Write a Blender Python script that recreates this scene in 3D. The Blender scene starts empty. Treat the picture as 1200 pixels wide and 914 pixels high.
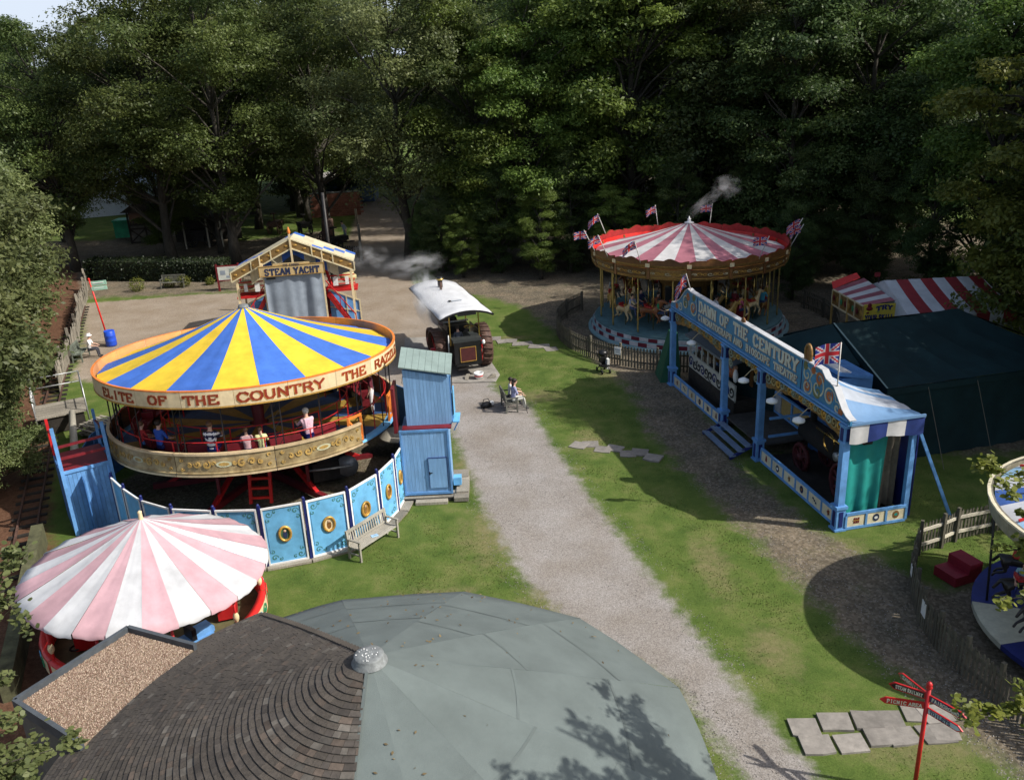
import bpy, math, random
import numpy as np
from mathutils import Vector, Matrix
random.seed(7); rng = np.random.default_rng(7)
S = bpy.context.scene
col = S.collection
R_ = math.radians
PI = math.pi
sin, cos = math.sin, math.cos

# ---------------------------------------------------------------- camera, sky, sun, exposure
th, ph = R_(20.5), R_(2.85)
Fw = Vector((0, cos(th), -sin(th))); U0 = Vector((0, sin(th), cos(th))); X0 = Vector((1, 0, 0))
Rt = cos(ph)*X0 - sin(ph)*U0; Up = sin(ph)*X0 + cos(ph)*U0
camd = bpy.data.cameras.new('camera'); cam = bpy.data.objects.new('camera', camd); col.objects.link(cam)
m = Matrix((Rt, Up, -Fw)).transposed().to_4x4(); m.translation = (0, 0, 14.0)
cam.matrix_world = m
camd.sensor_width = 36; camd.lens = 1021/1200*36; camd.clip_end = 4000; camd.clip_start = .1
S.camera = cam
SUN_D = Vector((0.95, -0.30, 0)).normalized(); SUN_EL = R_(41.5)
sv = Vector((SUN_D.x*cos(SUN_EL), SUN_D.y*cos(SUN_EL), sin(SUN_EL)))
sl = bpy.data.lights.new('sun', 'SUN'); sl.energy = 4.1; sl.angle = R_(0.53); sl.color = (1, .955, .88)
so = bpy.data.objects.new('sun', sl); col.objects.link(so); so.rotation_euler = sv.to_track_quat('Z', 'Y').to_euler()
so.location = (30, -10, 40)
W = bpy.data.worlds.new('World'); S.world = W; W.use_nodes = True
nt = W.node_tree; bg = nt.nodes['Background']; sk = nt.nodes.new('ShaderNodeTexSky'); sk.sky_type = 'NISHITA'; sk.sun_disc = False
sk.sun_elevation = SUN_EL; sk.sun_rotation = math.atan2(SUN_D.x, SUN_D.y); sk.air_density = 1.0; sk.dust_density = 3.0
# thin broken cloud over the blue, thickening towards the horizon
N_ = nt.nodes.new; tcw = N_('ShaderNodeTexCoord'); sp_w = N_('ShaderNodeSeparateXYZ'); nt.links.new(tcw.outputs['Generated'], sp_w.inputs[0])
nzw = N_('ShaderNodeTexNoise'); nzw.inputs['Scale'].default_value = 3.5; nzw.inputs['Detail'].default_value = 7; nt.links.new(tcw.outputs['Generated'], nzw.inputs['Vector'])
hz = N_('ShaderNodeMapRange'); hz.inputs['From Min'].default_value = 0; hz.inputs['From Max'].default_value = .5; hz.inputs['To Min'].default_value = .42; hz.inputs['To Max'].default_value = .02; nt.links.new(sp_w.outputs['Z'], hz.inputs[0])
adw = N_('ShaderNodeMath'); adw.operation = 'ADD'; nt.links.new(nzw.outputs[0], adw.inputs[0]); nt.links.new(hz.outputs[0], adw.inputs[1])
rw = N_('ShaderNodeMapRange'); rw.inputs['From Min'].default_value = .52; rw.inputs['From Max'].default_value = .9; rw.inputs['To Max'].default_value = .9; nt.links.new(adw.outputs[0], rw.inputs[0])
mw = N_('ShaderNodeMix'); mw.data_type = 'RGBA'; nt.links.new(rw.outputs[0], mw.inputs[0]); nt.links.new(sk.outputs[0], mw.inputs[6]); mw.inputs[7].default_value = (5.6, 6.3, 7.4, 1)
nt.links.new(mw.outputs[2], bg.inputs[0]); bg.inputs[1].default_value = 0.105
S.view_settings.view_transform = 'Standard'; S.view_settings.look = 'None'; S.view_settings.gamma = 1; S.view_settings.exposure = 0.42
S.render.engine = 'CYCLES'; S.cycles.volume_bounces = 4; S.cycles.max_bounces = 10

# ---------------------------------------------------------------- materials
MATS = {}
def M(name, c, rough=.7, var=.18, scale=5, bump=.15, metal=0, c2=None, fine=0, stretch=None, spec=.4, trans=0, rand=.12, bscale=None):
    if name in MATS: return MATS[name]
    mt = bpy.data.materials.new(name); mt.use_nodes = True; n = mt.node_tree.nodes; l = mt.node_tree.links
    p = n['Principled BSDF']; p.inputs['Roughness'].default_value = rough; p.inputs['Metallic'].default_value = metal
    p.inputs['Specular IOR Level'].default_value = spec
    tc = n.new('ShaderNodeTexCoord'); oi = n.new('ShaderNodeObjectInfo')
    ad = n.new('ShaderNodeVectorMath'); ad.operation = 'ADD'; l.new(tc.outputs['Object'], ad.inputs[0])
    ml = n.new('ShaderNodeMath'); ml.operation = 'MULTIPLY'; ml.inputs[1].default_value = 37; l.new(oi.outputs['Random'], ml.inputs[0]); l.new(ml.outputs[0], ad.inputs[1])
    mp = n.new('ShaderNodeMapping'); l.new(ad.outputs[0], mp.inputs[0])
    if stretch: mp.inputs['Scale'].default_value = stretch
    nz = n.new('ShaderNodeTexNoise'); nz.inputs['Scale'].default_value = scale; nz.inputs['Detail'].default_value = 6; nz.inputs['Roughness'].default_value = .65
    l.new(mp.outputs[0], nz.inputs['Vector'])
    cr = n.new('ShaderNodeValToRGB'); cr.color_ramp.elements[0].position = .3; cr.color_ramp.elements[1].position = .7
    lo = [max(0, x*(1-var)) for x in c]; hi = [min(1, x*(1+var)) for x in c]
    if c2: hi = list(c2)
    cr.color_ramp.elements[0].color = (*lo, 1); cr.color_ramp.elements[1].color = (*hi, 1); l.new(nz.outputs[0], cr.inputs[0])
    hv = n.new('ShaderNodeHueSaturation'); mr = n.new('ShaderNodeMapRange'); mr.inputs['To Min'].default_value = 1-rand; mr.inputs['To Max'].default_value = 1+rand
    l.new(oi.outputs['Random'], mr.inputs[0]); l.new(mr.outputs[0], hv.inputs['Value']); l.new(cr.outputs[0], hv.inputs['Color'])
    # broad weathering
    n2 = n.new('ShaderNodeTexNoise'); n2.inputs['Scale'].default_value = .9; n2.inputs['Detail'].default_value = 4; l.new(ad.outputs[0], n2.inputs['Vector'])
    m2 = n.new('ShaderNodeMapRange'); m2.inputs['From Min'].default_value = .35; m2.inputs['From Max'].default_value = .65; m2.inputs['To Min'].default_value = 1-var*.7; m2.inputs['To Max'].default_value = 1+var*.4
    l.new(n2.outputs[0], m2.inputs[0]); mx = n.new('ShaderNodeMix'); mx.data_type = 'RGBA'; mx.blend_type = 'MULTIPLY'; mx.inputs[0].default_value = 1
    l.new(hv.outputs[0], mx.inputs[6]); l.new(m2.outputs[0], mx.inputs[7])
    l.new(mx.outputs[2], p.inputs['Base Color'])
    if bump:
        bp = n.new('ShaderNodeBump'); bp.inputs['Strength'].default_value = bump; bp.inputs['Distance'].default_value = .03
        if fine or bscale:
            n3 = n.new('ShaderNodeTexNoise'); n3.inputs['Scale'].default_value = bscale or fine; n3.inputs['Detail'].default_value = 3; l.new(mp.outputs[0], n3.inputs['Vector']); l.new(n3.outputs[0], bp.inputs['Height'])
        else: l.new(nz.outputs[0], bp.inputs['Height'])
        l.new(bp.outputs[0], p.inputs['Normal'])
    if trans:
        tr = n.new('ShaderNodeBsdfTranslucent'); l.new(mx.outputs[2], tr.inputs[0]); ms = n.new('ShaderNodeMixShader'); ms.inputs[0].default_value = trans
        l.new(p.outputs[0], ms.inputs[1]); l.new(tr.outputs[0], ms.inputs[2]); l.new(ms.outputs[0], n['Material Output'].inputs[0])
    MATS[name] = mt; return mt
WOODV = (8, 8, .6)
blue = M('fairground blue paint', (.12, .29, .57), .55, .2, 3, .08, fine=18)
skyblue = M('sky blue paint', (.14, .40, .66), .5, .18, 3, .06)
navy = M('navy paint', (.012, .02, .12), .45, .2, 4, .05)
dkblue = M('dark blue paint', (.05, .15, .36), .5, .2, 4, .05)  # a deeper blue for plain boards, huts and some clothes
white = M('white paint', (.75, .75, .73), .5, .08, 4, .05)
cream = M('cream paint', (.68, .55, .33), .5, .14, 4, .06)
tan = M('tan lining', (.62, .27, .10), .6, .15, 3, .1, stretch=(1, 1, 3))
red = M('fairground red paint', (.48, .018, .02), .4, .2, 4, .05)
dkred = M('dark maroon paint', (.16, .012, .018), .5, .25, 4, .08)
brightred = M('bright red paint', (.62, .02, .015), .4, .12, 4, .04)
orange = M('orange paint', (.75, .22, .04), .45, .15, 4, .04)
gold = M('gold leaf', (.52, .30, .07), .35, .3, 9, .2, metal=.35)
dkgold = M('dark gold carving', (.27, .15, .045), .45, .45, 9, .3, metal=.2)
brownw = M('varnished brown wood', (.20, .09, .03), .4, .35, 6, .15, stretch=(1, 1, 5))
black = M('black paint', (.012, .012, .013), .35, .3, 5, .05)
iron = M('dark iron', (.03, .028, .027), .5, .4, 8, .2, metal=.3)
steel = M('galvanised steel', (.38, .39, .39), .45, .2, 9, .1, metal=.6)
rust = M('rusty wheel iron', (.10, .055, .04), .7, .35, 9, .3)
brass = M('polished brass', (.62, .42, .12), .25, .15, 5, .03, metal=.9)
oldwood = M('weathered grey wood', (.26, .235, .19), .85, .3, 6, .4, stretch=(4, 4, 1), rand=.22)
bench_m = M('silvered oak', (.33, .31, .26), .8, .25, 8, .3, stretch=(1, 5, 5), rand=.15)
palew = M('pale worn rail', (.50, .46, .37), .8, .2, 8, .3, stretch=(1, 5, 5))
picket_m = M('picket wood', (.105, .095, .070), .85, .3, 6, .3, rand=.25)
yel_c = M('yellow canvas', (.74, .51, .035), .65, .13, 2.5, .2, trans=.05)
blu_c = M('blue canvas', (.05, .145, .50), .65, .14, 2.5, .2, trans=.05)
pnk_c = M('pink canvas', (.56, .35, .385), .75, .12, 2.2, .15, trans=.15)
wht_c = M('white canvas', (.62, .63, .645), .75, .12, 2.2, .15, trans=.15)
gpk_c = M('faded rose canvas', (.40, .15, .19), .75, .14, 2.2, .15, trans=.08)
gwt_c = M('grimy white canvas', (.55, .54, .53), .75, .14, 2.2, .15, trans=.08)
redc = M('red canvas', (.30, .03, .03), .7, .15, 3, .12, trans=.1)
green_c = M('dark green tarpaulin', (.006, .022, .025), .75, .25, 1.6, .4, rand=0, spec=.2)
teal_c = M('teal curtain', (.015, .25, .22), .6, .12, 3, .2)
greytarp = M('grey tarpaulin', (.23, .27, .32), .6, .15, 2.2, .25)
letter_r = M('red lettering', (.24, .03, .012), .45, .15, 9, 0)
letter_o = M('orange letter shading', (.52, .20, .04), .45, .15, 9, 0)
letter_b = M('dark lettering', (.02, .03, .08), .5, .15, 9, 0)
letter_w = M('cream lettering', (.60, .57, .47), .5, .15, 9, 0)
floor_y = M('yellow floor boards', (.34, .22, .04), .6, .25, 5, .1)
floor_b = M('blue floor boards', (.03, .07, .17), .6, .25, 5, .1)
glass = M('dark glass', (.03, .035, .04), .08, .1, 2, 0, spec=.8)
felt = M('grey roofing felt', (.122, .146, .140), .95, .12, 1.1, .35, fine=90, rand=.02)
feltlap = M('felt lap strip', (.110, .132, .127), .85, .1, 3, .3, fine=90)
shing = M('timber shingle', (.072, .061, .050), .85, .25, 7, .4, stretch=(3, 3, 3), rand=.15)
lead = M('weathered lead', (.15, .16, .16), .6, .3, 12, .3)
slab_m = M('sandstone slab', (.235, .215, .19), .9, .22, 5, .4, rand=.14)
conc = M('worn concrete', (.30, .28, .25), .9, .25, 4, .4)
trim_m = M('slate grey trim', (.07, .08, .09), .6, .2, 5, .1)
skin = M('skin', (.55, .33, .24), .55, .06, 8, 0)
dhair = M('dark hair', (.025, .017, .012), .6, .3, 20, .2)
ghair = M('grey hair', (.5, .48, .45), .6, .15, 20, .2)
bhair = M('brown hair', (.12, .06, .03), .6, .3, 20, .2)
horse_y = M('dapple cream horse paint', (.62, .48, .26), .35, .25, 9, .05)
horse_d = M('black horse paint', (.02, .016, .014), .3, .3, 9, .05)
bark = M('tree bark', (.050, .044, .034), .95, .45, 3.5, .9, stretch=(3, 3, .7), rand=.1)
soil = M('dry soil', (.10, .075, .05), .95, .3, 4, .5)
brick_m = M('red brick', (.22, .09, .06), .9, .25, 6, .3)
barrelb = M('blue plastic', (.02, .08, .55), .35, .1, 4, 0)
timber_d = M('dark timber', (.03, .025, .02), .8, .4, 5, .3)
screen_m = M('painted screen brown', (.30, .20, .09), .4, .4, 3.2, .1, c2=(.42, .33, .17))
slate_g = M('grey green roof sheet', (.20, .26, .24), .6, .12, 3, .1)

def leafmat(name, c, c2, tr=.42):
    mt = bpy.data.materials.new(name); mt.use_nodes = True; n = mt.node_tree.nodes; l = mt.node_tree.links
    p = n['Principled BSDF']; p.inputs['Roughness'].default_value = .5; p.inputs['Specular IOR Level'].default_value = .35
    at = n.new('ShaderNodeAttribute'); at.attribute_name = 'tint'
    cr = n.new('ShaderNodeValToRGB'); cr.color_ramp.elements[0].color = (*c, 1); cr.color_ramp.elements[1].color = (*c2, 1)
    l.new(at.outputs['Fac'], cr.inputs[0])
    oi = n.new('ShaderNodeObjectInfo'); hv = n.new('ShaderNodeHueSaturation')
    mr = n.new('ShaderNodeMapRange'); mr.inputs['To Min'].default_value = .78; mr.inputs['To Max'].default_value = 1.25; l.new(oi.outputs['Random'], mr.inputs[0])
    mh = n.new('ShaderNodeMapRange'); mh.inputs['To Min'].default_value = .485; mh.inputs['To Max'].default_value = .51; l.new(oi.outputs['Random'], mh.inputs[0])
    l.new(mr.outputs[0], hv.inputs['Value']); l.new(mh.outputs[0], hv.inputs['Hue']); l.new(cr.outputs[0], hv.inputs['Color'])
    l.new(hv.outputs[0], p.inputs['Base Color'])
    t = n.new('ShaderNodeBsdfTranslucent'); l.new(hv.outputs[0], t.inputs[0]); ms = n.new('ShaderNodeMixShader'); ms.inputs[0].default_value = tr
    l.new(p.outputs[0], ms.inputs[1]); l.new(t.outputs[0], ms.inputs[2]); l.new(ms.outputs[0], n['Material Output'].inputs[0])
    return mt
leaf_oak = leafmat('oak foliage', (.050, .082, .022), (.145, .185, .048))
leaf_beech = leafmat('beech foliage', (.052, .096, .020), (.165, .225, .042))
leaf_dark = leafmat('dark yew foliage', (.034, .064, .020), (.098, .140, .038), .4)
leaf_yel = leafmat('yellow green foliage', (.07, .11, .02), (.24, .25, .045))
leaf_pale = leafmat('pale oak foliage', (.070, .098, .034), (.19, .215, .080))

# ---------------------------------------------------------------- mesh builder and object helpers
class MB:
    def __init__(s): s.v = []; s.f = []; s.m = []; s.mats = []; s.sm = []
    def mi(s, mat):
        if mat is None: return 0
        if mat not in s.mats: s.mats.append(mat)
        return s.mats.index(mat)
    def add(s, vs, fs, mat=None, smooth=False):
        b = len(s.v); s.v += [tuple(v) for v in vs]; k = s.mi(mat)
        for f in fs: s.f.append(tuple(b+i for i in f)); s.m.append(k); s.sm.append(smooth)
        return s
    def box(s, c, d, mat=None, rz=0, rx=0, ry=0):
        x, y, z = d[0]/2, d[1]/2, d[2]/2
        mm = Matrix.Rotation(rz, 3, 'Z') @ Matrix.Rotation(ry, 3, 'Y') @ Matrix.Rotation(rx, 3, 'X')
        vs = [mm @ Vector(p) + Vector(c) for p in ((-x,-y,-z),(x,-y,-z),(x,y,-z),(-x,y,-z),(-x,-y,z),(x,-y,z),(x,y,z),(-x,y,z))]
        return s.add(vs, ((0,3,2,1),(4,5,6,7),(0,1,5,4),(1,2,6,5),(2,3,7,6),(3,0,4,7)), mat)
    def bar(s, a, b, w, h=None, mat=None, up=(0,0,1)):
        a = Vector(a); b = Vector(b); d = (b-a).normalized(); h = h or w
        u = Vector(up)
        if abs(d.dot(u)) > .99: u = Vector((0, 1, 0))
        sx = d.cross(u).normalized()*(w/2); uz = sx.cross(d).normalized()*(h/2)
        vs = [p+q for p in (a, b) for q in (-sx-uz, sx-uz, sx+uz, -sx+uz)]
        return s.add(vs, ((0,3,2,1),(4,5,6,7),(0,1,5,4),(1,2,6,5),(2,3,7,6),(3,0,4,7)), mat)
    def tube(s, pts, rs, n=8, mat=None, cap=True):
        pts = [Vector(p) for p in pts]
        if not hasattr(rs, '__len__'): rs = [rs]*len(pts)
        vs = []; fs = []; prev = None
        for i, p in enumerate(pts):
            d = (pts[min(i+1, len(pts)-1)]-pts[max(i-1, 0)]).normalized()
            u = prev if prev is not None else (Vector((0, 0, 1)) if abs(d.z) < .9 else Vector((1, 0, 0)))
            x = d.cross(u); x = x.normalized() if x.length > 1e-6 else Vector((1, 0, 0)); y = x.cross(d).normalized(); prev = y
            for k in range(n): a = 2*PI*k/n; vs.append(p+(x*cos(a)+y*sin(a))*rs[i])
        for i in range(len(pts)-1):
            for k in range(n): a = i*n+k; b = i*n+(k+1) % n; fs.append((a, b, b+n, a+n))
        if cap: fs.append(tuple(range(n-1, -1, -1))); fs.append(tuple((len(pts)-1)*n+k for k in range(n)))
        return s.add(vs, fs, mat, True)
    def lathe(s, prof, n=24, mat=None, c=(0,0,0), a0=0, a1=2*PI, smooth=True):
        vs = []; fs = []; full = abs(a1-a0-2*PI) < 1e-6; k = n if full else n+1
        for r, z in prof:
            for i in range(k): a = a0+(a1-a0)*i/n; vs.append((c[0]+r*cos(a), c[1]+r*sin(a), c[2]+z))
        for j in range(len(prof)-1):
            for i in range(n): i2 = (i+1) % k if full else i+1; fs.append((j*k+i, j*k+i2, (j+1)*k+i2, (j+1)*k+i))
        return s.add(vs, fs, mat, smooth)
    def ball(s, c, r, mat=None, n=10):
        r = (r, r, r) if not hasattr(r, '__len__') else r
        vs = []; fs = []; mrows = max(4, n//2)
        for j in range(mrows+1):
            t = PI*j/mrows
            for i in range(n): a = 2*PI*i/n; vs.append((c[0]+r[0]*sin(t)*cos(a), c[1]+r[1]*sin(t)*sin(a), c[2]+r[2]*cos(t)))
        for j in range(mrows):
            for i in range(n): fs.append((j*n+i, (j+1)*n+i, (j+1)*n+(i+1) % n, j*n+(i+1) % n))
        return s.add(vs, fs, mat, True)
    def slabpoly(s, pts, z0, z1, mat=None, axis='z'):
        n = len(pts)
        if axis == 'z': vs = [(x, y, z0) for x, y in pts]+[(x, y, z1) for x, y in pts]
        else: vs = [(x, z0, y) for x, y in pts]+[(x, z1, y) for x, y in pts]     # polygon in x,z extruded along y
        fs = [tuple(range(n-1, -1, -1)), tuple(range(n, 2*n))]+[(i, (i+1) % n, n+(i+1) % n, n+i) for i in range(n)]
        return s.add(vs, fs, mat)
    def mesh(s, name, mat=None):
        me = bpy.data.meshes.new(name); me.from_pydata(s.v, [], s.f)
        if s.mats:
            for q in s.mats: me.materials.append(q)
            me.polygons.foreach_set('material_index', s.m)
        if mat:
            if not s.mats: me.materials.append(mat)
        me.polygons.foreach_set('use_smooth', s.sm); me.update(); return me
def obj(name, data, parent=None, loc=None, rot=None, label=None):
    o = bpy.data.objects.new(name, data); col.objects.link(o)
    if parent: o.parent = parent
    if loc: o.location = loc
    if rot is not None: o.rotation_euler = rot if hasattr(rot, '__len__') else (0, 0, rot)
    if label: o['label'] = label
    return o
STUFFY = {'painted_scroll', 'fretwork_scroll', 'gilt_scroll', 'corner_scrolls', 'black_scroll', 'pale_specks', 'frieze_art', 'gilt_ornament', 'emblem'}
def part(name, mb, mat, parent, loc=None, rot=None, label=None):
    o = obj(name, mb.mesh(name, mat), parent, loc, rot, label)
    if name in STUFFY: o['kind'] = 'stuff'
    return o
def thing(name, label, cat, loc=(0,0,0), rz=0, group=None, data=None):
    o = bpy.data.objects.new(name, data); col.objects.link(o); o.location = loc
    o.rotation_euler = rz if hasattr(rz, '__len__') else (0, 0, rz)
    o['label'] = label; o['category'] = cat
    if group: o['group'] = group
    if data is None: o.empty_display_size = .3
    return o
def struct(name, data, kind='structure', parent=None):
    o = obj(name, data, parent); o['kind'] = kind; return o
def copy_tree(o, loc=None, rz=None, label=None, group=None, scale=None, parent=None):
    c = o.copy(); col.objects.link(c)
    if parent: c.parent = parent
    for ch in list(o.children): copy_tree(ch, parent=c)
    if loc is not None: c.location = loc
    if rz is not None: c.rotation_euler = (0, 0, rz)
    if scale is not None: c.scale = scale if hasattr(scale, '__len__') else (scale,)*3
    if label: c['label'] = label
    if group: c['group'] = group
    return c

# slab serif stroke letters for signwriting
GL = {
'A': [[(0,0),(.5,1),(1,0)],[(.2,.38),(.8,.38)]], 'B': [[(.15,0),(.15,1)],[(.15,1),(.7,1),(.85,.78),(.7,.54),(.15,.54)],[(.15,0),(.75,0),(.95,.26),(.75,.54)]],
'C': [[(.95,.78),(.7,1),(.3,1),(.05,.7),(.05,.3),(.3,0),(.7,0),(.95,.22)]], 'D': [[(.15,0),(.15,1)],[(.15,1),(.6,1),(.95,.7),(.95,.3),(.6,0),(.15,0)]],
'E': [[(.15,0),(.15,1)],[(.15,1),(.9,1),(.9,.82)],[(.15,.52),(.7,.52)],[(.15,0),(.95,0),(.95,.2)]], 'F': [[(.2,0),(.2,1)],[(.2,1),(.95,1),(.95,.8)],[(.2,.52),(.75,.52)]],
'G': [[(.95,.8),(.7,1),(.3,1),(.05,.7),(.05,.3),(.3,0),(.75,0),(.92,.2),(.92,.45),(.6,.45)]], 'H': [[(.15,0),(.15,1)],[(.85,0),(.85,1)],[(.15,.5),(.85,.5)]],
'I': [[(.5,0),(.5,1)]], 'K': [[(.15,0),(.15,1)],[(.15,.45),(.9,1)],[(.4,.62),(.95,0)]], 'L': [[(.2,0),(.2,1)],[(.2,0),(.92,0),(.92,.22)]],
'M': [[(.08,0),(.08,1),(.5,.35),(.92,1),(.92,0)]], 'N': [[(.12,0),(.12,1),(.88,0),(.88,1)]], 'O': [[(.5,1),(.2,.92),(.04,.65),(.04,.35),(.2,.08),(.5,0),(.8,.08),(.96,.35),(.96,.65),(.8,.92),(.5,1)]],
'P': [[(.18,0),(.18,1)],[(.18,1),(.75,1),(.93,.75),(.75,.48),(.18,.48)]], 'R': [[(.15,0),(.15,1)],[(.15,1),(.7,1),(.9,.76),(.7,.52),(.15,.52)],[(.55,.52),(.95,0)]],
'S': [[(.9,.8),(.7,1),(.3,1),(.1,.78),(.25,.56),(.75,.44),(.92,.24),(.7,0),(.3,0),(.08,.2)]], 'T': [[(.5,0),(.5,1)],[(.02,.8),(.02,1),(.98,1),(.98,.8)]],
'U': [[(.12,1),(.12,.3),(.3,.02),(.7,.02),(.88,.3),(.88,1)]], 'V': [[(.03,1),(.5,0),(.97,1)]], 'W': [[(.0,1),(.25,0),(.5,.75),(.75,0),(1,1)]], 'X': [[(.05,0),(.95,1)],[(.05,1),(.95,0)]],
'Y': [[(.03,1),(.5,.5),(.97,1)],[(.5,.5),(.5,0)]], 'Z': [[(.08,.8),(.08,1),(.92,1),(.08,0),(.94,0),(.94,.2)]], '-': [[(.15,.5),(.85,.5)]], '&': [[(.95,0),(.25,.75),(.35,1),(.6,1),(.65,.78),(.1,.35),(.15,.05),(.5,0),(.9,.42)]]}
def text_width(t, h, asp=.72, gap=.22, sp=.6): return sum((asp+gap)*h if c != ' ' else sp*h for c in t)-gap*h
def letters(mb, text, h, fn, mat, u0=0, asp=.72, gap=.22, sp=.6, wt=.17, wt2=.11, depth=.01, off=0, du=0, dv=0, serif=True):
    """fn(u,v,d)->xyz ; u along, v up, d outwards"""
    u = u0
    for ch in text:
        if ch == ' ': u += sp*h; continue
        for st in GL.get(ch, []):
            segs = list(zip(st[:-1], st[1:]))
            for (a, b) in segs:
                ax, ay, bx, by = a[0]*asp*h, a[1]*h, b[0]*asp*h, b[1]*h
                dx, dy = bx-ax, by-ay; L = math.hypot(dx, dy)
                if L < 1e-6: continue
                w = h*(wt if abs(dy) > abs(dx)*.6 else wt2)/2
                ex, ey = dx/L*w*.55, dy/L*w*.55; nx, ny = -dy/L*w, dx/L*w
                q = [(ax-ex-nx, ay-ey-ny), (bx+ex-nx, by+ey-ny), (bx+ex+nx, by+ey+ny), (ax-ex+nx, ay-ey+ny)]
                vs = [fn(u+x+du, y+dv, off) for x, y in q]+[fn(u+x+du, y+dv, off+depth) for x, y in q]
                mb.add(vs, ((0,3,2,1),(4,5,6,7),(0,1,5,4),(1,2,6,5),(2,3,7,6),(3,0,4,7)), mat)
                off += .0002
            if serif:
                for (p, q) in ((st[0], st[1]), (st[-1], st[-2])):
                    if p[1] in (0, 1) and abs(q[1]-p[1]) > .3:
                        x, y = p[0]*asp*h, p[1]*h; w = .17*h; t = .05*h
                        qd = [(x-w, y-t), (x+w, y-t), (x+w, y+t), (x-w, y+t)]
                        vs = [fn(u+x_+du, y_+dv, off) for x_, y_ in qd]+[fn(u+x_+du, y_+dv, off+depth) for x_, y_ in qd]
                        mb.add(vs, ((0,3,2,1),(4,5,6,7),(0,1,5,4),(1,2,6,5),(2,3,7,6),(3,0,4,7)), mat); off += .0002
        u += (asp+gap)*h
    return u
def spiral(mb, fn, c, r, turns=1.6, w=.03, mat=None, flip=1, start=0, n=22, tail=None, d=.02):
    """scroll painted or carved: a thin ribbon curling in"""
    pts = []
    for i in range(n+1):
        t = i/n; a = start+flip*turns*2*PI*t; rr = r*(1-t)**.8+.02*r
        pts.append((c[0]+rr*cos(a), c[1]+rr*sin(a)))
    if tail: pts = [tail]+pts
    for i in range(len(pts)-1):
        (ax, ay), (bx, by) = pts[i], pts[i+1]; L = math.hypot(bx-ax, by-ay) or 1e-6
        ww = w*(.5+.7*sin(PI*min(1, (i+1)/n)))
        nx, ny = -(by-ay)/L*ww/2, (bx-ax)/L*ww/2; ex, ey = (bx-ax)/L*ww*.2, (by-ay)/L*ww*.2
        q = [(ax-ex-nx, ay-ey-ny), (bx+ex-nx, by+ey-ny), (bx+ex+nx, by+ey+ny), (ax-ex+nx, ay-ey+ny)]
        vs = [fn(x, y, 0) for x, y in q]+[fn(x, y, d+.0003*i) for x, y in q]
        mb.add(vs, ((4,5,6,7),(0,1,5,4),(1,2,6,5),(2,3,7,6),(3,0,4,7)), mat)

# union jack: a waving grid of small coloured faces
FR = M('flag red', (.50, .02, .03), .7, .1, 5, 0, trans=.25); FWh = M('flag white', (.52, .50, .52), .7, .06, 5, 0, trans=.25); FB = M('flag blue', (.02, .03, .22), .7, .1, 5, 0, trans=.25)
def flag_mesh(w=.9, h=.5, amp=.06, ph0=0., droop=.1, nx=30, ny=20):
    mb = MB(); vs = []; 
    for j in range(ny+1):
        for i in range(nx+1):
            u = i/nx; v = j/ny
            vs.append((u*w, amp*(u**.7)*sin(u*7+ph0+v*1.2), (v-.5)*h-droop*u*u*h*1.5))
    for j in range(ny):
        for i in range(nx):
            u = (i+.5)/nx*60-30; v = ((j+.5)/ny*40-20)*.9
            k = FB
            d1 = abs(u*.6-v)/1.17*1; d2 = abs(u*.6+v)/1.17
            if min(d1, d2) < 3.4: k = FWh
            if min(d1, d2) < 1.5: k = FR
            if abs(u) < 5.6 or abs(v) < 5.6: k = FWh
            if abs(u) < 3.4 or abs(v) < 3.4: k = FR
            a = j*(nx+1)+i; mb.add([vs[a], vs[a+1], vs[a+nx+2], vs[a+nx+1]], [(0, 1, 2, 3)], k, True)
    return mb.mesh('flag')
FLAGS = [flag_mesh(ph0=p, droop=d, amp=a) for p, d, a in ((0, .1, .06), (1.7, .35, .08), (3.3, .8, .1))]

# ---------------------------------------------------------------- bodies grown with the skin modifier
def skin_mesh(name, verts, edges, radii, regions, mats, sub=1):
    me = bpy.data.meshes.new(name+'_sk'); me.from_pydata(verts, edges, []); me.update()
    o = bpy.data.objects.new('tmp', me); col.objects.link(o)
    sm = o.modifiers.new('s', 'SKIN'); sm.use_smooth_shade = True
    for i, r in enumerate(radii): me.skin_vertices[0].data[i].radius = r if hasattr(r, '__len__') else (r, r)
    me.skin_vertices[0].data[0].use_root = True
    if sub: o.modifiers.new('u', 'SUBSURF').levels = sub
    dg = bpy.context.evaluated_depsgraph_get(); dg.update()
    r = bpy.data.meshes.new_from_object(o.evaluated_get(dg)); r.name = name
    bpy.data.objects.remove(o); bpy.data.meshes.remove(me)
    r.materials.clear()
    for q in mats: r.materials.append(q)
    segs = [(Vector(verts[a]), Vector(verts[b]), regions[k]) for k, (a, b) in enumerate(edges)]
    for p in r.polygons:
        c = p.center; best = 1e9; bi = 0
        for a, b, g in segs:
            d = b-a; t = max(0, min(1, (c-a).dot(d)/max(d.length_squared, 1e-9))); q = (a+d*t-c).length
            if q < best: best = q; bi = g
        p.material_index = bi; p.use_smooth = True
    return r
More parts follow.
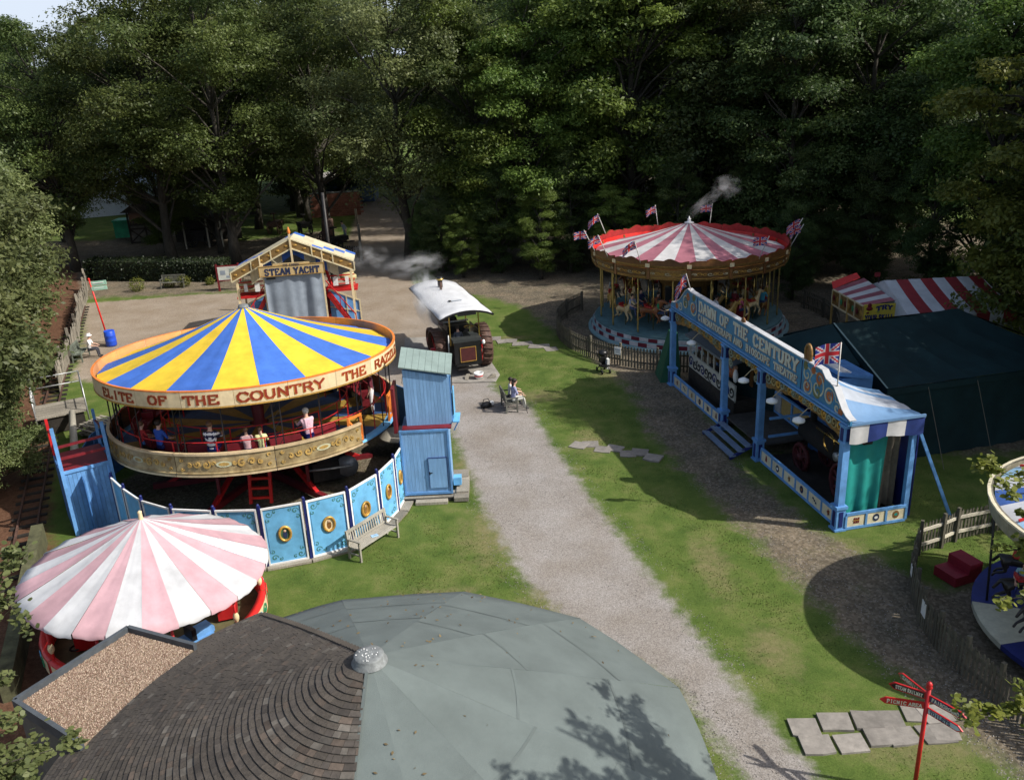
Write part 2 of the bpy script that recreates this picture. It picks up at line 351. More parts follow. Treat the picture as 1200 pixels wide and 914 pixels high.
def human_mesh(name, pose='sit', lean=0., armf=0., mats=None, k=1.0, short=False, sub=1):
    """faces +y; regions 0 skin 1 top 2 legs 3 shoes"""
    V = []; E = []; Rr = []; G = []
    def v(p, r): V.append((p[0]*k, p[1]*k, p[2]*k)); Rr.append((r[0]*k, r[1]*k) if hasattr(r, '__len__') else r*k); return len(V)-1
    def e(a, b, g): E.append((a, b)); G.append(g)
    h = .50 if pose == 'sit' else .92
    L = lambda z: lean*(z-.0)
    pel = v((0, 0, h), (.145, .12)); wa = v((0, L(.2)+.01, h+.2), (.13, .10)); ch = v((0, L(.42), h+.40), (.155, .11)); nk0 = v((0, L(.55), h+.53), (.07, .07)); nk = v((0, L(.6)+.01, h+.60), (.052, .055)); hd = v((0, L(.7)+.03, h+.69), (.078, .095)); tp = v((0, L(.8)+.02, h+.80), (.072, .088))
    e(pel, wa, 1); e(wa, ch, 1); e(ch, nk0, 1); e(nk0, nk, 0); e(nk, hd, 0); e(hd, tp, 0)
    ns = v((0, L(.7)+.135, h+.69), .018); e(hd, ns, 0)
    for s in (-1, 1):
        sh = v((.17*s, L(.5), h+.49), .062)
        if pose == 'sit':
            el = v((.235*s, L(.3)+.10+armf*.15, h+.25+armf*.15), .043); wr = v((.17*s, L(.2)+.33+armf*.18, h+.17+armf*.3), .029)
        else:
            el = v((.25*s, -.02, h+.20), .043); wr = v((.24*s, .08, h-.02), .029)
        e(ch, sh, 1); e(sh, el, 1 if not short else 0); e(el, wr, 0)
        d = (Vector(V[wr])-Vector(V[el])).normalized()*(k); q = Vector(V[wr])/k
        pm = v(tuple(q+d*.05/k), (.036, .018)); e(wr, pm, 0)
        sx = Vector((1, 0, 0)); 
        for fi in range(4):
            b0 = q+d*.09/k+sx*(-.027+.018*fi); t0 = q+d*(.15+(.02, .03, .025, .008)[fi])/k+sx*(-.032+.021*fi)+Vector((0, 0, -.02))
            a = v(tuple(b0), .009); b = v(tuple(t0), .0075); e(pm, a, 0); e(a, b, 0)
        a = v(tuple(q+d*.06/k-sx*.04*s), .011); b = v(tuple(q+d*.10/k-sx*.06*s), .009); e(pm, a, 0); e(a, b, 0)
        hp = v((.085*s, 0, h-.02), (.1, .095)); e(pel, hp, 2)
        if pose == 'sit':
            kn = v((.12*s, .42, h+.02), .065); an = v((.12*s, .46, .09), .042); to = v((.13*s, .62, .045), .038)
        else:
            kn = v((.10*s, .03, h*.52), .062); an = v((.10*s, 0, .09), .042); to = v((.12*s, .16, .04), .038)
        e(hp, kn, 2); e(kn, an, 2 if not short else 0); e(an, to, 3)
    return skin_mesh(name, V, E, Rr, G, mats, sub)
def person(label, loc, rz, top, legs, hair=None, pose='sit', lean=0., armf=0., k=1., group=None, short=False, shoes=None, stripes=None, longhair=False, hat=None):
    o = thing('person', label, 'person', loc, rz, group, None)
    top = top or white
    b = obj('body', human_mesh('body', pose, lean, armf, [skin, top, legs, shoes or black], k, short, 2 if stripes else 1), o)
    if stripes:
        me = b.data; me.materials.append(stripes)
        for p in me.polygons:
            if p.material_index == 1 and int(p.center.z/k*13) % 2: p.material_index = 4
    h = (.50 if pose == 'sit' else .92); y = lean*.75
    mb = MB(); mb.ball((0, y*k, (h+.76)*k), (.098*k, .112*k, .095*k), None, 10)
    if longhair: mb.ball((0, (y-.07)*k, (h+.64)*k), (.10*k, .06*k, .15*k), None, 8)
    part('hair', mb, hair or bhair, o)
    mb = MB()
    for s in (-1, 1): mb.ball((.03*s*k, (y+.112)*k, (h+.715)*k), .011*k, None, 6)
    part('eyes', mb, black, o)
    if hat:
        mb = MB(); mb.lathe([(.001, .1), (.1, .09), (.11, 0), (.17, -.01), (.17, -.02)], 14, None, (0, y*k, (h+.78)*k)); part('hat', mb, hat, o)
    return o
# ---------------------------------------------------------------- the ground: one grid cut into lawn, gravel and soil
def inpoly(P_, X, Y):
    ins = np.zeros(X.shape, bool); n = len(P_)
    for i in range(n):
        x1, y1 = P_[i]; x2, y2 = P_[(i+1) % n]
        c = ((y1 > Y) != (y2 > Y)) & (X < (x2-x1)*(Y-y1)/((y2-y1) if y2 != y1 else 1e-9)+x1); ins ^= c
    return ins
def sdist(P_, X, Y):
    d = np.full(X.shape, 1e9); n = len(P_)
    for i in range(n):
        ax, ay = P_[i]; bx, by = P_[(i+1) % n]; dx, dy = bx-ax, by-ay
        t = np.clip(((X-ax)*dx+(Y-ay)*dy)/(dx*dx+dy*dy+1e-9), 0, 1); d = np.minimum(d, np.hypot(X-ax-t*dx, Y-ay-t*dy))
    return np.where(inpoly(P_, X, Y), d, -d)
def soft(P_, X, Y, w): return np.clip(sdist(P_, X, Y)/w*.5+.5, 0, 1)
GRAVEL = [(4.0,7),(4.3,14),(3.5,16.8),(1.3,19.3),(0,21.8),(-.9,25),(-1.5,27.5),(-2.0,30),(-2.4,32),(-3.4,36),(-5,38),(-14,40),(-17,40),(-22.3,42),(-25.3,50),(-29,58.5),(-22,59.5),(-14.5,59),(-13.4,66),(-14.2,80),(-15.5,93),(-30,140),(-26,140),(-10.5,95),(-8.5,80),(-7.2,66),(-6.5,60),(-4.6,56),(-3.3,50),(-2.6,45.8),(-2,43),(-1.0,39),(-.6,37),(.8,35.6),(1.1,33.4),(1.55,31),(2.65,26.2),(3.65,22.3),(4.45,19),(5.25,16),(6.0,13.8),(6.5,7)]
BROWN = [(-4,57),(-1,54),(1.0,51),(2.0,47.5),(3.3,43.2),(4.3,39.8),(5,37.4),(5.2,35),(5.0,32.5),(6.3,26),(7.2,22),(7.8,19.4),(8.4,16.9),(9.0,15.1),(9.6,13.5),(10.3,7),(19,7),(19,20),(14,21.0),(11.6,20.6),(11.1,21.3),(9.9,22.6),(9.3,24.2),(8.2,28.5),(8.5,32),(8.2,35),(8,36.5),(12,38),(26,38),(40,60),(30,130),(-6,130),(-5.2,70),(-5.5,62)]
LITTER = [(-80,5),(-9,5),(-12.0,20),(-13.6,22.5),(-15.8,26),(-19,33),(-21.6,38),(-23.3,43),(-25.6,49),(-29.8,60),(-35.6,72),(-80,75)]
BACK = [(-46,59.8),(-14.4,59.3),(-13.2,66),(-14,76),(-16,84),(-24,80),(-30,92),(-38,84),(-48,86)]
def axis(lo, hi, st, far):
    a = list(np.arange(lo, hi+1e-6, st)); s = st; x = hi
    while x < far: s *= 1.35; x += s; a.append(x)
    x = lo; s = st
    while x > -far: s *= 1.35; x -= s; a.insert(0, x)
    return np.array(a)
gx = axis(-44, 22, .25, 2500); gy = axis(4, 96, .25, 3000); gy = gy[gy > -300]
GX, GY = np.meshgrid(gx, gy); nx_, ny_ = len(gx), len(gy)
grav = soft(GRAVEL, GX, GY, .7)
brn = np.maximum(soft(BROWN, GX, GY, .8), soft(BACK, GX, GY, 1.2))
lit = soft(LITTER, GX, GY, .8)
hole = soft([(8.55,28.9),(14,28.5),(20,28),(20,37),(9,37)], GX, GY, 1)
brn = np.maximum(brn, hole)
brn = np.maximum(brn, np.clip((6.0-np.hypot(GX+9.4, GY-29.7))/1.0, 0, 1)); brn = np.maximum(brn, np.clip((3.2-np.hypot(GX+9.7, GY-19.8))/1.0, 0, 1))  # soil circle under the platform ride darkens the ground in place of shade
# worn, straw coloured turf where feet cut the corner
dry = np.maximum.reduce([np.exp(-(((GX-cx)/rx)**2+((GY-cy)/ry)**2)) for cx, cy, rx, ry in ((-.9,24.5,1.9,4),(.9,20.8,1.8,2),(-2.4,21,2.2,1.2),(5.6,22,1.0,3.5),(2.9,31.2,1.4,2.2),(8.3,14.6,2.6,1.2),(1.2,36.5,2.4,1.4),(4.6,38.6,1.4,1.2),(9.5,22.6,2,1.0),(.2,45.6,2,.8),(11.5,24.5,1.5,1.2),(6.2,18,1.2,2),(-2.0,29.5,.8,2))])
zz = .03*np.sin(GX*.7)*np.sin(GY*.5)+.012*np.sin(GX*2.3+GY*1.7)
far = np.hypot(GX, GY-40); zz = zz*np.clip(1-far/70, 0, 1)+np.clip((far-180)/400, 0, 1)**2*22
sand = soft([(-40,40),(-4,40),(-3.4,60),(-9,100),(-20,120),(-40,64)], GX, GY, 3)
def grid_obj(name, mask, mt):
    fi = np.nonzero(mask)
    a = fi[0]*nx_+fi[1]; F_ = np.stack([a, a+1, a+nx_+1, a+nx_], 1)
    used, inv = np.unique(F_, return_inverse=True); F_ = inv.reshape(F_.shape)
    me = bpy.data.meshes.new(name); me.vertices.add(len(used)); co = np.stack([GX.ravel()[used], GY.ravel()[used], zz.ravel()[used]], 1)
    me.vertices.foreach_set('co', co.ravel()); me.loops.add(F_.size); me.loops.foreach_set('vertex_index', F_.ravel().astype(np.int32))
    me.polygons.add(len(F_)); me.polygons.foreach_set('loop_start', np.arange(0, F_.size, 4, dtype=np.int32)); me.update(calc_edges=True)
    me.polygons.foreach_set('use_smooth', np.ones(len(F_), bool))
    for nm, arr in (('gravel', grav), ('soil', brn), ('litter', lit), ('dry', dry), ('sand', sand)):
        at = me.attributes.new(nm, 'FLOAT', 'POINT'); at.data.foreach_set('value', arr.ravel()[used].astype(np.float32))
    me.materials.append(mt); return struct(name, me)
gm = bpy.data.materials.new('ground'); gm.use_nodes = True
def build_ground_mat(mt):
    n = mt.node_tree.nodes; l = mt.node_tree.links; p = n['Principled BSDF']; p.inputs['Roughness'].default_value = .95; p.inputs['Specular IOR Level'].default_value = .15
    geo = n.new('ShaderNodeNewGeometry')
    def noise(sc, det=5, ro=.6):
        q = n.new('ShaderNodeTexNoise'); q.inputs['Scale'].default_value = sc; q.inputs['Detail'].default_value = det; q.inputs['Roughness'].default_value = ro; l.new(geo.outputs['Position'], q.inputs['Vector']); return q.outputs[0]
    def ramp(src, stops):
        r = n.new('ShaderNodeValToRGB'); e = r.color_ramp.elements
        e[0].position, e[0].color = stops[0][0], (*stops[0][1], 1); e[1].position, e[1].color = stops[-1][0], (*stops[-1][1], 1)
        for q in stops[1:-1]: w = e.new(q[0]); w.color = (*q[1], 1)
        l.new(src, r.inputs[0]); return r.outputs[0]
    def mix(f, a, b, bt='MIX'):
        q = n.new('ShaderNodeMix'); q.data_type = 'RGBA'; q.blend_type = bt
        if isinstance(f, float): q.inputs[0].default_value = f
        else: l.new(f, q.inputs[0])
        l.new(a, q.inputs[6]); l.new(b, q.inputs[7]); return q.outputs[2]
    def edge(attr, sc, amt, lo, hi):
        at = n.new('ShaderNodeAttribute'); at.attribute_name = attr
        q = n.new('ShaderNodeMath'); q.operation = 'MULTIPLY_ADD'; l.new(noise(sc, 7, .7), q.inputs[0]); q.inputs[1].default_value = amt; l.new(at.outputs['Fac'], q.inputs[2])
        r = n.new('ShaderNodeMapRange'); r.interpolation_type = 'SMOOTHSTEP'; r.inputs['From Min'].default_value = lo+amt*.5; r.inputs['From Max'].default_value = hi+amt*.5; l.new(q.outputs[0], r.inputs[0]); return r.outputs[0]
    g1 = ramp(noise(1.1, 6), [(.32, (.062,.104,.021)), (.5, (.093,.136,.030)), (.68, (.142,.162,.052))])
    g2 = ramp(noise(28, 4, .8), [(.3, (.65,.65,.6)), (.7, (1.3,1.3,1.25))])
    grass = mix(1.0, g1, g2, 'MULTIPLY')
    straw = ramp(noise(9, 5), [(.3, (.15,.135,.06)), (.7, (.23,.20,.10))])
    grass = mix(edge('dry', 2.4, 1.1, .55, 1.25), grass, straw)
    vor = n.new('ShaderNodeTexVoronoi'); vor.inputs['Scale'].default_value = 38; l.new(geo.outputs['Position'], vor.inputs['Vector'])
    st = ramp(vor.outputs['Color'], [(.1, (.205,.190,.175)), (.5, (.275,.26,.245)), (.9, (.355,.34,.325))])
    big = ramp(noise(.55, 5), [(.33, (.86,.80,.73)), (.67, (1.1,1.08,1.07))])
    gr = mix(1.0, st, big, 'MULTIPLY')
    sa = n.new('ShaderNodeAttribute'); sa.attribute_name = 'sand'; sr = ramp(sa.outputs['Fac'], [(0, (1,1,1)), (1, (1.0,.90,.76))]); gr = mix(1.0, gr, sr, 'MULTIPLY')
    sv_ = n.new('ShaderNodeTexVoronoi'); sv_.inputs['Scale'].default_value = 14; l.new(geo.outputs['Position'], sv_.inputs['Vector'])
    so1 = ramp(sv_.outputs['Color'], [(.1, (.10,.086,.064)), (.6, (.16,.138,.105)), (.95, (.25,.22,.175))])
    so2 = ramp(noise(.9, 6), [(.35, (.75,.75,.72)), (.68, (1.25,1.15,1.05))])
    so_ = mix(1.0, so1, so2, 'MULTIPLY')
    li1 = ramp(noise(6, 8, .8), [(.3, (.055,.03,.018)), (.5, (.12,.06,.035)), (.72, (.20,.12,.075))])
    c = mix(edge('soil', 1.1, 1.5, .38, .95), grass, so_)
    c = mix(edge('litter', 1.6, .8, .3, .7), c, li1)
    c = mix(edge('gravel', 2.2, .8, .35, .75), c, gr)
    l.new(c, p.inputs['Base Color'])
    b = n.new('ShaderNodeBump'); b.inputs['Strength'].default_value = .6; b.inputs['Distance'].default_value = .04; l.new(noise(16, 8, .8), b.inputs['Height']); l.new(b.outputs[0], p.inputs['Normal'])
build_ground_mat(gm)
def cen(a): return (a[:-1, :-1]+a[1:, :-1]+a[:-1, 1:]+a[1:, 1:])/4
cg, cb, cl = cen(grav), cen(brn), cen(lit)
gmask = cg > .5; bmask = (cb > .5) & ~gmask; lmask = (cl > .5) & ~gmask & ~bmask
grid_obj('gravel_path', gmask, gm); grid_obj('dirt_path', bmask, gm); grid_obj('leaf_litter_ground', lmask, gm)
grid_obj('grass_ground', ~(gmask | bmask | lmask), gm)

def soup(name, Vs, Fn, mats, tint=None, smooth=False):
    """Vs (N,Fn,3) polygons"""
    N = len(Vs); me = bpy.data.meshes.new(name); me.vertices.add(N*Fn); me.vertices.foreach_set('co', Vs.astype(np.float32).ravel())
    me.loops.add(N*Fn); me.loops.foreach_set('vertex_index', np.arange(N*Fn, dtype=np.int32)); me.polygons.add(N)
    me.polygons.foreach_set('loop_start', np.arange(0, N*Fn, Fn, dtype=np.int32)); me.update(calc_edges=True)
    if tint is not None: at = me.attributes.new('tint', 'FLOAT', 'FACE'); at.data.foreach_set('value', tint.astype(np.float32))
    for q in mats: me.materials.append(q)
    return me
# grass blades
def grass_mesh(N, x0, x1, y0, y1, seed=1, hh=(.015, .036)):
    g = np.random.default_rng(seed); X = g.uniform(x0, x1, N*3); Y = y0+(y1-y0)*g.uniform(0, 1, N*3)**1.15
    keep = np.zeros(len(X), bool)
    k = (sdist(GRAVEL, X, Y) < -.25+g.normal(0, .25, len(X))) & (sdist(BROWN, X, Y) < -.2+g.normal(0, .3, len(X))) & (sdist(LITTER, X, Y) < -.2)
    cl_ = np.sin(X*3.1+np.sin(Y*2.3)*2)*np.sin(Y*2.7+np.cos(X*1.9)*2)
    k &= g.uniform(-1.1, 1, len(X)) < cl_+.5
    X, Y = X[k][:N], Y[k][:N]; n = len(X)
    a = g.uniform(0, 2*PI, n); h = g.uniform(*hh, n); w = g.uniform(.006, .014, n)*1.6; ln = g.normal(0, .5, (n, 2))*h[:, None]
    V = np.zeros((n, 3, 3)); V[:, 0, 0] = X-np.cos(a)*w; V[:, 0, 1] = Y-np.sin(a)*w; V[:, 1, 0] = X+np.cos(a)*w; V[:, 1, 1] = Y+np.sin(a)*w
    V[:, 2, 0] = X+ln[:, 0]; V[:, 2, 1] = Y+ln[:, 1]; V[:, 2, 2] = h; V[:, :2, 2] = -.02
    V[:, :, 2] += (.03*np.sin(X*.7)*np.sin(Y*.5))[:, None]
    return soup('grass_tufts', V, 3, [leafmat('grass blades', (.08,.122,.024), (.18,.21,.065), .4)], g.uniform(0, 1, n))
o = struct('grass_tufts', grass_mesh(110000, -15, 15, 12.5, 46), 'stuff')
# pebbles lying on the gravel and soil
def pebbles(N, seed=4):
    g = np.random.default_rng(seed); X = g.uniform(-5, 11, N*3); Y = 13+(44-13)*g.uniform(0, 1, N*3)**1.5
    k = (sdist(GRAVEL, X, Y) > -.5) | (sdist(BROWN, X, Y) > 0); X, Y = X[k][:N], Y[k][:N]; n = len(X)
    T = np.array([[0,0,1],[1,0,0],[0,1,0],[-1,0,0],[0,-1,0]], float); FI = [(0,1,2),(0,2,3),(0,3,4),(0,4,1)]
    r = g.uniform(.008, .024, (n, 3)); r[:, 2] *= .6; a = g.uniform(0, 2*PI, n)
    P_ = T[None]*r[:, None, :]; c, s = np.cos(a)[:, None], np.sin(a)[:, None]
    Q = np.stack([P_[:, :, 0]*c-P_[:, :, 1]*s+X[:, None], P_[:, :, 0]*s+P_[:, :, 1]*c+Y[:, None], P_[:, :, 2]+.003+(.03*np.sin(X*.7)*np.sin(Y*.5))[:, None]], 2)
    V = np.concatenate([Q[:, f, :] for f in FI]); 
    return soup('pebbles', V, 3, [leafmat('pebble stone', (.15,.135,.12), (.36,.34,.31), 0.0)], np.tile(g.uniform(0, 1, n), 4))
struct('pebbles', pebbles(16000), 'stuff')

# ---------------------------------------------------------------- trees
def tree_parts(seed, H=20, rx=5.5, zb=4.5, nl=44, lr=(1.1, 1.9), nc=24, npc=28, ls=.2, flat=.75, shape='oval', trunk_r=.38, droop=0., forks=1, elong=1.5):
    g = np.random.default_rng(seed); rz = (H-zb)/2; cz = zb+rz
    lobes = []
    while len(lobes) < nl:
        d = g.normal(size=3); d /= np.linalg.norm(d); f = g.uniform(.25, 1)**.45
        z = d[2]*f
        w = 1.0
        if shape == 'cone': w = np.clip(1.05-.95*(z*.5+.5), .12, 1)
        elif shape == 'oval': w = 1.0
        p = np.array([d[0]*f*rx*w, d[1]*f*rx*w, cz+z*rz]); r = g.uniform(*lr)*(.65+.35*w)
        p[:2] *= 1+g.normal(0, .10); lobes.append((p, r))
    mb = MB()
    tops = []
    for k in range(forks):
        ox = 0 if forks == 1 else (-.45 if k == 0 else .45)
        pts = [(ox, 0, -.2)]; rr = [trunk_r*1.35]; x, y = ox, 0
        for i in range(1, 9):
            x += g.normal(0, .12); y += g.normal(0, .12); pts.append((x, y, (cz+rz*.6)*i/8)); rr.append(trunk_r*(1-.88*i/8))
        mb.tube(pts, rr, 9); tops.append([np.array(q) for q in pts])
    for i, (p, r) in enumerate(lobes):
        tk = tops[i % forks]; zt = max(zb*.55, p[2]-abs(g.normal(1.8, .8))-np.hypot(*p[:2])*.35); j = min(len(tk)-1, max(1, int(round(zt/(cz+rz*.6)*8)))); s0 = tk[j]
        mid = s0*.5+p*.5+g.normal(0, .3, 3)+np.array([0, 0, .3]); rb = .03+.05*trunk_r/.38*(1-.5*j/8)*2
        mb.tube([tuple(s0), tuple(mid), tuple(p)], [rb, rb*.6, rb*.2], 5, cap=False)
    C = []; Nn = []; tn = []
    for p, r in lobes:
        d = g.normal(size=(nc, 3)); d[:, 2] = d[:, 2]*.9+.25; d /= np.linalg.norm(d, axis=1)[:, None]
        rad = r*g.uniform(.55, 1.08, nc); q = p+d*rad[:, None]*np.array([1, 1, flat]); q[:, 2] -= droop*np.hypot(d[:, 0], d[:, 1])*r*g.uniform(.2, 1, nc)
        lt = g.uniform(.0, .55)
        for a, dd in zip(q, d):
            m_ = npc; e = g.normal(size=(m_, 3))*np.array([.36, .36, .15])*(r/1.4); out = np.array([dd[0], dd[1], 0]); e += out*g.uniform(-.5, .6, m_)[:, None]*.45
            C.append(a+e); nn = dd*.6+np.array([0, 0, .7])+g.normal(size=(m_, 3))*.55; Nn.append(nn); tn.append(np.clip(lt+g.uniform(-.05, .5, m_), 0, 1))
    return mb, np.concatenate(C), np.concatenate(Nn), np.concatenate(tn), g
def leaf_quads(C, Nn, g, ls, elong=1.5, six=False):  # near-black box filling the inside of the leaves
    n = len(C); Nn = Nn/np.linalg.norm(Nn, axis=1)[:, None]; a = g.normal(size=(n, 3)); u = np.cross(Nn, a); u /= np.linalg.norm(u, axis=1)[:, None]; v = np.cross(Nn, u)
    s = (ls*g.uniform(.6, 1.25, n))[:, None]; u = u*s*.5*elong; v = v*s*.5/elong*1.3
    if six: return np.stack([C-u, C-u*.45+v*.75, C+u*.35+v, C+u, C+u*.35-v, C-u*.45-v*.75], 1)
    return np.stack([C-u, C+v*.9-u*.1, C+u, C-v*.9-u*.1], 1)
TREES = {}
def tree_kind(key, mat, ls=.2, six=False, **kw):
    mb, C, Nn, tn, g = tree_parts(**kw); lm = soup(key+' crown', leaf_quads(C, Nn, g, ls, six=six), 6 if six else 4, [mat], tn)
    TREES[key] = (mb.mesh('trunk', bark), lm)
tree_kind('oak1', leaf_oak, seed=1, H=21, rx=6.4, zb=4.2, nl=62, nc=28, npc=40, ls=.155)
tree_kind('oak2', leaf_oak, seed=2, H=21, rx=6.7, zb=4.0, nl=66, nc=28, npc=38, ls=.155)
tree_kind('pale', leaf_pale, seed=3, H=21, rx=5.8, zb=4.4, nl=56, nc=28, npc=38, ls=.15)
tree_kind('beech1', leaf_beech, seed=4, H=20, rx=5.2, zb=.6, nl=78, lr=(1.0, 1.7), nc=28, npc=34, ls=.165, flat=.42, droop=.25)
tree_kind('beech2', leaf_beech, seed=5, H=22, rx=5.0, zb=.8, nl=78, lr=(1.0, 1.7), nc=28, npc=34, ls=.165, flat=.5, droop=.3)
tree_kind('dark', leaf_dark, seed=6, H=22, rx=5.0, zb=.4, nl=72, lr=(1.0, 1.8), nc=26, npc=34, ls=.18, flat=.65, droop=.15)
tree_kind('yellow', leaf_yel, seed=8, H=17, rx=4.6, zb=1.6, nl=56, lr=(.9, 1.5), nc=26, npc=28, ls=.17, flat=.3, droop=.35)
tree_kind('near', leaf_pale, seed=9, H=9.0, rx=4.4, zb=.6, nl=64, lr=(.7, 1.3), nc=34, npc=34, ls=.13, flat=.8, trunk_r=.22)
nt_ = [0]
def tree(key, x, y, label, sc=1., rz=None, name='tree', group=None, sz=None):
    t = thing(name, label, 'tree', (x, y, 0), rz if rz is not None else (x*1.7+y) % 6.28, group)
    t.scale = (sc, sc, sc*(sz or 1)); w, l = TREES[key]; obj('trunk', w, t); obj('crown', l, t); nt_[0] += 1; return t
# big trees standing round the fairground
tree('oak1', -34.5, 69.5, 'tall oak at the far left edge of the yard, crown against the open sky', .93, 0.4, 'oak_tree')
tree('oak2', -27.0, 70.5, 'broad dark oak behind the low hedge, between the far left oak and the noticeboard', 1.08, 2.2, 'oak_tree')
tree('oak1', -21.3, 68.5, 'oak with a thick leaning trunk behind the red framed noticeboard', 1.07, 3.9, 'oak_tree')
tree('oak2', -15.6, 77, 'oak with the stout trunk directly behind the gabled striped awning', 1.12, 5.1, 'oak_tree')
tree('pale', -7.4, 67, 'pale leaved twin trunk tree beside the track leading out of the yard', 1.06, 1.0, 'oak_tree')
tree('beech1', -1.6, 66, 'layered beech sweeping to the ground right of the track', 1.0, .3, 'beech_tree')
tree('beech2', 2.2, 63.5, 'bright pointed beech left of the big roundabout', .92, 1.9, 'beech_tree')
tree('beech1', 5.6, 66.5, 'wide green beech behind the left flags of the big roundabout', 1.05, 4.2, 'beech_tree')
tree('beech2', 9.6, 63.5, 'tall beech directly behind the big roundabout and its steam', 1.18, 3.3, 'beech_tree')
tree('dark', 14.0, 62.5, 'dark tree behind the right hand flags of the big roundabout', 1.08, .9)
tree('pale', 18.4, 63, 'rounded grey green oak top above the dark wood on the right', 1.05, 2.5, 'oak_tree')
tree('dark', 18.3, 56.5, 'gloomy low branched tree behind the striped stall', .86, 4.4)
tree('dark', 23.5, 57, 'dark tree deep in the shade right of the striped stall', 1.0, 1.4)
tree('beech2', 27.0, 47.5, 'tall beech in the right hand wood above the striped stall', .92, 2.8, 'beech_tree')
tree('yellow', 24.0, 37.6, 'yellow green tree overhanging the end of the striped stall', 1.0, .5)
tree('yellow', 25.6, 33.0, 'yellow green tree to the right of the dark green tent', .98, 3.6)
tree('dark', 29.5, 39.5, 'dark tree at the right edge behind the yellow green trees', 1.05, 5.0)
tree('beech1', 23.6, 26.2, 'beech outside the right edge that shades the dark green tent', .72, 2.0, 'beech_tree')
tree('dark', 25.6, 28.9, 'dark tree outside the right edge behind the shading beech', .95, 1.0)
tree('beech1', 24.4, 23.9, 'smaller beech outside the right edge beyond the small roundabout', .74, 3.0, 'beech_tree', None, 1.12)
for i, (x, y) in enumerate(((21.5, 63.5), (27.5, 62), (33, 54), (32, 47), (35, 40), (31, 66))): tree('dark', x, y, ('deep green tree filling the wood above the striped stall', 'second deep green tree above the striped stall', 'deep green tree at the right edge of the wood', 'dark tree low on the right edge behind the tent', 'dark tree farthest right in the shade', 'tall dark tree at the back right of the wood')[i], .95, i*1.1)
# woodland behind, in rows
wg = np.random.default_rng(11); k = 0
for row, (yy, sp, x0, x1, sc0) in enumerate(((76, 5.8, 10, 34, 1.08), (86, 6.6, 8, 42, 1.15), (98, 8, -4, 52, 1.22), (114, 10, -6, 62, 1.3))):
    x = x0
    while x < x1:
        key = ('oak1', 'beech1', 'dark', 'pale', 'oak2', 'beech2')[int(wg.integers(6))]
        tree(key, x+wg.normal(0, .8), yy+wg.normal(0, 1.5), 'one of the crowded trees of the wood behind the front row', sc0*wg.uniform(.9, 1.1), wg.uniform(0, 6.28), 'woodland_tree', 'crowded trees deep in the wood'); x += sp
for x, y, s_ in ((-42, 84, .8), (-21, 92, 1.1), (-27, 96, 1.12), (-33, 100, 1.1), (-40, 112, 1.05), (-16, 109, 1.15), (-20, 114, 1.2), (-29, 118, 1.2), (-1.5, 92, 1.15), (4, 95, 1.15), (-47, 92, .66), (-24, 86, .95), (-18, 99, 1.0), (-51, 100, .8), (-24.5, 107, 1.1), (-34, 108, 1.0), (-57, 110, .62), (-46, 120, .9), (-38, 125, 1.1)):
    tree(('oak2', 'oak1', 'pale', 'dark')[int(wg.integers(4))], x, y, 'one of the trees beyond the hedge and sheds at the back', s_, wg.uniform(0, 6.28), 'woodland_tree', 'trees beyond the sheds')
for i, (x, y) in enumerate(((-36.5, 73.5), (-29.5, 76), (-24.2, 74.2), (-41, 74), (-19.5, 88), (-44, 79), (-33.5, 95), (-23, 97))):
    tree(('oak1', 'beech1', 'oak2', 'dark')[i % 4], x, y, ('shorter oak filling the gap behind the far left oak', 'low beech between the kiosk and the open shed', 'short broad oak behind the noticeboard oak', 'dark tree at the far left behind the oaks', 'middle sized oak behind the machines on the grass', 'low beech at the far left beyond the dark tree', 'short oak between the pale marquee and the kiosk', 'dark tree behind the open shed')[i], (.62, .5, .6, .7, .8, .6, .7, .8)[i], i*.9, 'tree')
for i in range(46):
    a = wg.uniform(-.72, -.40); d = wg.uniform(430, 620); x, y = d*sin(a), d*cos(a)
    t = tree(('oak1', 'dark', 'oak2')[i % 3], x, y, 'one of the distant trees on the rise beyond the field', wg.uniform(1.0, 1.5), wg.uniform(0, 6.28), 'distant_tree', 'distant trees beyond the field'); t.location.z = max(0, min(22, ((d-180)/400)**2*22))-1
for i, (x, y, s_) in enumerate(((-4.6, 62.5, .26), (-3.0, 60.5, .22), (-.4, 61.5, .34), (2.4, 59.0, .3), (4.6, 60.5, .36), (7.5, 58.5, .30), (11.5, 57.5, .34), (14.8, 56.5, .30), (18.5, 53.5, .36), (21.6, 51.0, .34), (24, 48.5, .36), (26.5, 44, .34), (28.5, 36.5, .4), (29, 31, .4), (-6.0, 64.3, .2), (17, 50.5, .24))):
    tree(('dark', 'beech1')[i % 2 if i < 6 else 0], x, y, '%s dark holly bush at the foot of the wood%s' % (('low', 'rounded', 'spreading', 'glossy')[i % 4], (' right of the track', ' left of the big roundabout', ' behind the big roundabout', ' in the shade on the right')[min(3, i//4)]), s_, i*1.3, 'holly_bush', 'holly bushes under the wood', 1.1)
# near foliage at the left edge
tree('near', -22.6, 30.0, 'bushy pale oak filling the left edge above the railway track', 1.27, .2, 'oak_tree')
tree('near', -19.5, 29.2, 'low leafy oak sucker beside the railway track at the left edge', .52, 2.2, 'oak_sapling')
tree('near', -28.2, 42.0, 'bushy pale oak at the left edge behind the leaf strewn track', 1.25, 1.4, 'oak_tree')
tree('near', -33.0, 53.5, 'bushy pale oak at the left edge near the far end of the wooden fence', 1.25, 3.0, 'oak_tree')
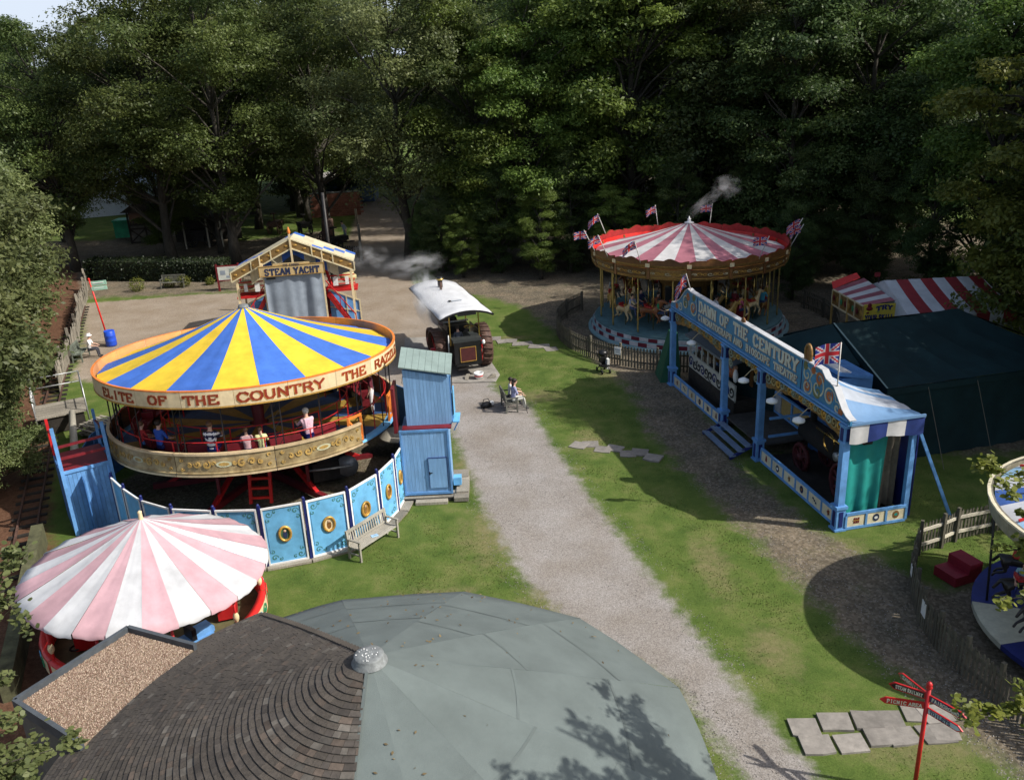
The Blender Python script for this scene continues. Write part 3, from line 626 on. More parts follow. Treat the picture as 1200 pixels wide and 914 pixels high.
# hand placed sprays of the near trees that reach into view
def spray(mb, C, N_, T_, base, tip, r0, n, g, ls=.1, spread=.35, per=22):
    base, tip = np.array(base, float), np.array(tip, float); L = np.linalg.norm(tip-base); d = (tip-base)/L
    pts = [base+(tip-base)*t+g.normal(0, .04, 3)*L*.25+np.array([0, 0, -.12*L*t*t]) for t in (0, .25, .5, .75, 1)]
    mb.tube([tuple(p) for p in pts], [r0, r0*.8, r0*.6, r0*.4, r0*.15], 6)
    for i in range(n):
        t = g.uniform(.18, 1); j = min(3, int(t*4)); p = pts[j]+(pts[j+1]-pts[j])*(t*4-j); sd = g.normal(size=3)*np.array([1, 1, .45]); sd /= np.linalg.norm(sd); sd = (sd+d*.7); sd /= np.linalg.norm(sd)
        l_ = spread*g.uniform(.5, 1.3)*(1.3-.6*t); q = p+sd*l_; mb.tube([tuple(p), tuple((p+q)/2+np.array([0, 0, .03])), tuple(q)], [r0*.25, r0*.16, .003], 4, cap=False)
        for u in np.linspace(.2, 1.05, per): 
            c = p+sd*l_*u+g.normal(0, .05, 3)*(l_/.35); C.append(c); N_.append(np.array([0, 0, 1])+g.normal(0, .45, 3)); T_.append(g.uniform(0, 1)*.6+.4*t*g.uniform(.6, 1))
def spray_tree(name, label, loc, trunk, sprays, mat, ls, seed, spread=.4, per=20, r0=.05):
    g = np.random.default_rng(seed); mb = MB(); C, N_, T_ = [], [], []; mb.tube(trunk[0], trunk[1], 10)
    for b, t, n in sprays: spray(mb, C, N_, T_, b, t, r0, n, g, ls, spread, per)
    t = thing(name, label, 'tree', loc); part('trunk', mb, bark, t)
    obj('crown', soup('crown', leaf_quads(np.array(C), np.array(N_), g, ls, 1.35, True), 6, [mat], np.array(T_)), t); return t
spray_tree('beech_tree', 'young leafy tree reaching in from the right edge beside the small roundabout', (9.6, 8.4, 0), ([(0,0,-.2),(-.1,.1,3),(-.3,.3,6.5),(-.4,.3,10),(-.3,.2,12)], [.22,.2,.16,.09,.03]),
 [((-.2,.2,6.5),(-4.7,-.5,-8.4+8.1+7.6),26),((-.25,.3,7.6),(-4.5,-.5,8.9),24),((-.2,.2,5.5),(-4.1,-.5,7.35),22),((-.3,.3,8.4),(-4.2,.2,9.75),22),((-.3,.3,8.0),(-3.7,.6,9.1),18),
  ((-.3,.3,8.6),(-2.4,1.6,8.6),26),((-.3,.2,9.4),(-1.6,2.3,9.2),24),((-.3,.2,8),(-1.1,2.6,7.6),24),((-.3,.2,8.2),(-3.2,1.9,7.9),26),((-.3,.2,9.6),(-1.4,1.0,10.8),24),((-.3,.3,7.2),(1.6,2.4,7.6),24),((-.3,.3,7.4),(2.4,0,8),24),((-.3,.2,9),(1.5,-.6,9.6),24),((-.3,.3,7.8),(-2.9,2.6,8.7),22)], leaf_yel, .062, 21, .42, 38, .03)
spray_tree('oak_tree', 'pale oak whose leafy ends reach in at the bottom left corner', (-10.2, 8.6, 0), ([(0,0,-.2),(.2,0,3),(.2,.2,6),(.3,.2,9),(.3,.3,11)], [.3,.26,.2,.12,.04]),
 [((.2,.2,6.5),(3.08,2.1,8.40),26),((.2,.2,6.3),(3.13,1.9,7.70),26),((.2,.2,5.8),(2.58,1.7,7.20),26),((.2,.1,5),(3.75,1.1,5.90),30),((.2,.1,4.6),(3.85,.9,5.20),32),((.2,.1,4.8),(2.98,1.0,6.40),28),((.2,.1,4.3),(3.35,1.0,4.70),30),((.2,.1,5.2),(2.48,1.2,6.70),28),((.2,.1,7),(2.38,2.4,9.10),24),((.2,.1,7),(2.28,2.3,8.50),26),((.2,.1,4),(2.95,1.6,5.20),30),((.2,.2,6),(2.28,2.0,6.10),28),((.2,.2,6),(2.18,1.8,7.60),28)], leaf_pale, .075, 22, .5, 52, .03)

# ---------------------------------------------------------------- round building with felt and shingle roof
C0 = (-2.56, 11.9); ZA, ZE = 5.02, 2.68
rb = thing('round_building', 'round building with a grey felt and dark shingle cone roof filling the foreground', 'building', (C0[0], C0[1], 0))
mb = MB(); mb.lathe([(5.0, 0), (5.0, 2.68)], 36, M('green timber wall', (.05, .075, .055), .7, .2, 4, .2, stretch=(6, 6, .5))); part('wall', mb, None, rb)
EV = [(5.45, 125), (5.45, 107), (5.45, 77), (5.55, 47), (5.72, 17), (5.80, -13), (5.6, -43), (5.45, -70), (5.45, -92)]
A0 = (0, 0, ZA)
for i in range(len(EV)-1):
    r1, a1 = EV[i]; r2, a2 = EV[i+1]; p1 = (r1*cos(R_(a1)), r1*sin(R_(a1)), ZE); p2 = (r2*cos(R_(a2)), r2*sin(R_(a2)), ZE)
    nn = 12; vs = []; fs = []
    for j in range(nn+1):
        for k in range(nn+1):
            t = j/nn; s = k/nn; e = Vector(p1).lerp(Vector(p2), s); e.x *= 1+.016*sin(PI*s); e.y *= 1+.016*sin(PI*s); q = Vector(A0).lerp(e, max(t, .02)); q.z -= .035*sin(PI*s)*t+.004*sin(j*.9+k*.8+i)*t; q.z += .05*sin(PI*t); vs.append(q)
    for j in range(nn):
        for k in range(nn): a = j*(nn+1)+k; fs.append((a, a+nn+1, a+nn+2, a+1))
    b = len(vs); vs += [Vector(vs[nn*(nn+1)+k])-Vector((0, 0, .12)) for k in range(nn+1)]; fs += [(nn*(nn+1)+k, b+k, b+k+1, nn*(nn+1)+k+1) for k in range(nn)]
    mb = MB(); mb.add(vs, fs, None, True); part('felt_panel', mb, felt, rb)
    def onp(t, s):
        e = Vector(p1).lerp(Vector(p2), s); e.x *= 1+.016*sin(PI*s); e.y *= 1+.016*sin(PI*s); q = Vector(A0).lerp(e, t); q.z += .006-.035*sin(PI*s)*t+.05*sin(PI*t); return q
    for tt in (.42+.05*(i % 2), .78-.04*(i % 3)):
        mb = MB()
        for k in range(10):
            a, b2 = onp(tt, k/10), onp(tt, (k+1)/10); c, d = onp(tt+.008, (k+1)/10), onp(tt+.008, k/10); mb.add([a, b2, c, d], [(0, 1, 2, 3)])
        part('felt_lap', mb, feltlap, rb)
# shingles in concentric courses
RS, ZS = 6.05, 2.56
def cone_z(r): return ZA-(ZA-ZS)*(r/RS)+.06*sin(PI*min(1, r/RS))
mb = MB()
k0, k1 = R_(124), R_(269.5)
mb.lathe([(r_, cone_z(r_)-.035) for r_ in np.linspace(.1, RS-.02, 14)], 60, None, (0, 0, 0), k0, k1); mb.lathe([(RS-.02, cone_z(RS)-.035), (RS-.02, cone_z(RS)-.2), (5, 2.4)], 60, None, (0, 0, 0), k0, k1)
part('roof_deck', mb, timber_d, rb)
sh = []; rr = .34; row = 0
g = np.random.default_rng(5)
while rr < RS:
    ex = .112; a = k0+g.uniform(0, .04)/rr
    while a < k1:
        w = g.uniform(.09, .21); a2 = min(k1, a+w/rr)
        if a2-a > .03/rr: sh.append((rr, a, a2, g.uniform(-.004, .006), row))
        a = a2+.006/rr
    rr += ex; row += 1
def shingle_geo(mb, r, a, a2, dz, mat=None):
    r0, r1 = r-.05, r+.112; vs = []
    for (q, dt) in ((r0, .0), (r1, .032+dz)):
        for ang in (a, a2):
            z = cone_z(q); vs.append((q*cos(ang), q*sin(ang), z+dt-.018)); vs.append((q*cos(ang), q*sin(ang), z+dt+.002))
    mb.add(vs, [(1, 5, 7, 3), (4, 6, 7, 5), (0, 2, 3, 1)[::-1], (0, 4, 5, 1)[::-1], (2, 3, 7, 6)[::-1]], mat)
camp = Vector((-C0[0], -C0[1], 14))
def vis(s):
    r, a, a2 = s[0], s[1], s[2]; p = Vector((r*cos((a+a2)/2), r*sin((a+a2)/2), cone_z(r))); q = p-camp
    depth = q.dot(Fw); px = 600+1021*q.dot(Rt)/depth; py = 457-1021*q.dot(Up)/depth
    return (a2-a)*r/depth if (0 < px < 1200 and py < 914) else 0
order = sorted(range(len(sh)), key=lambda i: -vis(sh[i])); big = set(order[:300])
SHM = [shing, M('pale timber shingle', (.105, .094, .080), .85, .3, 7, .4, rand=.3), M('brown timber shingle', (.085, .066, .052), .85, .3, 7, .4, rand=.3), M('black timber shingle', (.062, .053, .045), .85, .3, 7, .4, rand=.3)]
rest = MB()
for i, s_ in enumerate(sh):
    near_edge = s_[1] > R_(240); w = g.uniform(); mt = SHM[1] if w < (.22 if near_edge else .05) else SHM[2] if w < (.36 if near_edge else .12) else SHM[3] if w > .62 else SHM[0]
    if i in big: mb = MB(); shingle_geo(mb, *s_[:4]); part('shingle', mb, mt, rb)
    else: shingle_geo(rest, *s_[:4], mt)
part('shingles', rest, None, rb)['kind'] = 'stuff'
mb = MB()   # stepped flashing of the upper junction, and the straight joint below
for k in range(42):
    r = .35+k*.13; a = R_(124.6); mb.box((r*cos(a), r*sin(a), cone_z(r)+.03), (.15, .11, .025), None, a+g.uniform(-.1, .1))
part('verge_shingles', mb, SHM[0], rb)
mb = MB(); a = R_(-91.2); mb.bar((.3*cos(a), .3*sin(a), cone_z(.3)+.02), (5.9*cos(a), 5.9*sin(a), cone_z(5.9)+.03), .05, .04); part('verge_strip', mb, feltlap, rb)
mb = MB(); mb.lathe([(.30, -.10), (.27, -.05), (.255, -.04), (.25, .03), (.235, .05), (.15, .06), (.001, .065)], 28, None, (0, 0, ZA)); part('roof_cap', mb, lead, rb)
mb = MB()
for i in range(26):
    a = g.uniform(0, 6.28); r = g.uniform(.03, .21); mb.ball((r*cos(a), r*sin(a), ZA+.06), g.uniform(.006, .014), None, 5)
part('pale_specks', mb, white, rb)

gd = np.random.default_rng(77); nd = 160; aa = gd.uniform(R_(-88), R_(120), nd); rr2 = 5.3*np.sqrt(gd.uniform(.01, 1, nd)); C_ = np.stack([rr2*np.cos(aa)+C0[0], rr2*np.sin(aa)+C0[1], ZA-(ZA-ZE)*rr2/5.5+.045], 1)
lo = struct('fallen_leaves', soup('fallen leaves', leaf_quads(C_, np.tile([0, 0, 1.], (nd, 1))+gd.normal(0, .2, (nd, 3)), gd, .05), 4, [leafmat('dry fallen leaf', (.07,.05,.025), (.22,.17,.08), 0)], gd.uniform(0, 1, nd)), 'stuff')
# flat roofed annexe
fa = thing('flat_roof_annexe', 'low annexe with a brown gravel flat roof joined to the left of the round roof', 'building', (0, 0, 0))
Q = [(-8.58, 16.05), (-6.9, 15.3), (-8.05, 12.6), (-9.89, 13.85)]
mb = MB(); mb.slabpoly(Q[::-1], 0, 2.75); part('wall', mb, M('grey brown wall', (.16, .14, .12), .9, .2, 4, .3), fa)
qc = Vector((sum(p[0] for p in Q)/4, sum(p[1] for p in Q)/4, 0))
mb = MB()
for i in range(4):
    a, b = Vector((*Q[i], 2.86)), Vector((*Q[(i+1) % 4], 2.86)); oa = (a-qc); oa.z = 0; ob = (b-qc); ob.z = 0
    if i == 1: continue
    mb.bar(a+oa*.01, b+ob*.01, .09, .24)
part('fascia', mb, trim_m, fa)
mb = MB(); mb.slabpoly([tuple((Vector((*p, 0))-qc)*.985+qc)[:2] for p in Q][::-1], 2.76, 2.85); part('roof_bed', mb, M('chipping bed', (.22, .15, .10), .95, .4, 14, .6, c2=(.36, .28, .19)), fa)
N = 9000; X = g.uniform(-10, -6.5, N*3); Y = g.uniform(12.5, 16.2, N*3); k = sdist([tuple((Vector((*p, 0))-qc)*.97+qc)[:2] for p in Q], X, Y) > 0; X, Y = X[k][:N], Y[k][:N]; n = len(X)
T = np.array([[0,0,1],[1,0,0],[0,1,0],[-1,0,0],[0,-1,0]], float); r = g.uniform(.010, .024, (n, 3)); Pq = T[None]*r[:, None]; Pq[:, :, 0] += X[:, None]; Pq[:, :, 1] += Y[:, None]; Pq[:, :, 2] += 2.852
st = soup('chippings', np.concatenate([Pq[:, f] for f in ((0,1,2),(0,2,3),(0,3,4),(0,4,1))]), 3, [leafmat('roof chipping', (.16,.09,.05), (.52,.42,.30), 0)], np.tile(g.uniform(0, 1, n)**1.5, 4))
obj('chippings', st, fa)['kind'] = 'stuff'

# ---------------------------------------------------------------- pink and white juvenile ride
pr = thing('childrens_roundabout', 'small roundabout under a pink and white striped umbrella canopy', 'fairground ride', (-9.71, 19.81, 0))
pt = Matrix.Rotation(-.02, 4, 'X') @ Matrix.Rotation(.063, 4, 'Y')
cp = [MB(), MB()]; NST = 24; RP, HP = 3.02, 1.42
def ppt(r, a, z): return pt @ Vector((r*cos(a), r*sin(a), z))+Vector((0, 0, 2.2))
for i in range(NST):
    mb = MB(); vs = []; fs = []; K = 10; Lr = 9
    for j in range(Lr+1):
        t = .02+.98*j/Lr
        for k in range(K+1):
            s = k/K; a = 2*PI*(i+s)/NST+.06; rim = 1+.008*sin(i*2.1)+.004*sin(a*31)
            sag = -.05*sin(PI*t)*1.0-.035*sin(PI*s)*t+.006*sin(a*60+t*9)*t; vs.append(ppt(RP*t*rim, a, HP*(1-t)+sag))
    for j in range(Lr):
        for k in range(K): a = j*(K+1)+k; fs.append((a, a+K+1, a+K+2, a+1))
    b = len(vs)
    for k in range(K+1): s = k/K; a = 2*PI*(i+s)/NST+.06; rim = 1.002+.008*sin(i*2.1); vs.append(ppt(RP*rim, a, -.09-.03*abs(sin(a*24))-.035*sin(PI*s)))
    for k in range(K): fs.append((Lr*(K+1)+k, b+k, b+k+1, Lr*(K+1)+k+1))
    mb.add(vs, fs, None, True); part('canopy_stripe', mb, pnk_c if i % 2 else wht_c, pr)
mb = MB(); mb.tube([ppt(0, 0, 0)*0+Vector((0, 0, .3)), ppt(0, 0, HP-.05)], .06, 10); part('centre_pole', mb, red, pr)
mb = MB(); q = ppt(0, 0, HP); mb.lathe([(.07, -.06), (.055, .02), (.05, .12), (.06, .17), (.001, .21)], 12, None, q); part('finial', mb, cream, pr)
mb = MB()
for i in range(12): a = 2*PI*i/12; mb.bar(ppt(.1, a, HP-.22), ppt(2.9, a, -.10), .04)
part('canopy_ribs', mb, oldwood, pr)
mb = MB(); mb.lathe([(2.55, .30), (2.75, .30), (2.75, .36), (2.3, .36), (.4, .36)], 40); part('platform', mb, M('worn green brown deck', (.12, .11, .05), .8, .4, 3, .3), pr)
for i in range(10):
    a = 2*PI*(i+.35)/10; a2 = a+2*PI/10
    mb = MB(); mb.lathe([(2.62, .40), (2.62, .95), (2.80, .95), (2.80, .40)], 6, brightred, (0, 0, 0), a, a2-.01)
    mb.lathe([(2.815, .48), (2.815, .87)], 6, cream, (0, 0, 0), a+.03, a2-.04)
    pf = part('rim_panel', mb, None, pr)
    mb = MB(); f_ = lambda u, v, d: (((2.822+d)*cos(u/2.82)), (2.822+d)*sin(u/2.82), v); mid = (a+a2)/2*2.82
    spiral(mb, f_, (mid-.38, .67), .16, 1.3, .04, red, 1); spiral(mb, f_, (mid+.38, .67), .16, 1.3, .04, M('leaf green paint', (.03, .22, .10), .5), -1, PI); spiral(mb, f_, (mid, .67), .12, 1.2, .04, skyblue, 1, 1)
    part('painted_scroll', mb, None, pr)
    mb = MB(); p0 = (2.68*cos(a), 2.68*sin(a)); mb.tube([(*p0, .36), (*p0, 2.05)], [.035, .035], 8, red); mb.lathe([(.04, 0), (.075, .08), (.08, .16), (.04, .26)], 10, cream, (*p0, 1.12)); part('canopy_post', mb, None, pr)
for i in range(6):
    a = 2*PI*i/6+.3; x, y = 1.75*cos(a), 1.75*sin(a)
    mb = MB(); mb.box((x, y, .62), (1.0, .5, .36), (red, yel_c, blue)[i % 3], a+PI/2); mb.box((x, y, .95), (.12, .44, .34), black, a+PI/2); mb.box((x+.3*-sin(a), y+.3*cos(a), .86), (.5, .42, .14), (red, yel_c, blue)[i % 3], a+PI/2)
    mb.lathe([(.12, -.03), (.16, 0), (.12, .03)], 10, black, (x-.4*sin(a)+.27*cos(a), y+.4*cos(a)+.27*sin(a), .5)); part('toy_car', mb, None, pr)
# ---------------------------------------------------------------- the tilting platform ride
rd = thing('tilting_platform_ride', 'blue and yellow canopied platform ride with a lettered cream rounding board', 'fairground ride', (-9.39, 29.81, 0), (-.06, 0, 0))
ZR = 4.85; RR = 5.21
def ring(r, z0, z1, a0, a1, th_=.05, n=8, mb=None, mat=None):
    mb = mb or MB(); mb.lathe([(r-th_, z0), (r, z0), (r, z1), (r-th_, z1), (r-th_, z0)], n, mat, (0, 0, 0), a0, a1, False); return mb
NS = 20
for i in range(NS):      # canopy gores, valley between ribs
    a0 = R_(-88.9+18*i); mb = MB(); vs = []; fs = []; K = 8; Lr = 10
    for j in range(Lr+1):
        t = .025+.975*j/Lr
        for k in range(K+1):
            s = k/K; a = a0+R_(18)*s; r = 5.08*t; z = 4.60+(6.42-4.60)*(1-t)-.10*sin(PI*t)-.045*sin(PI*s)*t
            if i % 2 == 1: z += .03*t*abs(sin(PI*s*2))
            z += .010*sin(a*70+t*8+i)*t*(.3+sin(i*1.7)**2); vs.append((r*cos(a), r*sin(a), z))
    for j in range(Lr):
        for k in range(K): a = j*(K+1)+k; fs.append((a, a+K+1, a+K+2, a+1))
    mb.add(vs, fs, None, True); part('canopy_stripe', mb, yel_c if i % 2 == 0 else blu_c, rd)
mb = MB(); mb.lathe([(.2, -.05), (.16, .04), (.05, .05), (.001, .06)], 16, None, (0, 0, 6.42)); part('canopy_crown', mb, lead, rd)
for i in range(20):      # rounding boards: cream outside, orange tan inside
    a0 = R_(-88.9+18*i-9); a1 = a0+R_(18)-.002
    mb = MB(); mb.lathe([(RR-.05, 4.28), (RR, 4.30), (RR+.012, 4.85)], 4, cream, (0, 0, 0), a0, a1, False); mb.lathe([(RR-.06, 4.28), (RR-.05, 4.86)], 4, tan, (0, 0, 0), a0, a1, False)
    mb.lathe([(RR-.06, 4.86), (RR+.02, 4.86), (RR+.02, 4.82)], 4, orange, (0, 0, 0), a0, a1, False); mb.lathe([(RR+.015, 4.33), (RR+.018, 4.28), (RR-.06, 4.26)], 4, gold, (0, 0, 0), a0, a1, False)
    mb.lathe([(RR-.06, 4.255), (RR-.06, 4.86)], 1, None, (0, 0, 0), a0+.004, a0+.006)
    b_ = part('rounding_board', mb, None, rd)
def cyl(rad, zc): return lambda u, v, d: ((rad+d)*cos(u/rad), (rad+d)*sin(u/rad), zc+v)
# centre angles of the words read off the board
for word, ang0, ang1 in (('ELITE', -136, -117.5), ('OF', -110.5, -103.2), ('THE', -97, -85.2), ('COUNTRY', -79, -49), ('THE', -41, -29.5), ('RAZZLE', -23.5, 2)):
    n = len(word); h = .27; L_ = R_(ang1-ang0)*RR; pitch = (L_+.22*h)/n; asp = pitch/h-.22
    for ci, ch in enumerate(word):
        u0 = R_(ang0)*RR+ci*pitch
        mb = MB(); letters(mb, ch, h, cyl(RR+.014, 4.43), letter_o, u0, asp, .22, .6, .34, .22, .004, 0, -.012, -.012); letters(mb, ch, h, cyl(RR+.014, 4.43), letter_r, u0, asp, .22, .6, .27, .16, .006, .004)
        part('letter', mb, None, rd)
# platform, floor wedges, base ring
mb = MB()
ring(5.0, 1.95, 2.05, 0, 2*PI, .4, 60, mb, brownw); mb.lathe([(.3, 1.9), (5.0, 1.93)], 40, timber_d); part('platform_frame', mb, None, rd)
for i in range(20):
    a0 = R_(18*i+3); mb = MB(); mb.lathe([(.35, 2.06), (3.2, 2.06), (4.72, 2.06)], 4, None, (0, 0, 0), a0, a0+R_(18)-.003, False); part('floor_board', mb, floor_y if i % 2 else floor_b, rd)
mb = MB(); mb.lathe([(4.725, 2.065), (5.02, 2.065), (5.03, 1.99)], 50, skyblue); part('floor_edge', mb, None, rd)
scr_gold = M('screen gold scroll', (.42, .27, .08), .4, .3, 9, .1)
scr_lite = M('screen pale oval', (.50, .50, .33), .5, .2, 9, .1)
for i in range(10):      # painted side screens, one left out at the entrance
    a0 = R_(-141+36*i)
    if i == 3: continue
    mb = MB(); n = 8; zs = (1.99, 2.10, 2.12, 2.66, 2.68, 2.77)
    rs = (5.07, 5.09, 5.05, 5.05, 5.09, 5.07); vs = []
    mb.lathe(list(zip(rs, zs)), n, screen_m, (0, 0, 0), a0, a0+R_(36)-.004, False)
    mb.lathe([(5.0, 2.77), (5.0, 1.99)], n, brownw, (0, 0, 0), a0, a0+R_(36)-.004, False); mb.lathe([(4.99, 2.775), (5.10, 2.775), (5.10, 2.70)], n, M('pale moulding', (.55, .42, .25), .45, .2, 5, 0), (0, 0, 0), a0, a0+R_(36)-.004, False)
    mb.lathe([(5.10, 2.05), (5.10, 1.985), (5.0, 1.98)], n, M('pale moulding', (.5,.4,.25)), (0, 0, 0), a0, a0+R_(36)-.004, False)
    sc = part('side_screen', mb, None, rd)
    mb = MB(); fn = cyl(5.056, 2.39); uc = (a0+R_(18))*5.056
    for s in (-1, 1):
        spiral(mb, fn, (uc+s*.55, 0), .13, 1.2, .055, scr_gold, s, 1); spiral(mb, fn, (uc+s*.85, .02), .11, 1.2, .05, scr_gold, -s, 3); spiral(mb, fn, (uc+s*1.12, -.02), .08, 1.1, .045, scr_gold, s, 2); spiral(mb, fn, (uc+s*.33, .03), .07, 1.0, .045, scr_gold, -s, 0)
        for v in (-.2, .2):
            spiral(mb, fn, (uc+s*1.38, v*.8), .06, 1.0, .03, scr_gold, s, 0)
    q = [fn(uc+.26*cos(t*PI/6), .10*sin(t*PI/6), .006) for t in range(12)]; mb.add(q, [tuple(range(12))], scr_lite)
    q = [fn(uc+.17*cos(t*PI/6), .06*sin(t*PI/6), .010) for t in range(12)]; mb.add(q, [tuple(range(12))], scr_gold)
    part('painted_scroll', mb, None, sc)
for a in (-31.5, -8.0):    # orange gates at the entrance
    a = R_(a); mb = MB(); d = .6/5
    for aa in (a, a+d*(1 if a > -.3 else -1)): mb.bar((4.95*cos(aa), 4.95*sin(aa), 2.06), (4.95*cos(aa), 4.95*sin(aa), 3.05), .07)
    a2 = a+d*(1 if a > -.3 else -1); P1 = lambda q, z: (4.95*cos(q), 4.95*sin(q), z)
    mb.bar(P1(a, 3.0), P1(a2, 3.0), .07); mb.bar(P1(a, 2.15), P1(a2, 2.15), .07); mb.bar(P1(a, 2.2), P1(a2, 2.95), .06); part('entrance_gate', mb, orange, rd)
mb = MB(); mb.lathe([(.28, 0), (.28, 2.1), (.2, 2.15), (.24, 2.8), (.14, 3.2), (.09, 3.4), (.09, 6.35)], 16); part('centre_column', mb, dkred, rd)
for i in range(20):      # lattice posts and canopy arms
    a = R_(18*i+4); x, y = 4.9*cos(a), 4.9*sin(a)
    mb = MB(); mb.bar((x, y, 2.06), (x, y, 4.35), .035, None, black); x2, y2 = 4.9*cos(a+.05), 4.9*sin(a+.05)
    if i % 2 == 0:
        mb.bar((x2, y2, 2.06), (x2, y2, 4.35), .03, None, black)
        for k in range(6): mb.bar((x, y, 2.3+k*.33), (x2, y2, 2.6+k*.33), .018, None, black)
    mb.bar((.1*cos(a), .1*sin(a), 6.1), (5.05*cos(a), 5.05*sin(a), 4.45), .05, None, timber_d); part('canopy_post', mb, None, rd)
for rad, z in ((4.72, 3.0), (3.3, 2.98), (3.3, 2.62)):
    mb = MB(); mb.tube([(rad*cos(2*PI*k/48), rad*sin(2*PI*k/48), z) for k in range(49)], .02, 6, red, False); part('seat_rail', mb, None, rd)
for k in range(20):
    a = R_(18*k)
    for rad in (4.72, 3.3): part('rail_post', MB().bar((rad*cos(a), rad*sin(a), 2.06), (rad*cos(a), rad*sin(a), 3.0), .035, None, red), None, rd)
SEATS = []
for k in range(20):      # paired tub seats facing inwards
    a = R_(18*k+9); 
    if 320 < (18*k+9) % 360 < 352: continue
    s_ = MB(); cx, cy = 4.0*cos(a), 4.0*sin(a); rz = a+PI/2
    s_.box((cx, cy, 2.42), (1.0, .42, .06), dkred, rz); s_.box((cx+.24*cos(a), cy+.24*sin(a), 2.62), (1.0, .04, .3), dkred, rz); s_.box((cx, cy, 2.24), (.9, .3, .32), black, rz)
    for e_ in (-.5, .5): s_.box((cx-e_*sin(a)+.02, cy+e_*cos(a), 2.55), (.05, .42, .26), dkred, rz)
    part('seat', s_, None, rd); SEATS.append((a, cx, cy))
# machinery under the platform
mb = MB()
for i in range(6):
    a = 2*PI*i/6+.25
    mb.bar((3.6*cos(a), 3.6*sin(a), .1), (.4*cos(a), .4*sin(a), 1.75), .14, None, red); mb.bar((0, 0, .12), (4.0*cos(a), 4.0*sin(a), .12), .2, None, dkred)
    mb.bar((3.0*cos(a), 3.0*sin(a), .1), (3.0*cos(a), 3.0*sin(a), 1.7), .1, None, dkred)
for s in (-1, 1):
    mb.bar((.6+s*.35, -3.0, .1), (.6+s*.35, -2.6, 1.8), .10, None, brightred)
for k in range(5): mb.bar((.25, -2.97+.07*k, .3+k*.33), (.95, -2.97+.07*k, .3+k*.33), .08, None, brightred)
part('support_frame', mb, None, rd)
mb = MB(); mb.box((2.6, -1.0, .5), (1.3, .7, .7), iron, .4); mb.tube([(2.2,-1.3,.9),(3.1,-.8,.9)], .28, 12, iron); mb.tube([(3.3,-1.2,.6),(3.3,-1.1,.6)], .4, 16, steel); mb.tube([(2.0,-2.0,.8),(3.6,-1.7,.8)], .04, 6, steel); part('drive_engine', mb, None, rd)
# riders
stripe_t = M('navy stripe', (.01, .012, .05), .8); wsh = M('white shirt', (.72, .72, .72), .8, .05)
RID = [(-94, 'rider in a navy and white striped top on the blue and yellow platform ride', wsh, navy, bhair, stripe_t, 1.0, True), (-73, 'child in a pale yellow top riding beside a brown haired child', M('pale yellow cloth', (.62,.62,.30), .8), dkblue, bhair, None, .78, False),
 (-79, 'brown haired child in pale pink riding beside the yellow topped child', M('pale pink cloth', (.62,.38,.40), .8), navy, bhair, None, .8, False), (-52, 'rider in a pink checked shirt near the orange entrance gate', M('pink check shirt', (.60,.38,.45), .8, .35, 22), navy, ghair, None, 1.0, True),
 (-121, 'rider in a royal blue top on the left of the platform ride', M('royal blue cloth', (.03,.09,.42), .8), navy, dhair, None, .95, False), (-136, 'small child in red at the far left of the platform ride', M('red cloth', (.42,.03,.03), .8), dkblue, bhair, None, .78, False)]
for ang, lab, top, legs, hr, stp, k, arm in RID:
    a = R_(ang); r_ = 4.25; z = 2.06+.06*(-(r_*sin(a)))*-1*-1; k *= 1.12; p = Vector((r_*cos(a), r_*sin(a), 2.06+.02)); p = Matrix.Rotation(-.06, 3, 'X') @ p
    person(lab, (-9.39+p.x, 29.81+p.y, p.z), a+PI/2, top, legs, hr, 'sit', .05, .5 if arm else 0, k, stripes=stp)
for ang, lab, top, legs in ((4, 'standing person in burgundy top and white trousers on the platform ride', M('burgundy cloth', (.12,.015,.03), .8), wsh), (9, 'standing person in a dark jacket beside the burgundy topped one', M('charcoal cloth', (.03,.03,.035), .8), M('grey cloth', (.2,.2,.21), .8))):
    a = R_(ang); p = Matrix.Rotation(-.06, 3, 'X') @ Vector((4.2*cos(a), 4.2*sin(a), 2.06)); person(lab, (-9.39+p.x, 29.81+p.y, p.z), a+PI/2, top, legs, dhair, 'stand', .02)

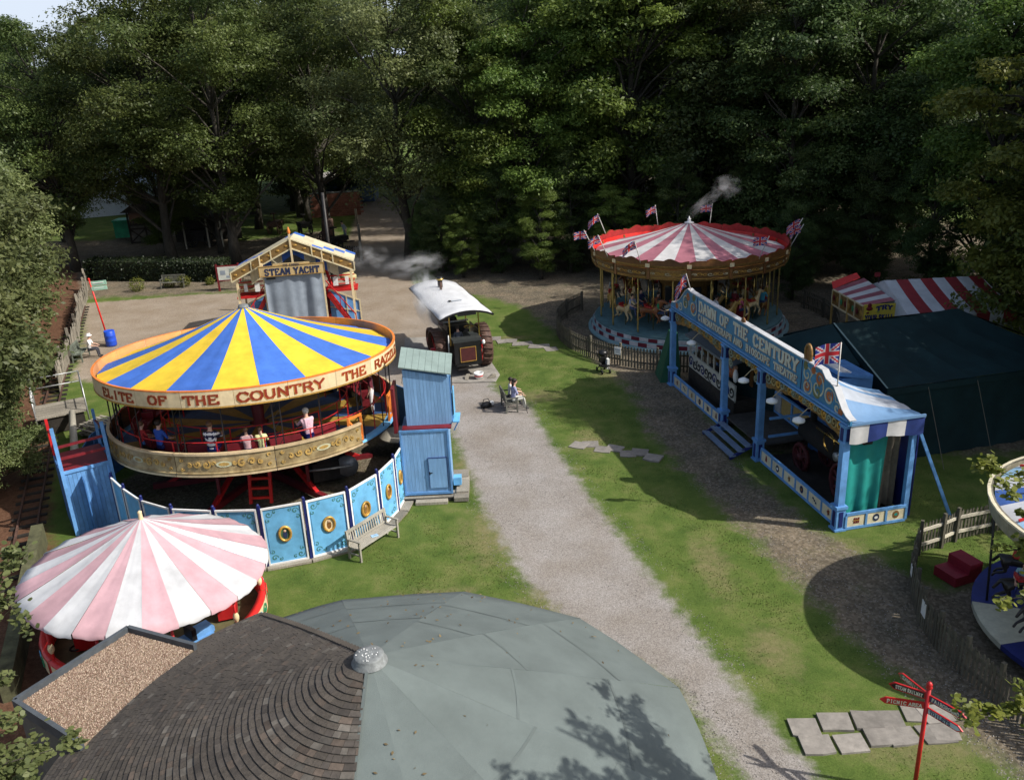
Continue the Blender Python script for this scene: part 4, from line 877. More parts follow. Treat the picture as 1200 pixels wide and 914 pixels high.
# ---------------------------------------------------------------- blue panelled fence round the ride
pf_ = thing('painted_panel_fence', 'sky blue panelled fence with gold framed portraits round the platform ride', 'fence', (0, 0, 0))
FT = [(-13.21,25.88), (-12.46,25.0), (-11.55,24.09), (-10.4,23.42), (-9.06,23.17), (-7.70,23.10), (-6.43,23.45), (-5.22,24.02), (-4.45,25.15), (-4.05,26.25), (-3.9,27.2)]
slb = M('corner scroll green', (.06, .20, .16), .5, .2, 9, 0)
for i in range(len(FT)-1):
    a, b = Vector((*FT[i], 0)), Vector((*FT[i+1], 0)); d = b-a; L = d.length; d.normalize(); nrm = Vector((d.y, -d.x, 0)); rz = math.atan2(d.y, d.x)
    o = part('fence_panel', MB().box((L/2, .0, 1.02), (L-.12, .04, 1.92), skyblue), None, pf_, a, rz)
    mb = MB(); w = L-.12
    for z in (.09, 1.98): mb.box((L/2, -.03, z), (w, .05, .055), white)
    for x in (.085, L-.085): mb.box((x, -.03, 1.03), (.05, .045, 1.84), white)
    part('panel_frame', mb, None, o)
    mb = MB(); mb.box((L/2, -.005, .03), (L-.1, .09, .14), navy); part('skirting', mb, None, o)
    fn = lambda u, v, dd: (u, -.021-dd, v)
    if i >= 3:
        mb = MB()
        for sx in (-1, 1):
            for sz in (-1, 1):
                cx, cz = L/2+sx*(L/2-.27), 1.03+sz*.74
                spiral(mb, fn, (cx, cz), .10, 1.2, .022, slb, sx*sz, 0, 14, None, .006); spiral(mb, fn, (cx-sx*.17, cz+sz*.06), .06, 1.1, .018, slb, -sx*sz, 1, 12, None, .006); spiral(mb, fn, (cx+sx*.05, cz-sz*.20), .07, 1.1, .018, slb, -sx*sz, 2, 12, None, .006)
            mb.add([fn(L/2+sx*(L/2-.15)-.006, .45, .003), fn(L/2+sx*(L/2-.15)+.006, .45, .003), fn(L/2+sx*(L/2-.15)+.006, 1.6, .003), fn(L/2+sx*(L/2-.15)-.006, 1.6, .003)], [(0, 1, 2, 3)], navy)
        part('corner_scrolls', mb, None, o)
        k_ = min(1, L/1.35)
        mb = MB(); pts = [(L/2+.175*k_*cos(t), -.05, 1.06+.235*sin(t)) for t in np.linspace(0, 2*PI, 21)]; mb.tube(pts, .042, 6, gold, False)
        q = [(L/2+.17*k_*cos(2*PI*t/16), -.035, 1.06+.23*sin(2*PI*t/16)) for t in range(16)]; mb.add(q, [tuple(range(16))], (dkgold, M('portrait green', (.05, .12, .06)), cream, gold)[i % 4])
        q = [(L/2+.07*k_*cos(2*PI*t/12), -.045, 1.03+.13*sin(2*PI*t/12)) for t in range(12)]; mb.add(q, [tuple(range(12))], (brownw, letter_b, brownw, dkgold)[i % 4]); mb.ball((L/2, -.045, 1.15), (.045, .015, .05), M('portrait face', (.45, .30, .2)), 8)
        part('portrait_medallion', mb, None, o)
for i in range(11):  # plain rear panels, added to keep the sun out from under the ride
    a = R_(-14+i*21.5); b = R_(-14+(i+1)*21.5); A_, B_ = Vector((-9.4+6.1*cos(a), 29.6+6.1*sin(a), 0)), Vector((-9.4+6.1*cos(b), 29.6+6.1*sin(b), 0)); d = B_-A_; L = d.length; rz = math.atan2(d.y, d.x)
    o = part('fence_panel', MB().box((L/2, 0, 1.02), (L-.06, .04, 2.0), dkblue), None, pf_, A_, rz)
for i, p in enumerate(FT): part('fence_post', MB().box((0, -.015, 1.04), (.085, .085, 2.08), navy).ball((0, 0, 2.12), .05, navy, 8), None, pf_, (*p, 0), .3*i)
# planks laid along the foot of the fence
kb = thing('timber_kerb', 'weathered plank kerb along the foot of the blue panelled fence', 'kerb', (0, 0, 0))
for i in range(4, 10):
    a, b = Vector((*FT[i], 0)), Vector((*FT[i+1], 0)); d = (b-a).normalized(); nn = Vector((d.y, -d.x, 0)); mb = MB(); w = .16 if i < 8 else .3
    mb.bar(a+nn*(w*.5+.06)+Vector((0, 0, .03)), b+nn*(w*.5+.06)+Vector((0, 0, .03)), w, .07); part('plank', mb, oldwood, kb)

# ---------------------------------------------------------------- blue boarded steps on the left
ls_ = thing('boarded_landing', 'tall blue boarded landing with maroon floor and crossbars left of the platform ride', 'landing', (-14.68, 25.73, 0), math.atan2(.78, 1.22))
for k in range(11):
    part('board', MB().box((.07+.131*k, 0, 1.15), (.124, .04, 2.3)), blue, ls_)
mb = MB()
for x in (0, 1.45): mb.bar((x, -.03, 0), (x, -.03, 3.85 if x == 0 else 3.7), .11, .09, blue)
mb.box((.72, -.035, 2.28), (1.5, .06, .1), blue); part('frame', mb, None, ls_)
mb = MB()
mb.bar((.0, -.03, 2.78), (1.45, -.03, 2.78), .08, .08, dkred); mb.bar((0, -.03, 3.18), (1.45, -.03, 3.22), .08, .07, dkred); part('crossbar', mb, None, ls_)
mb = MB(); mb.box((.72, .9, 2.3), (1.42, 1.7, .06), dkred); part('landing_floor', mb, None, ls_)
mb = MB(); mb.box((-.03, .9, 1.15), (.05, 1.7, 2.3), dkblue); mb.box((1.48, .9, 1.15), (.05, 1.7, 2.3), dkblue); part('side_board', mb, None, ls_)
mb = MB()
for x in (0, 1.45): mb.bar((x, 1.75, 2.3), (x, 1.75, 3.6), .09, .09, red if x == 0 else blue); mb.bar((x, -.03, 3.5), (x, 1.75, 3.2), .05, .05, dkred)
part('hand_rail', mb, None, ls_)
mb = MB()
for k in range(6): mb.box((.72, 1.9+.27*k, 2.1-.34*k), (1.3, .28, .05), dkred)
part('stair_treads', mb, None, ls_)

# ---------------------------------------------------------------- pay booth on the right
pb = thing('pay_booth', 'two storey light blue boarded pay booth with grey green roof right of the platform ride', 'booth', (-3.84, 27.06, 0), 0)
def boards(parent, x0, x1, y, z0, z1l, z1r, n, mat, mesh_name='board'):
    w = (x1-x0)/n
    for k in range(n):
        xa, xb = x0+k*w, x0+(k+1)*w-.005; za = z1l+(z1r-z1l)*k/n; zb_ = z1l+(z1r-z1l)*(k+1)/n
        mb = MB(); mb.slabpoly([(xa, z0), (xb, z0), (xb, zb_), (xa, za)], y, y+.035, None, 'y'); part(mesh_name, mb, mat, parent)
lb_blue = M('light blue boarded paint', (.20, .37, .61), .6, .16, 3, .1, stretch=(5, 5, .5), rand=.06)
boards(pb, 0, 1.6, 0, .2, 2.6, 2.6, 13, lb_blue)
mb = MB(); mb.box((.8, .72, 1.4), (1.56, 1.36, 2.36), lb_blue); part('lower_wall', mb, None, pb)
mb = MB(); 
for x in (.0, 1.6): mb.box((x, 0, 1.4), (.06, .08, 2.42), blue)
mb.box((.8, -.01, .24), (1.62, .05, .09), blue); mb.box((.8, -.01, 2.58), (1.62, .05, .08), blue); part('lower_frame', mb, None, pb)
mb = MB(); mb.box((1.18, -.025, 1.0), (.62, .03, 1.12), lb_blue); dd = part('door', mb, None, pb)
mb = MB(); 
for x in (.86, 1.50): mb.box((x, -.028, 1.0), (.012, .04, 1.14), navy)
mb.box((1.18, -.028, 1.57), (.65, .04, .012), navy); part('door_gap', mb, None, dd); part('door_handle', MB().box((.93, -.055, 1.02), (.10, .03, .02)).box((.89, -.05, 1.02), (.02, .03, .09)), black, dd)
mb = MB(); mb.box((.9, .17, 2.632), (1.66, .34, .05), dkred); mb.box((-.15, .5, 3.3), (.1, .9, 1.6), dkred); part('red_ledge', mb, None, pb)
boards(pb, .22, 1.76, .30, 2.66, 4.66, 4.34, 14, lb_blue)
mb = MB(); mb.add([(.24,.36,2.66),(1.74,.36,2.66),(1.74,1.3,2.66),(.24,1.3,2.66),(.24,.36,4.64),(1.74,.36,4.32),(1.74,1.3,4.56),(.24,1.3,4.88)], ((0,3,2,1),(4,5,6,7),(0,1,5,4),(1,2,6,5),(2,3,7,6),(3,0,4,7)), lb_blue); part('upper_wall', mb, None, pb)
mb = MB(); 
for k in range(8):
    x0, x1 = .12+k*.216, .12+(k+1)*.216-.008; zl = lambda x: 4.76-.19*(x-.2); 
    mb.add([(x0,.2,zl(x0)),(x1,.2,zl(x1)),(x1,1.45,zl(x1)+.3),(x0,1.45,zl(x0)+.3),(x0,.2,zl(x0)+.04),(x1,.2,zl(x1)+.04),(x1,1.45,zl(x1)+.34),(x0,1.45,zl(x0)+.34)], ((0,3,2,1),(4,5,6,7),(0,1,5,4),(1,2,6,5),(2,3,7,6),(3,0,4,7)))
part('roof', mb, slate_g, pb)
mb = MB(); mb.box((1.82, .7, 3.3), (.05, .75, .9), skyblue, 0, 0, .0); mb.box((1.9, .62, 2.75), (.22, .8, .05), skyblue); mb.bar((1.78,.35,2.7),(1.78,.35,4.5), .05, None, blue); mb.bar((1.95,.3,2.7),(1.8,.35,2.4), .04, None, blue); part('serving_hatch', mb, None, pb)
mb = MB(); mb.bar((1.82,.32,3.0),(1.84,.32,4.4), .03, None, iron); part('drain_pipe', mb, None, pb)
mb = MB(); mb.lathe([(.55, 0), (.55, .04), (.001, .05)], 20, None, (-.28, 1.7, 4.1)); mb.tube([(-.28,1.7,.1),(-.28,1.7,4.1)], .05, 8)
tb = thing('round_table', 'round pale topped table just behind the blue pay booth', 'table', (-4.45, 31.2, 0)); m2 = MB(); m2.lathe([(.001, .7), (.8, .7), (.8, .76), (.001, .76)], 24, palew); m2.tube([(0, 0, 0), (0, 0, .7)], .05, 8, iron); part('table_top', m2, None, tb)
bs = thing('booth_steps', 'weathered timber steps and sleepers under the blue pay booth', 'steps', (-3.84, 27.06, 0), .0)
for k, (x, y, z, w, d) in enumerate(((.85, -.06, .07, 2.3, .2, ), (.85, .14, .12, 2.3, .18), (1.92, .3, .10, .5, 1.3), (1.95, .6, .17, .42, 1.2), (.9, -.3, .05, 1.1, .28), (1.85, 1.4, .2, .55, .6))):
    part('sleeper', MB().box((x, y, z), (w, d, .14 if k != 4 else .1)), oldwood, bs, None, .0)
part('blue_box', MB().box((1.78, -.0+.5, .45), (.28, .3, .28)), skyblue, bs)
part('riser', MB().box((.85, -.17, .06), (2.3, .03, .12)), M('black painted board', (.02, .02, .02)), bs)
# ---------------------------------------------------------------- benches
def bench(label, loc, rz, L=1.6, mat=None, group=None, name='park_bench'):
    t = thing(name, label, 'bench', loc, rz, group); mat = mat or bench_m
    for k in range(5): part('seat_slat', MB().box((0, -.20+.1*k, .43), (L, .085, .028)), mat, t)
    mb = MB(); mb.bar((-L/2, .27, .88), (L/2, .27, .88), .05, .09); mb.bar((-L/2, .22, .5), (L/2, .22, .5), .04, .06); part('back_rail', mb, mat, t)
    n = int(L/.1)
    for k in range(n): x = -L/2+.08+(L-.16)*k/(n-1); part('back_slat', MB().bar((x, .225, .52), (x, .27, .86), .05, .02), mat, t)
    for s in (-1, 1):
        x = s*(L/2-.03); mb = MB(); mb.bar((x, .24, 0), (x, .22, .45), .06); mb.bar((x, .22, .45), (x, .28, .93), .06); part('leg', mb, mat, t); mb = MB(); mb.bar((x, -.24, 0), (x, -.24, .66), .06); part('leg', mb, mat, t)
        mb = MB(); mb.bar((x, -.30, .68), (x, .26, .66), .07, .035); mb.bar((x, -.24, .2), (x, .24, .2), .04); part('arm', mb, mat, t)
    return t
b1 = bench('silvery wooden garden bench on the lawn by the blue portrait panels', (-4.55, 23.95, 0), PI+.62, 1.75)
b1.rotation_euler[2] = .95
bn = thing('folded_leaflet', 'pale blue leaflet lying on the silvery bench by the blue fence', 'leaflet', (-4.5, 23.92, .452), .5); mb = MB(); mb.box((0, 0, 0), (.22, .16, .006), M('pale blue paper', (.35, .55, .75), .7, .1)); mb.box((.02, .01, .005), (.15, .02, .003), navy); part('pages', mb, None, bn)
b2 = bench('wooden garden chair bench on the grass edge with two people sitting', (-.15, 35.15, 0), PI*.5+.15, 1.15, M('dark damp wood', (.12, .12, .10), .8, .3))
b2.rotation_euler[2] = PI/2+.2
b3 = bench('dark wooden bench at the left end of the leaning fence', (-23.4, 45.6, 0), -PI/2-.3, 1.4, M('green grey wood', (.13, .15, .12), .85, .3))
b3.rotation_euler[2] = PI/2+.15
b4 = bench('dark empty bench between the low bushes before the hedge', (-24.0, 61.9, 0), 0, 1.7, M('dark damp wood', (.1, .1, .1)))
dr = M('blue white print cloth', (.38, .40, .62), .8, .5, 16); 
p1 = person('dark haired person in blue print top and pale trousers on the lawn bench', (.02, 34.93, 0), PI+1.9, dr, M('pale trousers', (.52, .52, .48), .85, .1), dhair, 'sit', .12, 0, 1.08, longhair=True); p1.rotation_euler[2] = -PI/2+.25
p2 = person('companion in white on the far side of the lawn bench, arms resting', (-.12, 35.5, 0), 0, wsh, M('dark trousers', (.04, .04, .05), .85), dhair, 'sit', .1, .2, .98); p2.rotation_euler[2] = -PI/2+.1
bag = thing('black_bag', 'black and white bag on the ground behind the lawn bench', 'bag', (-1.15, 35.35, 0), .4); mb = MB(); mb.ball((0, 0, .14), (.28, .16, .16), black, 10); mb.ball((.25, .05, .17), (.16, .14, .12), white, 8); part('pouch', mb, None, bag); mb = MB(); mb.tube([(-.2,0,.2),(-.1,0,.42),(.1,0,.42),(.2,0,.2)], .018, 6); part('handle', mb, black, bag)
cn = thing('walking_stick', 'dark walking stick leaning by the seated person on the lawn bench', 'stick', (.62, 34.5, 0)); mb = MB(); mb.tube([(0, 0, 0), (-.2, .2, .84), (-.28, .24, .88)], .014, 6); part('shaft', mb, black, cn)
bx = Vector((-22.9, 45.6, 0))
p3 = person('white haired man in a white shirt sitting beside the blue barrel', (-22.95, 45.75, 0), -PI/2, wsh, M('dark trousers', (.04,.04,.05)), ghair, 'sit', .15, .1, 1.0, hat=white); p3.rotation_euler[2] = -PI/2+.15
# blue barrel, tall finger post on the left
bb = thing('blue_barrel', 'blue plastic barrel at the foot of the red post', 'barrel', (-22.7, 47.9, 0)); mb = MB(); mb.lathe([(.001, 0), (.27, 0), (.3, .1), (.3, .3), (.31, .32), (.3, .34), (.3, .6), (.31, .62), (.3, .64), (.29, .88), (.27, .9), (.24, .86), (.001, .86)], 20); part('drum', mb, barrelb, bb)
gs = thing('finger_post', 'tall red post with a pale green sign board above the blue barrel', 'sign', (-23.15, 48.6, 0), .1); mb = MB(); mb.tube([(0, 0, 0), (-.35, 0, 3.7)], [.05, .045], 8); mb.ball((-.36, 0, 3.75), .07, None, 8); part('post', mb, brightred, gs)
sgm = M('pale green sign', (.33, .55, .43), .5, .1)
mb = MB(); mb.box((.1, 0, 3.5), (.9, .04, .24), sgm, 0, 0, -.05); mb.box((.12, -.03, 3.22), (.85, .04, .22), sgm, 0, 0, -.05); mb.box((.1, -.03, 3.52), (.6, .02, .05), white, 0, 0, -.05); mb.box((.1, -.052, 3.24), (.55, .01, .04), white, 0, 0, -.05); part('sign_board', mb, None, gs)

# ---------------------------------------------------------------- red finger post bottom right
fp = thing('finger_post', 'red finger post with four direction boards standing by the stone slabs', 'sign', (7.64, 13.40, -.08), 0)
mb = MB(); mb.tube([(0, 0, 0), (0, 0, 2.62)], .042, 12); mb.lathe([(.045, 0), (.065, .03), (.045, .06), (.058, .10), (.035, .14), (.001, .155)], 14, None, (0, 0, 2.6)); part('post', mb, red, fp)
def finger(ang, z, L, col_, text, tcol, hh=.17, frame=red):
    L *= .88; hh *= .92
    mb = MB(); mb.slabpoly([(.04, -hh/2), (L-.1, -hh/2), (L, 0), (L-.1, hh/2), (.04, hh/2)], -.014, .014, frame, 'y'); mb.slabpoly([(.06, -hh/2+.022), (L-.11, -hh/2+.022), (L-.04, 0), (L-.11, hh/2-.022), (.06, hh/2-.022)], -.019, .019, col_, 'y')
    f = part('direction_board', mb, None, fp, (0, 0, z), ang)
    mb = MB(); tw = text_width(text, .075, .62, .2, .45); k = min(1, (L-.22)/tw)
    for sgn in (1, -1):
        if cos(ang) >= 0: fn = lambda u, v, d, sgn=sgn: ((.09+u*k if sgn == 1 else L-.13-u*k), -sgn*(.019+d), v-.037)
        else: fn = lambda u, v, d, sgn=sgn: ((L-.13-u*k if sgn == -1 else .09+u*k), -sgn*(.019+d), v-.037)
        letters(mb, text, .075, fn, tcol, 0, .62, .2, .45, .22, .16, .003)
    part('lettering', mb, None, f)
finger(PI-.62, 2.42, .80, black, 'STEAM RAILWAY', letter_w, .17); finger(PI-.30, 2.20, .95, red, 'PICNIC AREA', letter_w, .16); finger(-.95, 2.40, .85, navy, 'FAIRGROUND', letter_w, .16); finger(-1.02, 2.12, .85, M('pale grey sign', (.45, .55, .60)), 'TOILETS', letter_b, .15)
finger(PI/2+.35, 2.42, .85, M('green sign', (.06, .22, .12)), 'SAWMILL', letter_w, .15)

# ---------------------------------------------------------------- stone slabs
def slabs(label, items, name='slab_path'):
    t = struct(name, None); 
    for i, (x, y, w, d, a) in enumerate(items):
        gg = random.Random(i+len(items)*7); pts = [(-w/2+gg.uniform(0,.06), -d/2+gg.uniform(0,.05)), (0, -d/2+gg.uniform(-.02,.02)), (w/2-gg.uniform(0,.06), -d/2+gg.uniform(0,.05)), (w/2-gg.uniform(0,.04), d/2-gg.uniform(0,.06)), (-w/2+gg.uniform(0,.05), d/2-gg.uniform(0,.04))]
        o = part('paving_slab', MB().slabpoly(pts, -.05, .035+gg.uniform(0, .015)), slab_m, t, (x, y, 0), a)
C3 = []
for i in range(5):
    for j in range(2): 
        C3.append((6.15+i*.63+j*.12+.1*((i*7+j*3) % 3-1), 15.32-j*.56+.10*i*(-.1)+.22*(i/4)+.05*((i*5+j) % 3-1), .66+.07*((i+j) % 2), .58, .12*((i*3+j) % 3-1)+.05))
C3 += [(9.05, 15.5, .7, .6, .1), (9.0, 14.9, .6, .5, -.1)]
slabs('', C3)
slabs('', [(-1.2+.42*i, 45.65-.30*i+(.2 if i % 2 else -.1), .72, .66, .2*((i*7) % 3-1)) for i in range(9)])
slabs('', [(2.5+.44*i, 31.0-.24*i+(.18 if i % 2 else -.12), .68, .60, .2*((i*5) % 3-1)-.3) for i in range(7)])
pad = struct('concrete_pad', MB().slabpoly([(-5.2, 39.0), (-.75, 38.6), (-.55, 39.6), (-2.0, 46.2), (-5.8, 46.5)], -.03, .035).mesh('pad', conc))
# ---------------------------------------------------------------- showman's engine
te = thing('traction_engine', 'black and maroon traction engine under a white canopy, steaming, with big ribbed iron wheels', 'traction engine', (-2.45, 41.1, 0), R_(17))
# local: +y is forward, x to the right
mb = MB(); vs = []; fs = []; W2, Y0, Y1 = 1.3, -1.75, 5.3; NX, NY = 12, 10
for lay in (0, 1):
    for j in range(NY+1):
        for i in range(NX+1):
            u = i/NX*2-1; x = u*W2; z = 3.0+.30*(1-u*u)**.9-.03*lay+.012*sin(j*1.9+i); vs.append((x, Y0+(Y1-Y0)*j/NY, z))
n1 = (NX+1)*(NY+1)
for j in range(NY):
    for i in range(NX): a = j*(NX+1)+i; fs += [(a, a+1, a+NX+2, a+NX+1), (n1+a, n1+a+NX+1, n1+a+NX+2, n1+a+1)]
for i in range(NX): fs += [(i, n1+i, n1+i+1, i+1), (NY*(NX+1)+i, NY*(NX+1)+i+1, n1+NY*(NX+1)+i+1, n1+NY*(NX+1)+i)]
for j in range(NY): a = j*(NX+1); fs += [(a, a+NX+1, n1+a+NX+1, n1+a), (a+NX, n1+a+NX, n1+a+2*NX+1, a+2*NX+1)]
mb.add(vs, fs, None, True); cnp = part('canopy', mb, wht_c, te)
mb = MB(); mb.box((0, Y0, 3.15), (.9, .05, .12)); mb.bar((-W2, Y0, 2.98), (-W2, Y1, 2.98), .05); mb.bar((W2, Y0, 2.98), (W2, Y1, 2.98), .05)
for k in range(8): u0, u1 = -1+k*.25, -.75+k*.25; mb.bar((u0*W2, Y0, 2.97+.30*(1-u0*u0)**.9), (u1*W2, Y0, 2.97+.30*(1-u1*u1)**.9), .05, .09)
part('canopy_rim', mb, black, te)
part('canopy_patch', MB().box((.05, .3, 3.315), (.5, .09, .01), greytarp).box((-.28, .35, 3.32), (.12, .2, .02), iron), None, te)
mb = MB()
for x in (-.72, .72):
    for y in (-1.1, 1.4): mb.bar((x, y, 1.5), (x, y, 3.2), .05, None, brass)
part('canopy_post', mb, None, te)
def wheel(R1, w, spokes=12, strakes=22, tread=rust, hub=red):
    a = MB(); a.lathe([(R1-.09, -w/2), (R1, -w/2), (R1, w/2), (R1-.09, w/2), (R1-.09, -w/2)], 36, tread)
    for k in range(strakes): t = 2*PI*k/strakes; a.bar((R1*1.012*cos(t), R1*1.012*sin(t), -w/2+.02), (R1*1.012*cos(t+.12), R1*1.012*sin(t+.12), w/2-.02), .045, .07, tread, (cos(t), sin(t), 0))
    for k in range(spokes): t = 2*PI*k/spokes; s = .1 if k % 2 else -.1; a.bar((.12*cos(t), .12*sin(t), s*w*2), ((R1-.06)*cos(t), (R1-.06)*sin(t), s*w), .10, .03, hub, (0, 0, 1))
    a.tube([(0, 0, -w/2-.06), (0, 0, w/2+.06)], .15, 14, hub); return a
for x in (-1.16, 1.16): part('rear_wheel', wheel(1.03, .50), None, te, (x, 0, 1.04), (0, PI/2, 0))
for x in (-.78, .78): part('front_wheel', wheel(.62, .28, 10, 14), None, te, (x, 3.15, .63), (0, PI/2, 0))
mb = MB(); mb.tube([(0, .9, 1.75), (0, 3.1, 1.75)], .42, 20, black); mb.tube([(0, 3.1, 1.75), (0, 3.75, 1.75)], .46, 20, black); mb.tube([(0, 3.75, 1.75), (0, 3.8, 1.75)], .38, 20, red)
for y in (1.2, 1.9, 2.6, 3.1): mb.tube([(0, y, 1.75), (0, y+.04, 1.75)], .43, 20, brass)
mb.box((0, .55, 1.45), (1.1, .95, 1.35), black); part('boiler', mb, None, te)
mb = MB(); mb.box((0, -1.0, 1.15), (1.32, 1.05, 1.15), black); mb.box((0, -.95, 1.8), (1.4, 1.15, .14), M('grey green rail', (.03, .035, .035))); mb.box((0, -1.54, .62), (1.2, .12, .1), black); mb.box((0, -1.54, .42), (1.1, .2, .06), iron)
tdr = part('tender', mb, None, te)
mb = MB(); mb.box((0, -1.545, 1.12), (.74, .03, .66), M('dull maroon', (.07, .012, .012))); part('lined_panel', mb, None, tdr); mb = MB()
for s in (-1, 1): mb.box((s*.38, -1.56, 1.12), (.03, .02, .70), gold); mb.box((0, -1.56, 1.12+s*.35), (.78, .02, .03), gold)
part('gold_lining', mb, None, tdr)
mb = MB(); mb.tube([(0, 3.45, 2.1), (0, 3.45, 3.7), (0, 3.45, 3.72), (0, 3.45, 3.85)], [.14, .13, .19, .17], 16, black); mb.tube([(0, 3.45, 3.7), (0, 3.45, 3.78)], .2, 16, brass); part('chimney', mb, None, te)
mb = MB(); mb.tube([(.0, 1.0, 2.2), (0, 2.0, 2.2)], .17, 12, black); mb.tube([(-.5, 1.4, 2.35), (-.5, 1.45, 2.35)], .55, 24, dkred); mb.tube([(-.62, .6, 2.2), (.62, .6, 2.2)], .05, 8, steel); mb.tube([(.45, .2, 2.1), (.6, -.5, 2.15)], .02, 6, brass); mb.lathe([(.2, -.015), (.22, 0), (.2, .015)], 18, brass, (.35, -.45, 2.15)); part('motion_gear', mb, None, te)
for x in (-.9, .9): part('splash_guard', MB().box((x*.86, 0, 1.35), (.05, 1.6, 1.4), black), None, te)
part('side_pipe', MB().tube([(-.86, -1.1, .2), (-.86, -1.3, 2.1)], .035, 8, steel), None, te)
part('lamp', MB().lathe([(.07, 0), (.09, .05), (.07, .16), (.02, .2)], 10, white, (.78, -1.55, 1.55)), None, te)
pipe = MB(); pipe.tube([(-.1, 2.9, 3.3), (-.1, 2.9, 3.68)], [.07, .08], 10, rust); part('whistle', pipe, None, te)
bk = thing('bucket', 'white and red bucket on the concrete behind the engine', 'bucket', (-1.55, 39.15, .04)); mb = MB(); mb.lathe([(.001, .01), (.15, 0), (.20, .12)], 16, white); mb.lathe([(.20, .12), (.22, .20)], 16, red); mb.lathe([(.22, .20), (.235, .30), (.21, .29), (.19, .1)], 16, white); part('pail', mb, None, bk); part('handle', MB().tube([(-.2,0,.28),(-.1,.1,.36),(.1,.1,.36),(.2,0,.28)], .01, 5), steel, bk)
for i, (x, y, lab) in enumerate(((-.95, 39.15, 'timber chock by the right rear engine wheel'), (-2.1, 39.2, 'lump of timber lying behind the engine tender'))):
    o = thing('wheel_chock', lab, 'chock', (x, y, .05), .3+i, None, MB().slabpoly([(-.2, 0), (.2, 0), (.2, .16), (.05, .16)], -.08, .08, oldwood, 'y').mesh('chock'))
mn = person('driver in dark overalls standing on the engine footplate under the canopy', (-2.45, 40.1, .75), .2, M('dark overalls', (.04,.05,.07)), M('dark overalls', (.04,.05,.07)), dhair, 'stand', .1, 0, .93)

# ---------------------------------------------------------------- steam: puffs with a soft noisy body
def puff_mat(name, dens, seed):
    mt = bpy.data.materials.new(name); mt.use_nodes = True; n = mt.node_tree.nodes; l = mt.node_tree.links; n.remove(n['Principled BSDF'])
    pv = n.new('ShaderNodeVolumePrincipled'); pv.inputs['Color'].default_value = (.92, .93, .95, 1); pv.inputs['Anisotropy'].default_value = .2
    tc = n.new('ShaderNodeTexCoord'); ln = n.new('ShaderNodeVectorMath'); ln.operation = 'LENGTH'; nz = n.new('ShaderNodeTexNoise'); nz.noise_dimensions = '4D'; nz.inputs['W'].default_value = seed; nz.inputs['Scale'].default_value = 1.7; nz.inputs['Detail'].default_value = 5; nz.inputs['Roughness'].default_value = .65
    l.new(tc.outputs['Object'], nz.inputs['Vector']); 
    ms = n.new('ShaderNodeVectorMath'); ms.operation = 'SCALE'; ms.inputs['Scale'].default_value = 1.0; l.new(tc.outputs['Object'], ms.inputs[0]); l.new(ms.outputs[0], ln.inputs[0])
    a = n.new('ShaderNodeMapRange'); a.inputs['From Min'].default_value = 1; a.inputs['From Max'].default_value = .0; l.new(ln.outputs['Value'], a.inputs[0])
    b = n.new('ShaderNodeMapRange'); b.inputs['From Min'].default_value = .47; b.inputs['From Max'].default_value = .72; l.new(nz.outputs[0], b.inputs[0])
    m1 = n.new('ShaderNodeMath'); m1.operation = 'MULTIPLY'; l.new(a.outputs[0], m1.inputs[0]); l.new(b.outputs[0], m1.inputs[1]); m2 = n.new('ShaderNodeMath'); m2.operation = 'MULTIPLY'; m2.inputs[1].default_value = dens; l.new(m1.outputs[0], m2.inputs[0]); l.new(m2.outputs[0], pv.inputs['Density'])
    l.new(pv.outputs[0], n['Material Output'].inputs['Volume']); return mt
def puff(loc, r, rot, dens, seed, name='steam'):
    mb = MB(); mb.ball((0, 0, 0), 1.0, None, 16); o = obj(name, mb.mesh(name, puff_mat('steam %s' % seed, dens, seed)), None, loc, rot); o.scale = r; o['kind'] = 'stuff'; return o
puff((-3.9, 42.2, 3.2), (.8, 2.6, 1.4), (.2, 0, .3), 5.0, 1.0)
puff((-5.0, 46.4, 4.1), (2.0, 1.2, .75), (0, -.15, -.1), 1.9, 2.3)
puff((-7.4, 47.1, 4.5), (1.3, .9, .8), (0, 0, 0), 2.2, 3.1)
puff((10.8, 46.8, 6.6), (1.4, .42, .36), (0, -.62, .1), 3.0, 4.2)
puff((12.0, 47.2, 7.3), (.9, .6, .7), (0, 0, 0), 2.4, 5.2)

# ---------------------------------------------------------------- swinging boat ride at the back
yt = thing('swing_boat_ride', 'gabled blue and cream awning over a red stepped ride with a tarpaulin sheet in front', 'fairground ride', (-11.9, 48.1, 0), R_(7))
# local x right, y back
mb = MB(); n = 30; vs = []
for z in (0, 1):
    for i in range(n+1): x = -1.58+3.16*i/n; vs.append((x, -.18+.03*sin(i*.95+.6*sin(i*.37))+.04*sin(i*.43)+(0 if z else .06*sin(i*.7)), .45+3.12*z))
mb.add(vs, [(i, i+1, n+2+i, n+1+i) for i in range(n)], None, True); cu = part('tarpaulin', mb, greytarp, yt)
part('tie_ropes', MB().box((-1.2, -.26, 3.46), (.5, .04, .08), black).box((1.2, -.2, .5), (.5, .04, .12), black), None, yt)
mb = MB(); mb.box((0, -.05, .35), (3.3, .12, .5), cream); mb.box((0, .02, 2.2), (3.1, .05, 3.4), timber_d)
for x in (-1.62, 1.62): mb.bar((x, -.05, 0), (x, -.05, 4.3), .09, None, cream)
part('front_frame', mb, None, yt)
sgn = part('name_board', MB().box((0, -.30, 3.88), (3.55, .06, .58), M('name board ochre', (.50, .36, .17), .6, .2, 6)).box((0, -.31, 4.2), (2.0, .06, .16), M('name board ochre', (.5,.36,.17))), None, yt, (0, 0, 0), (0, .0, 0))
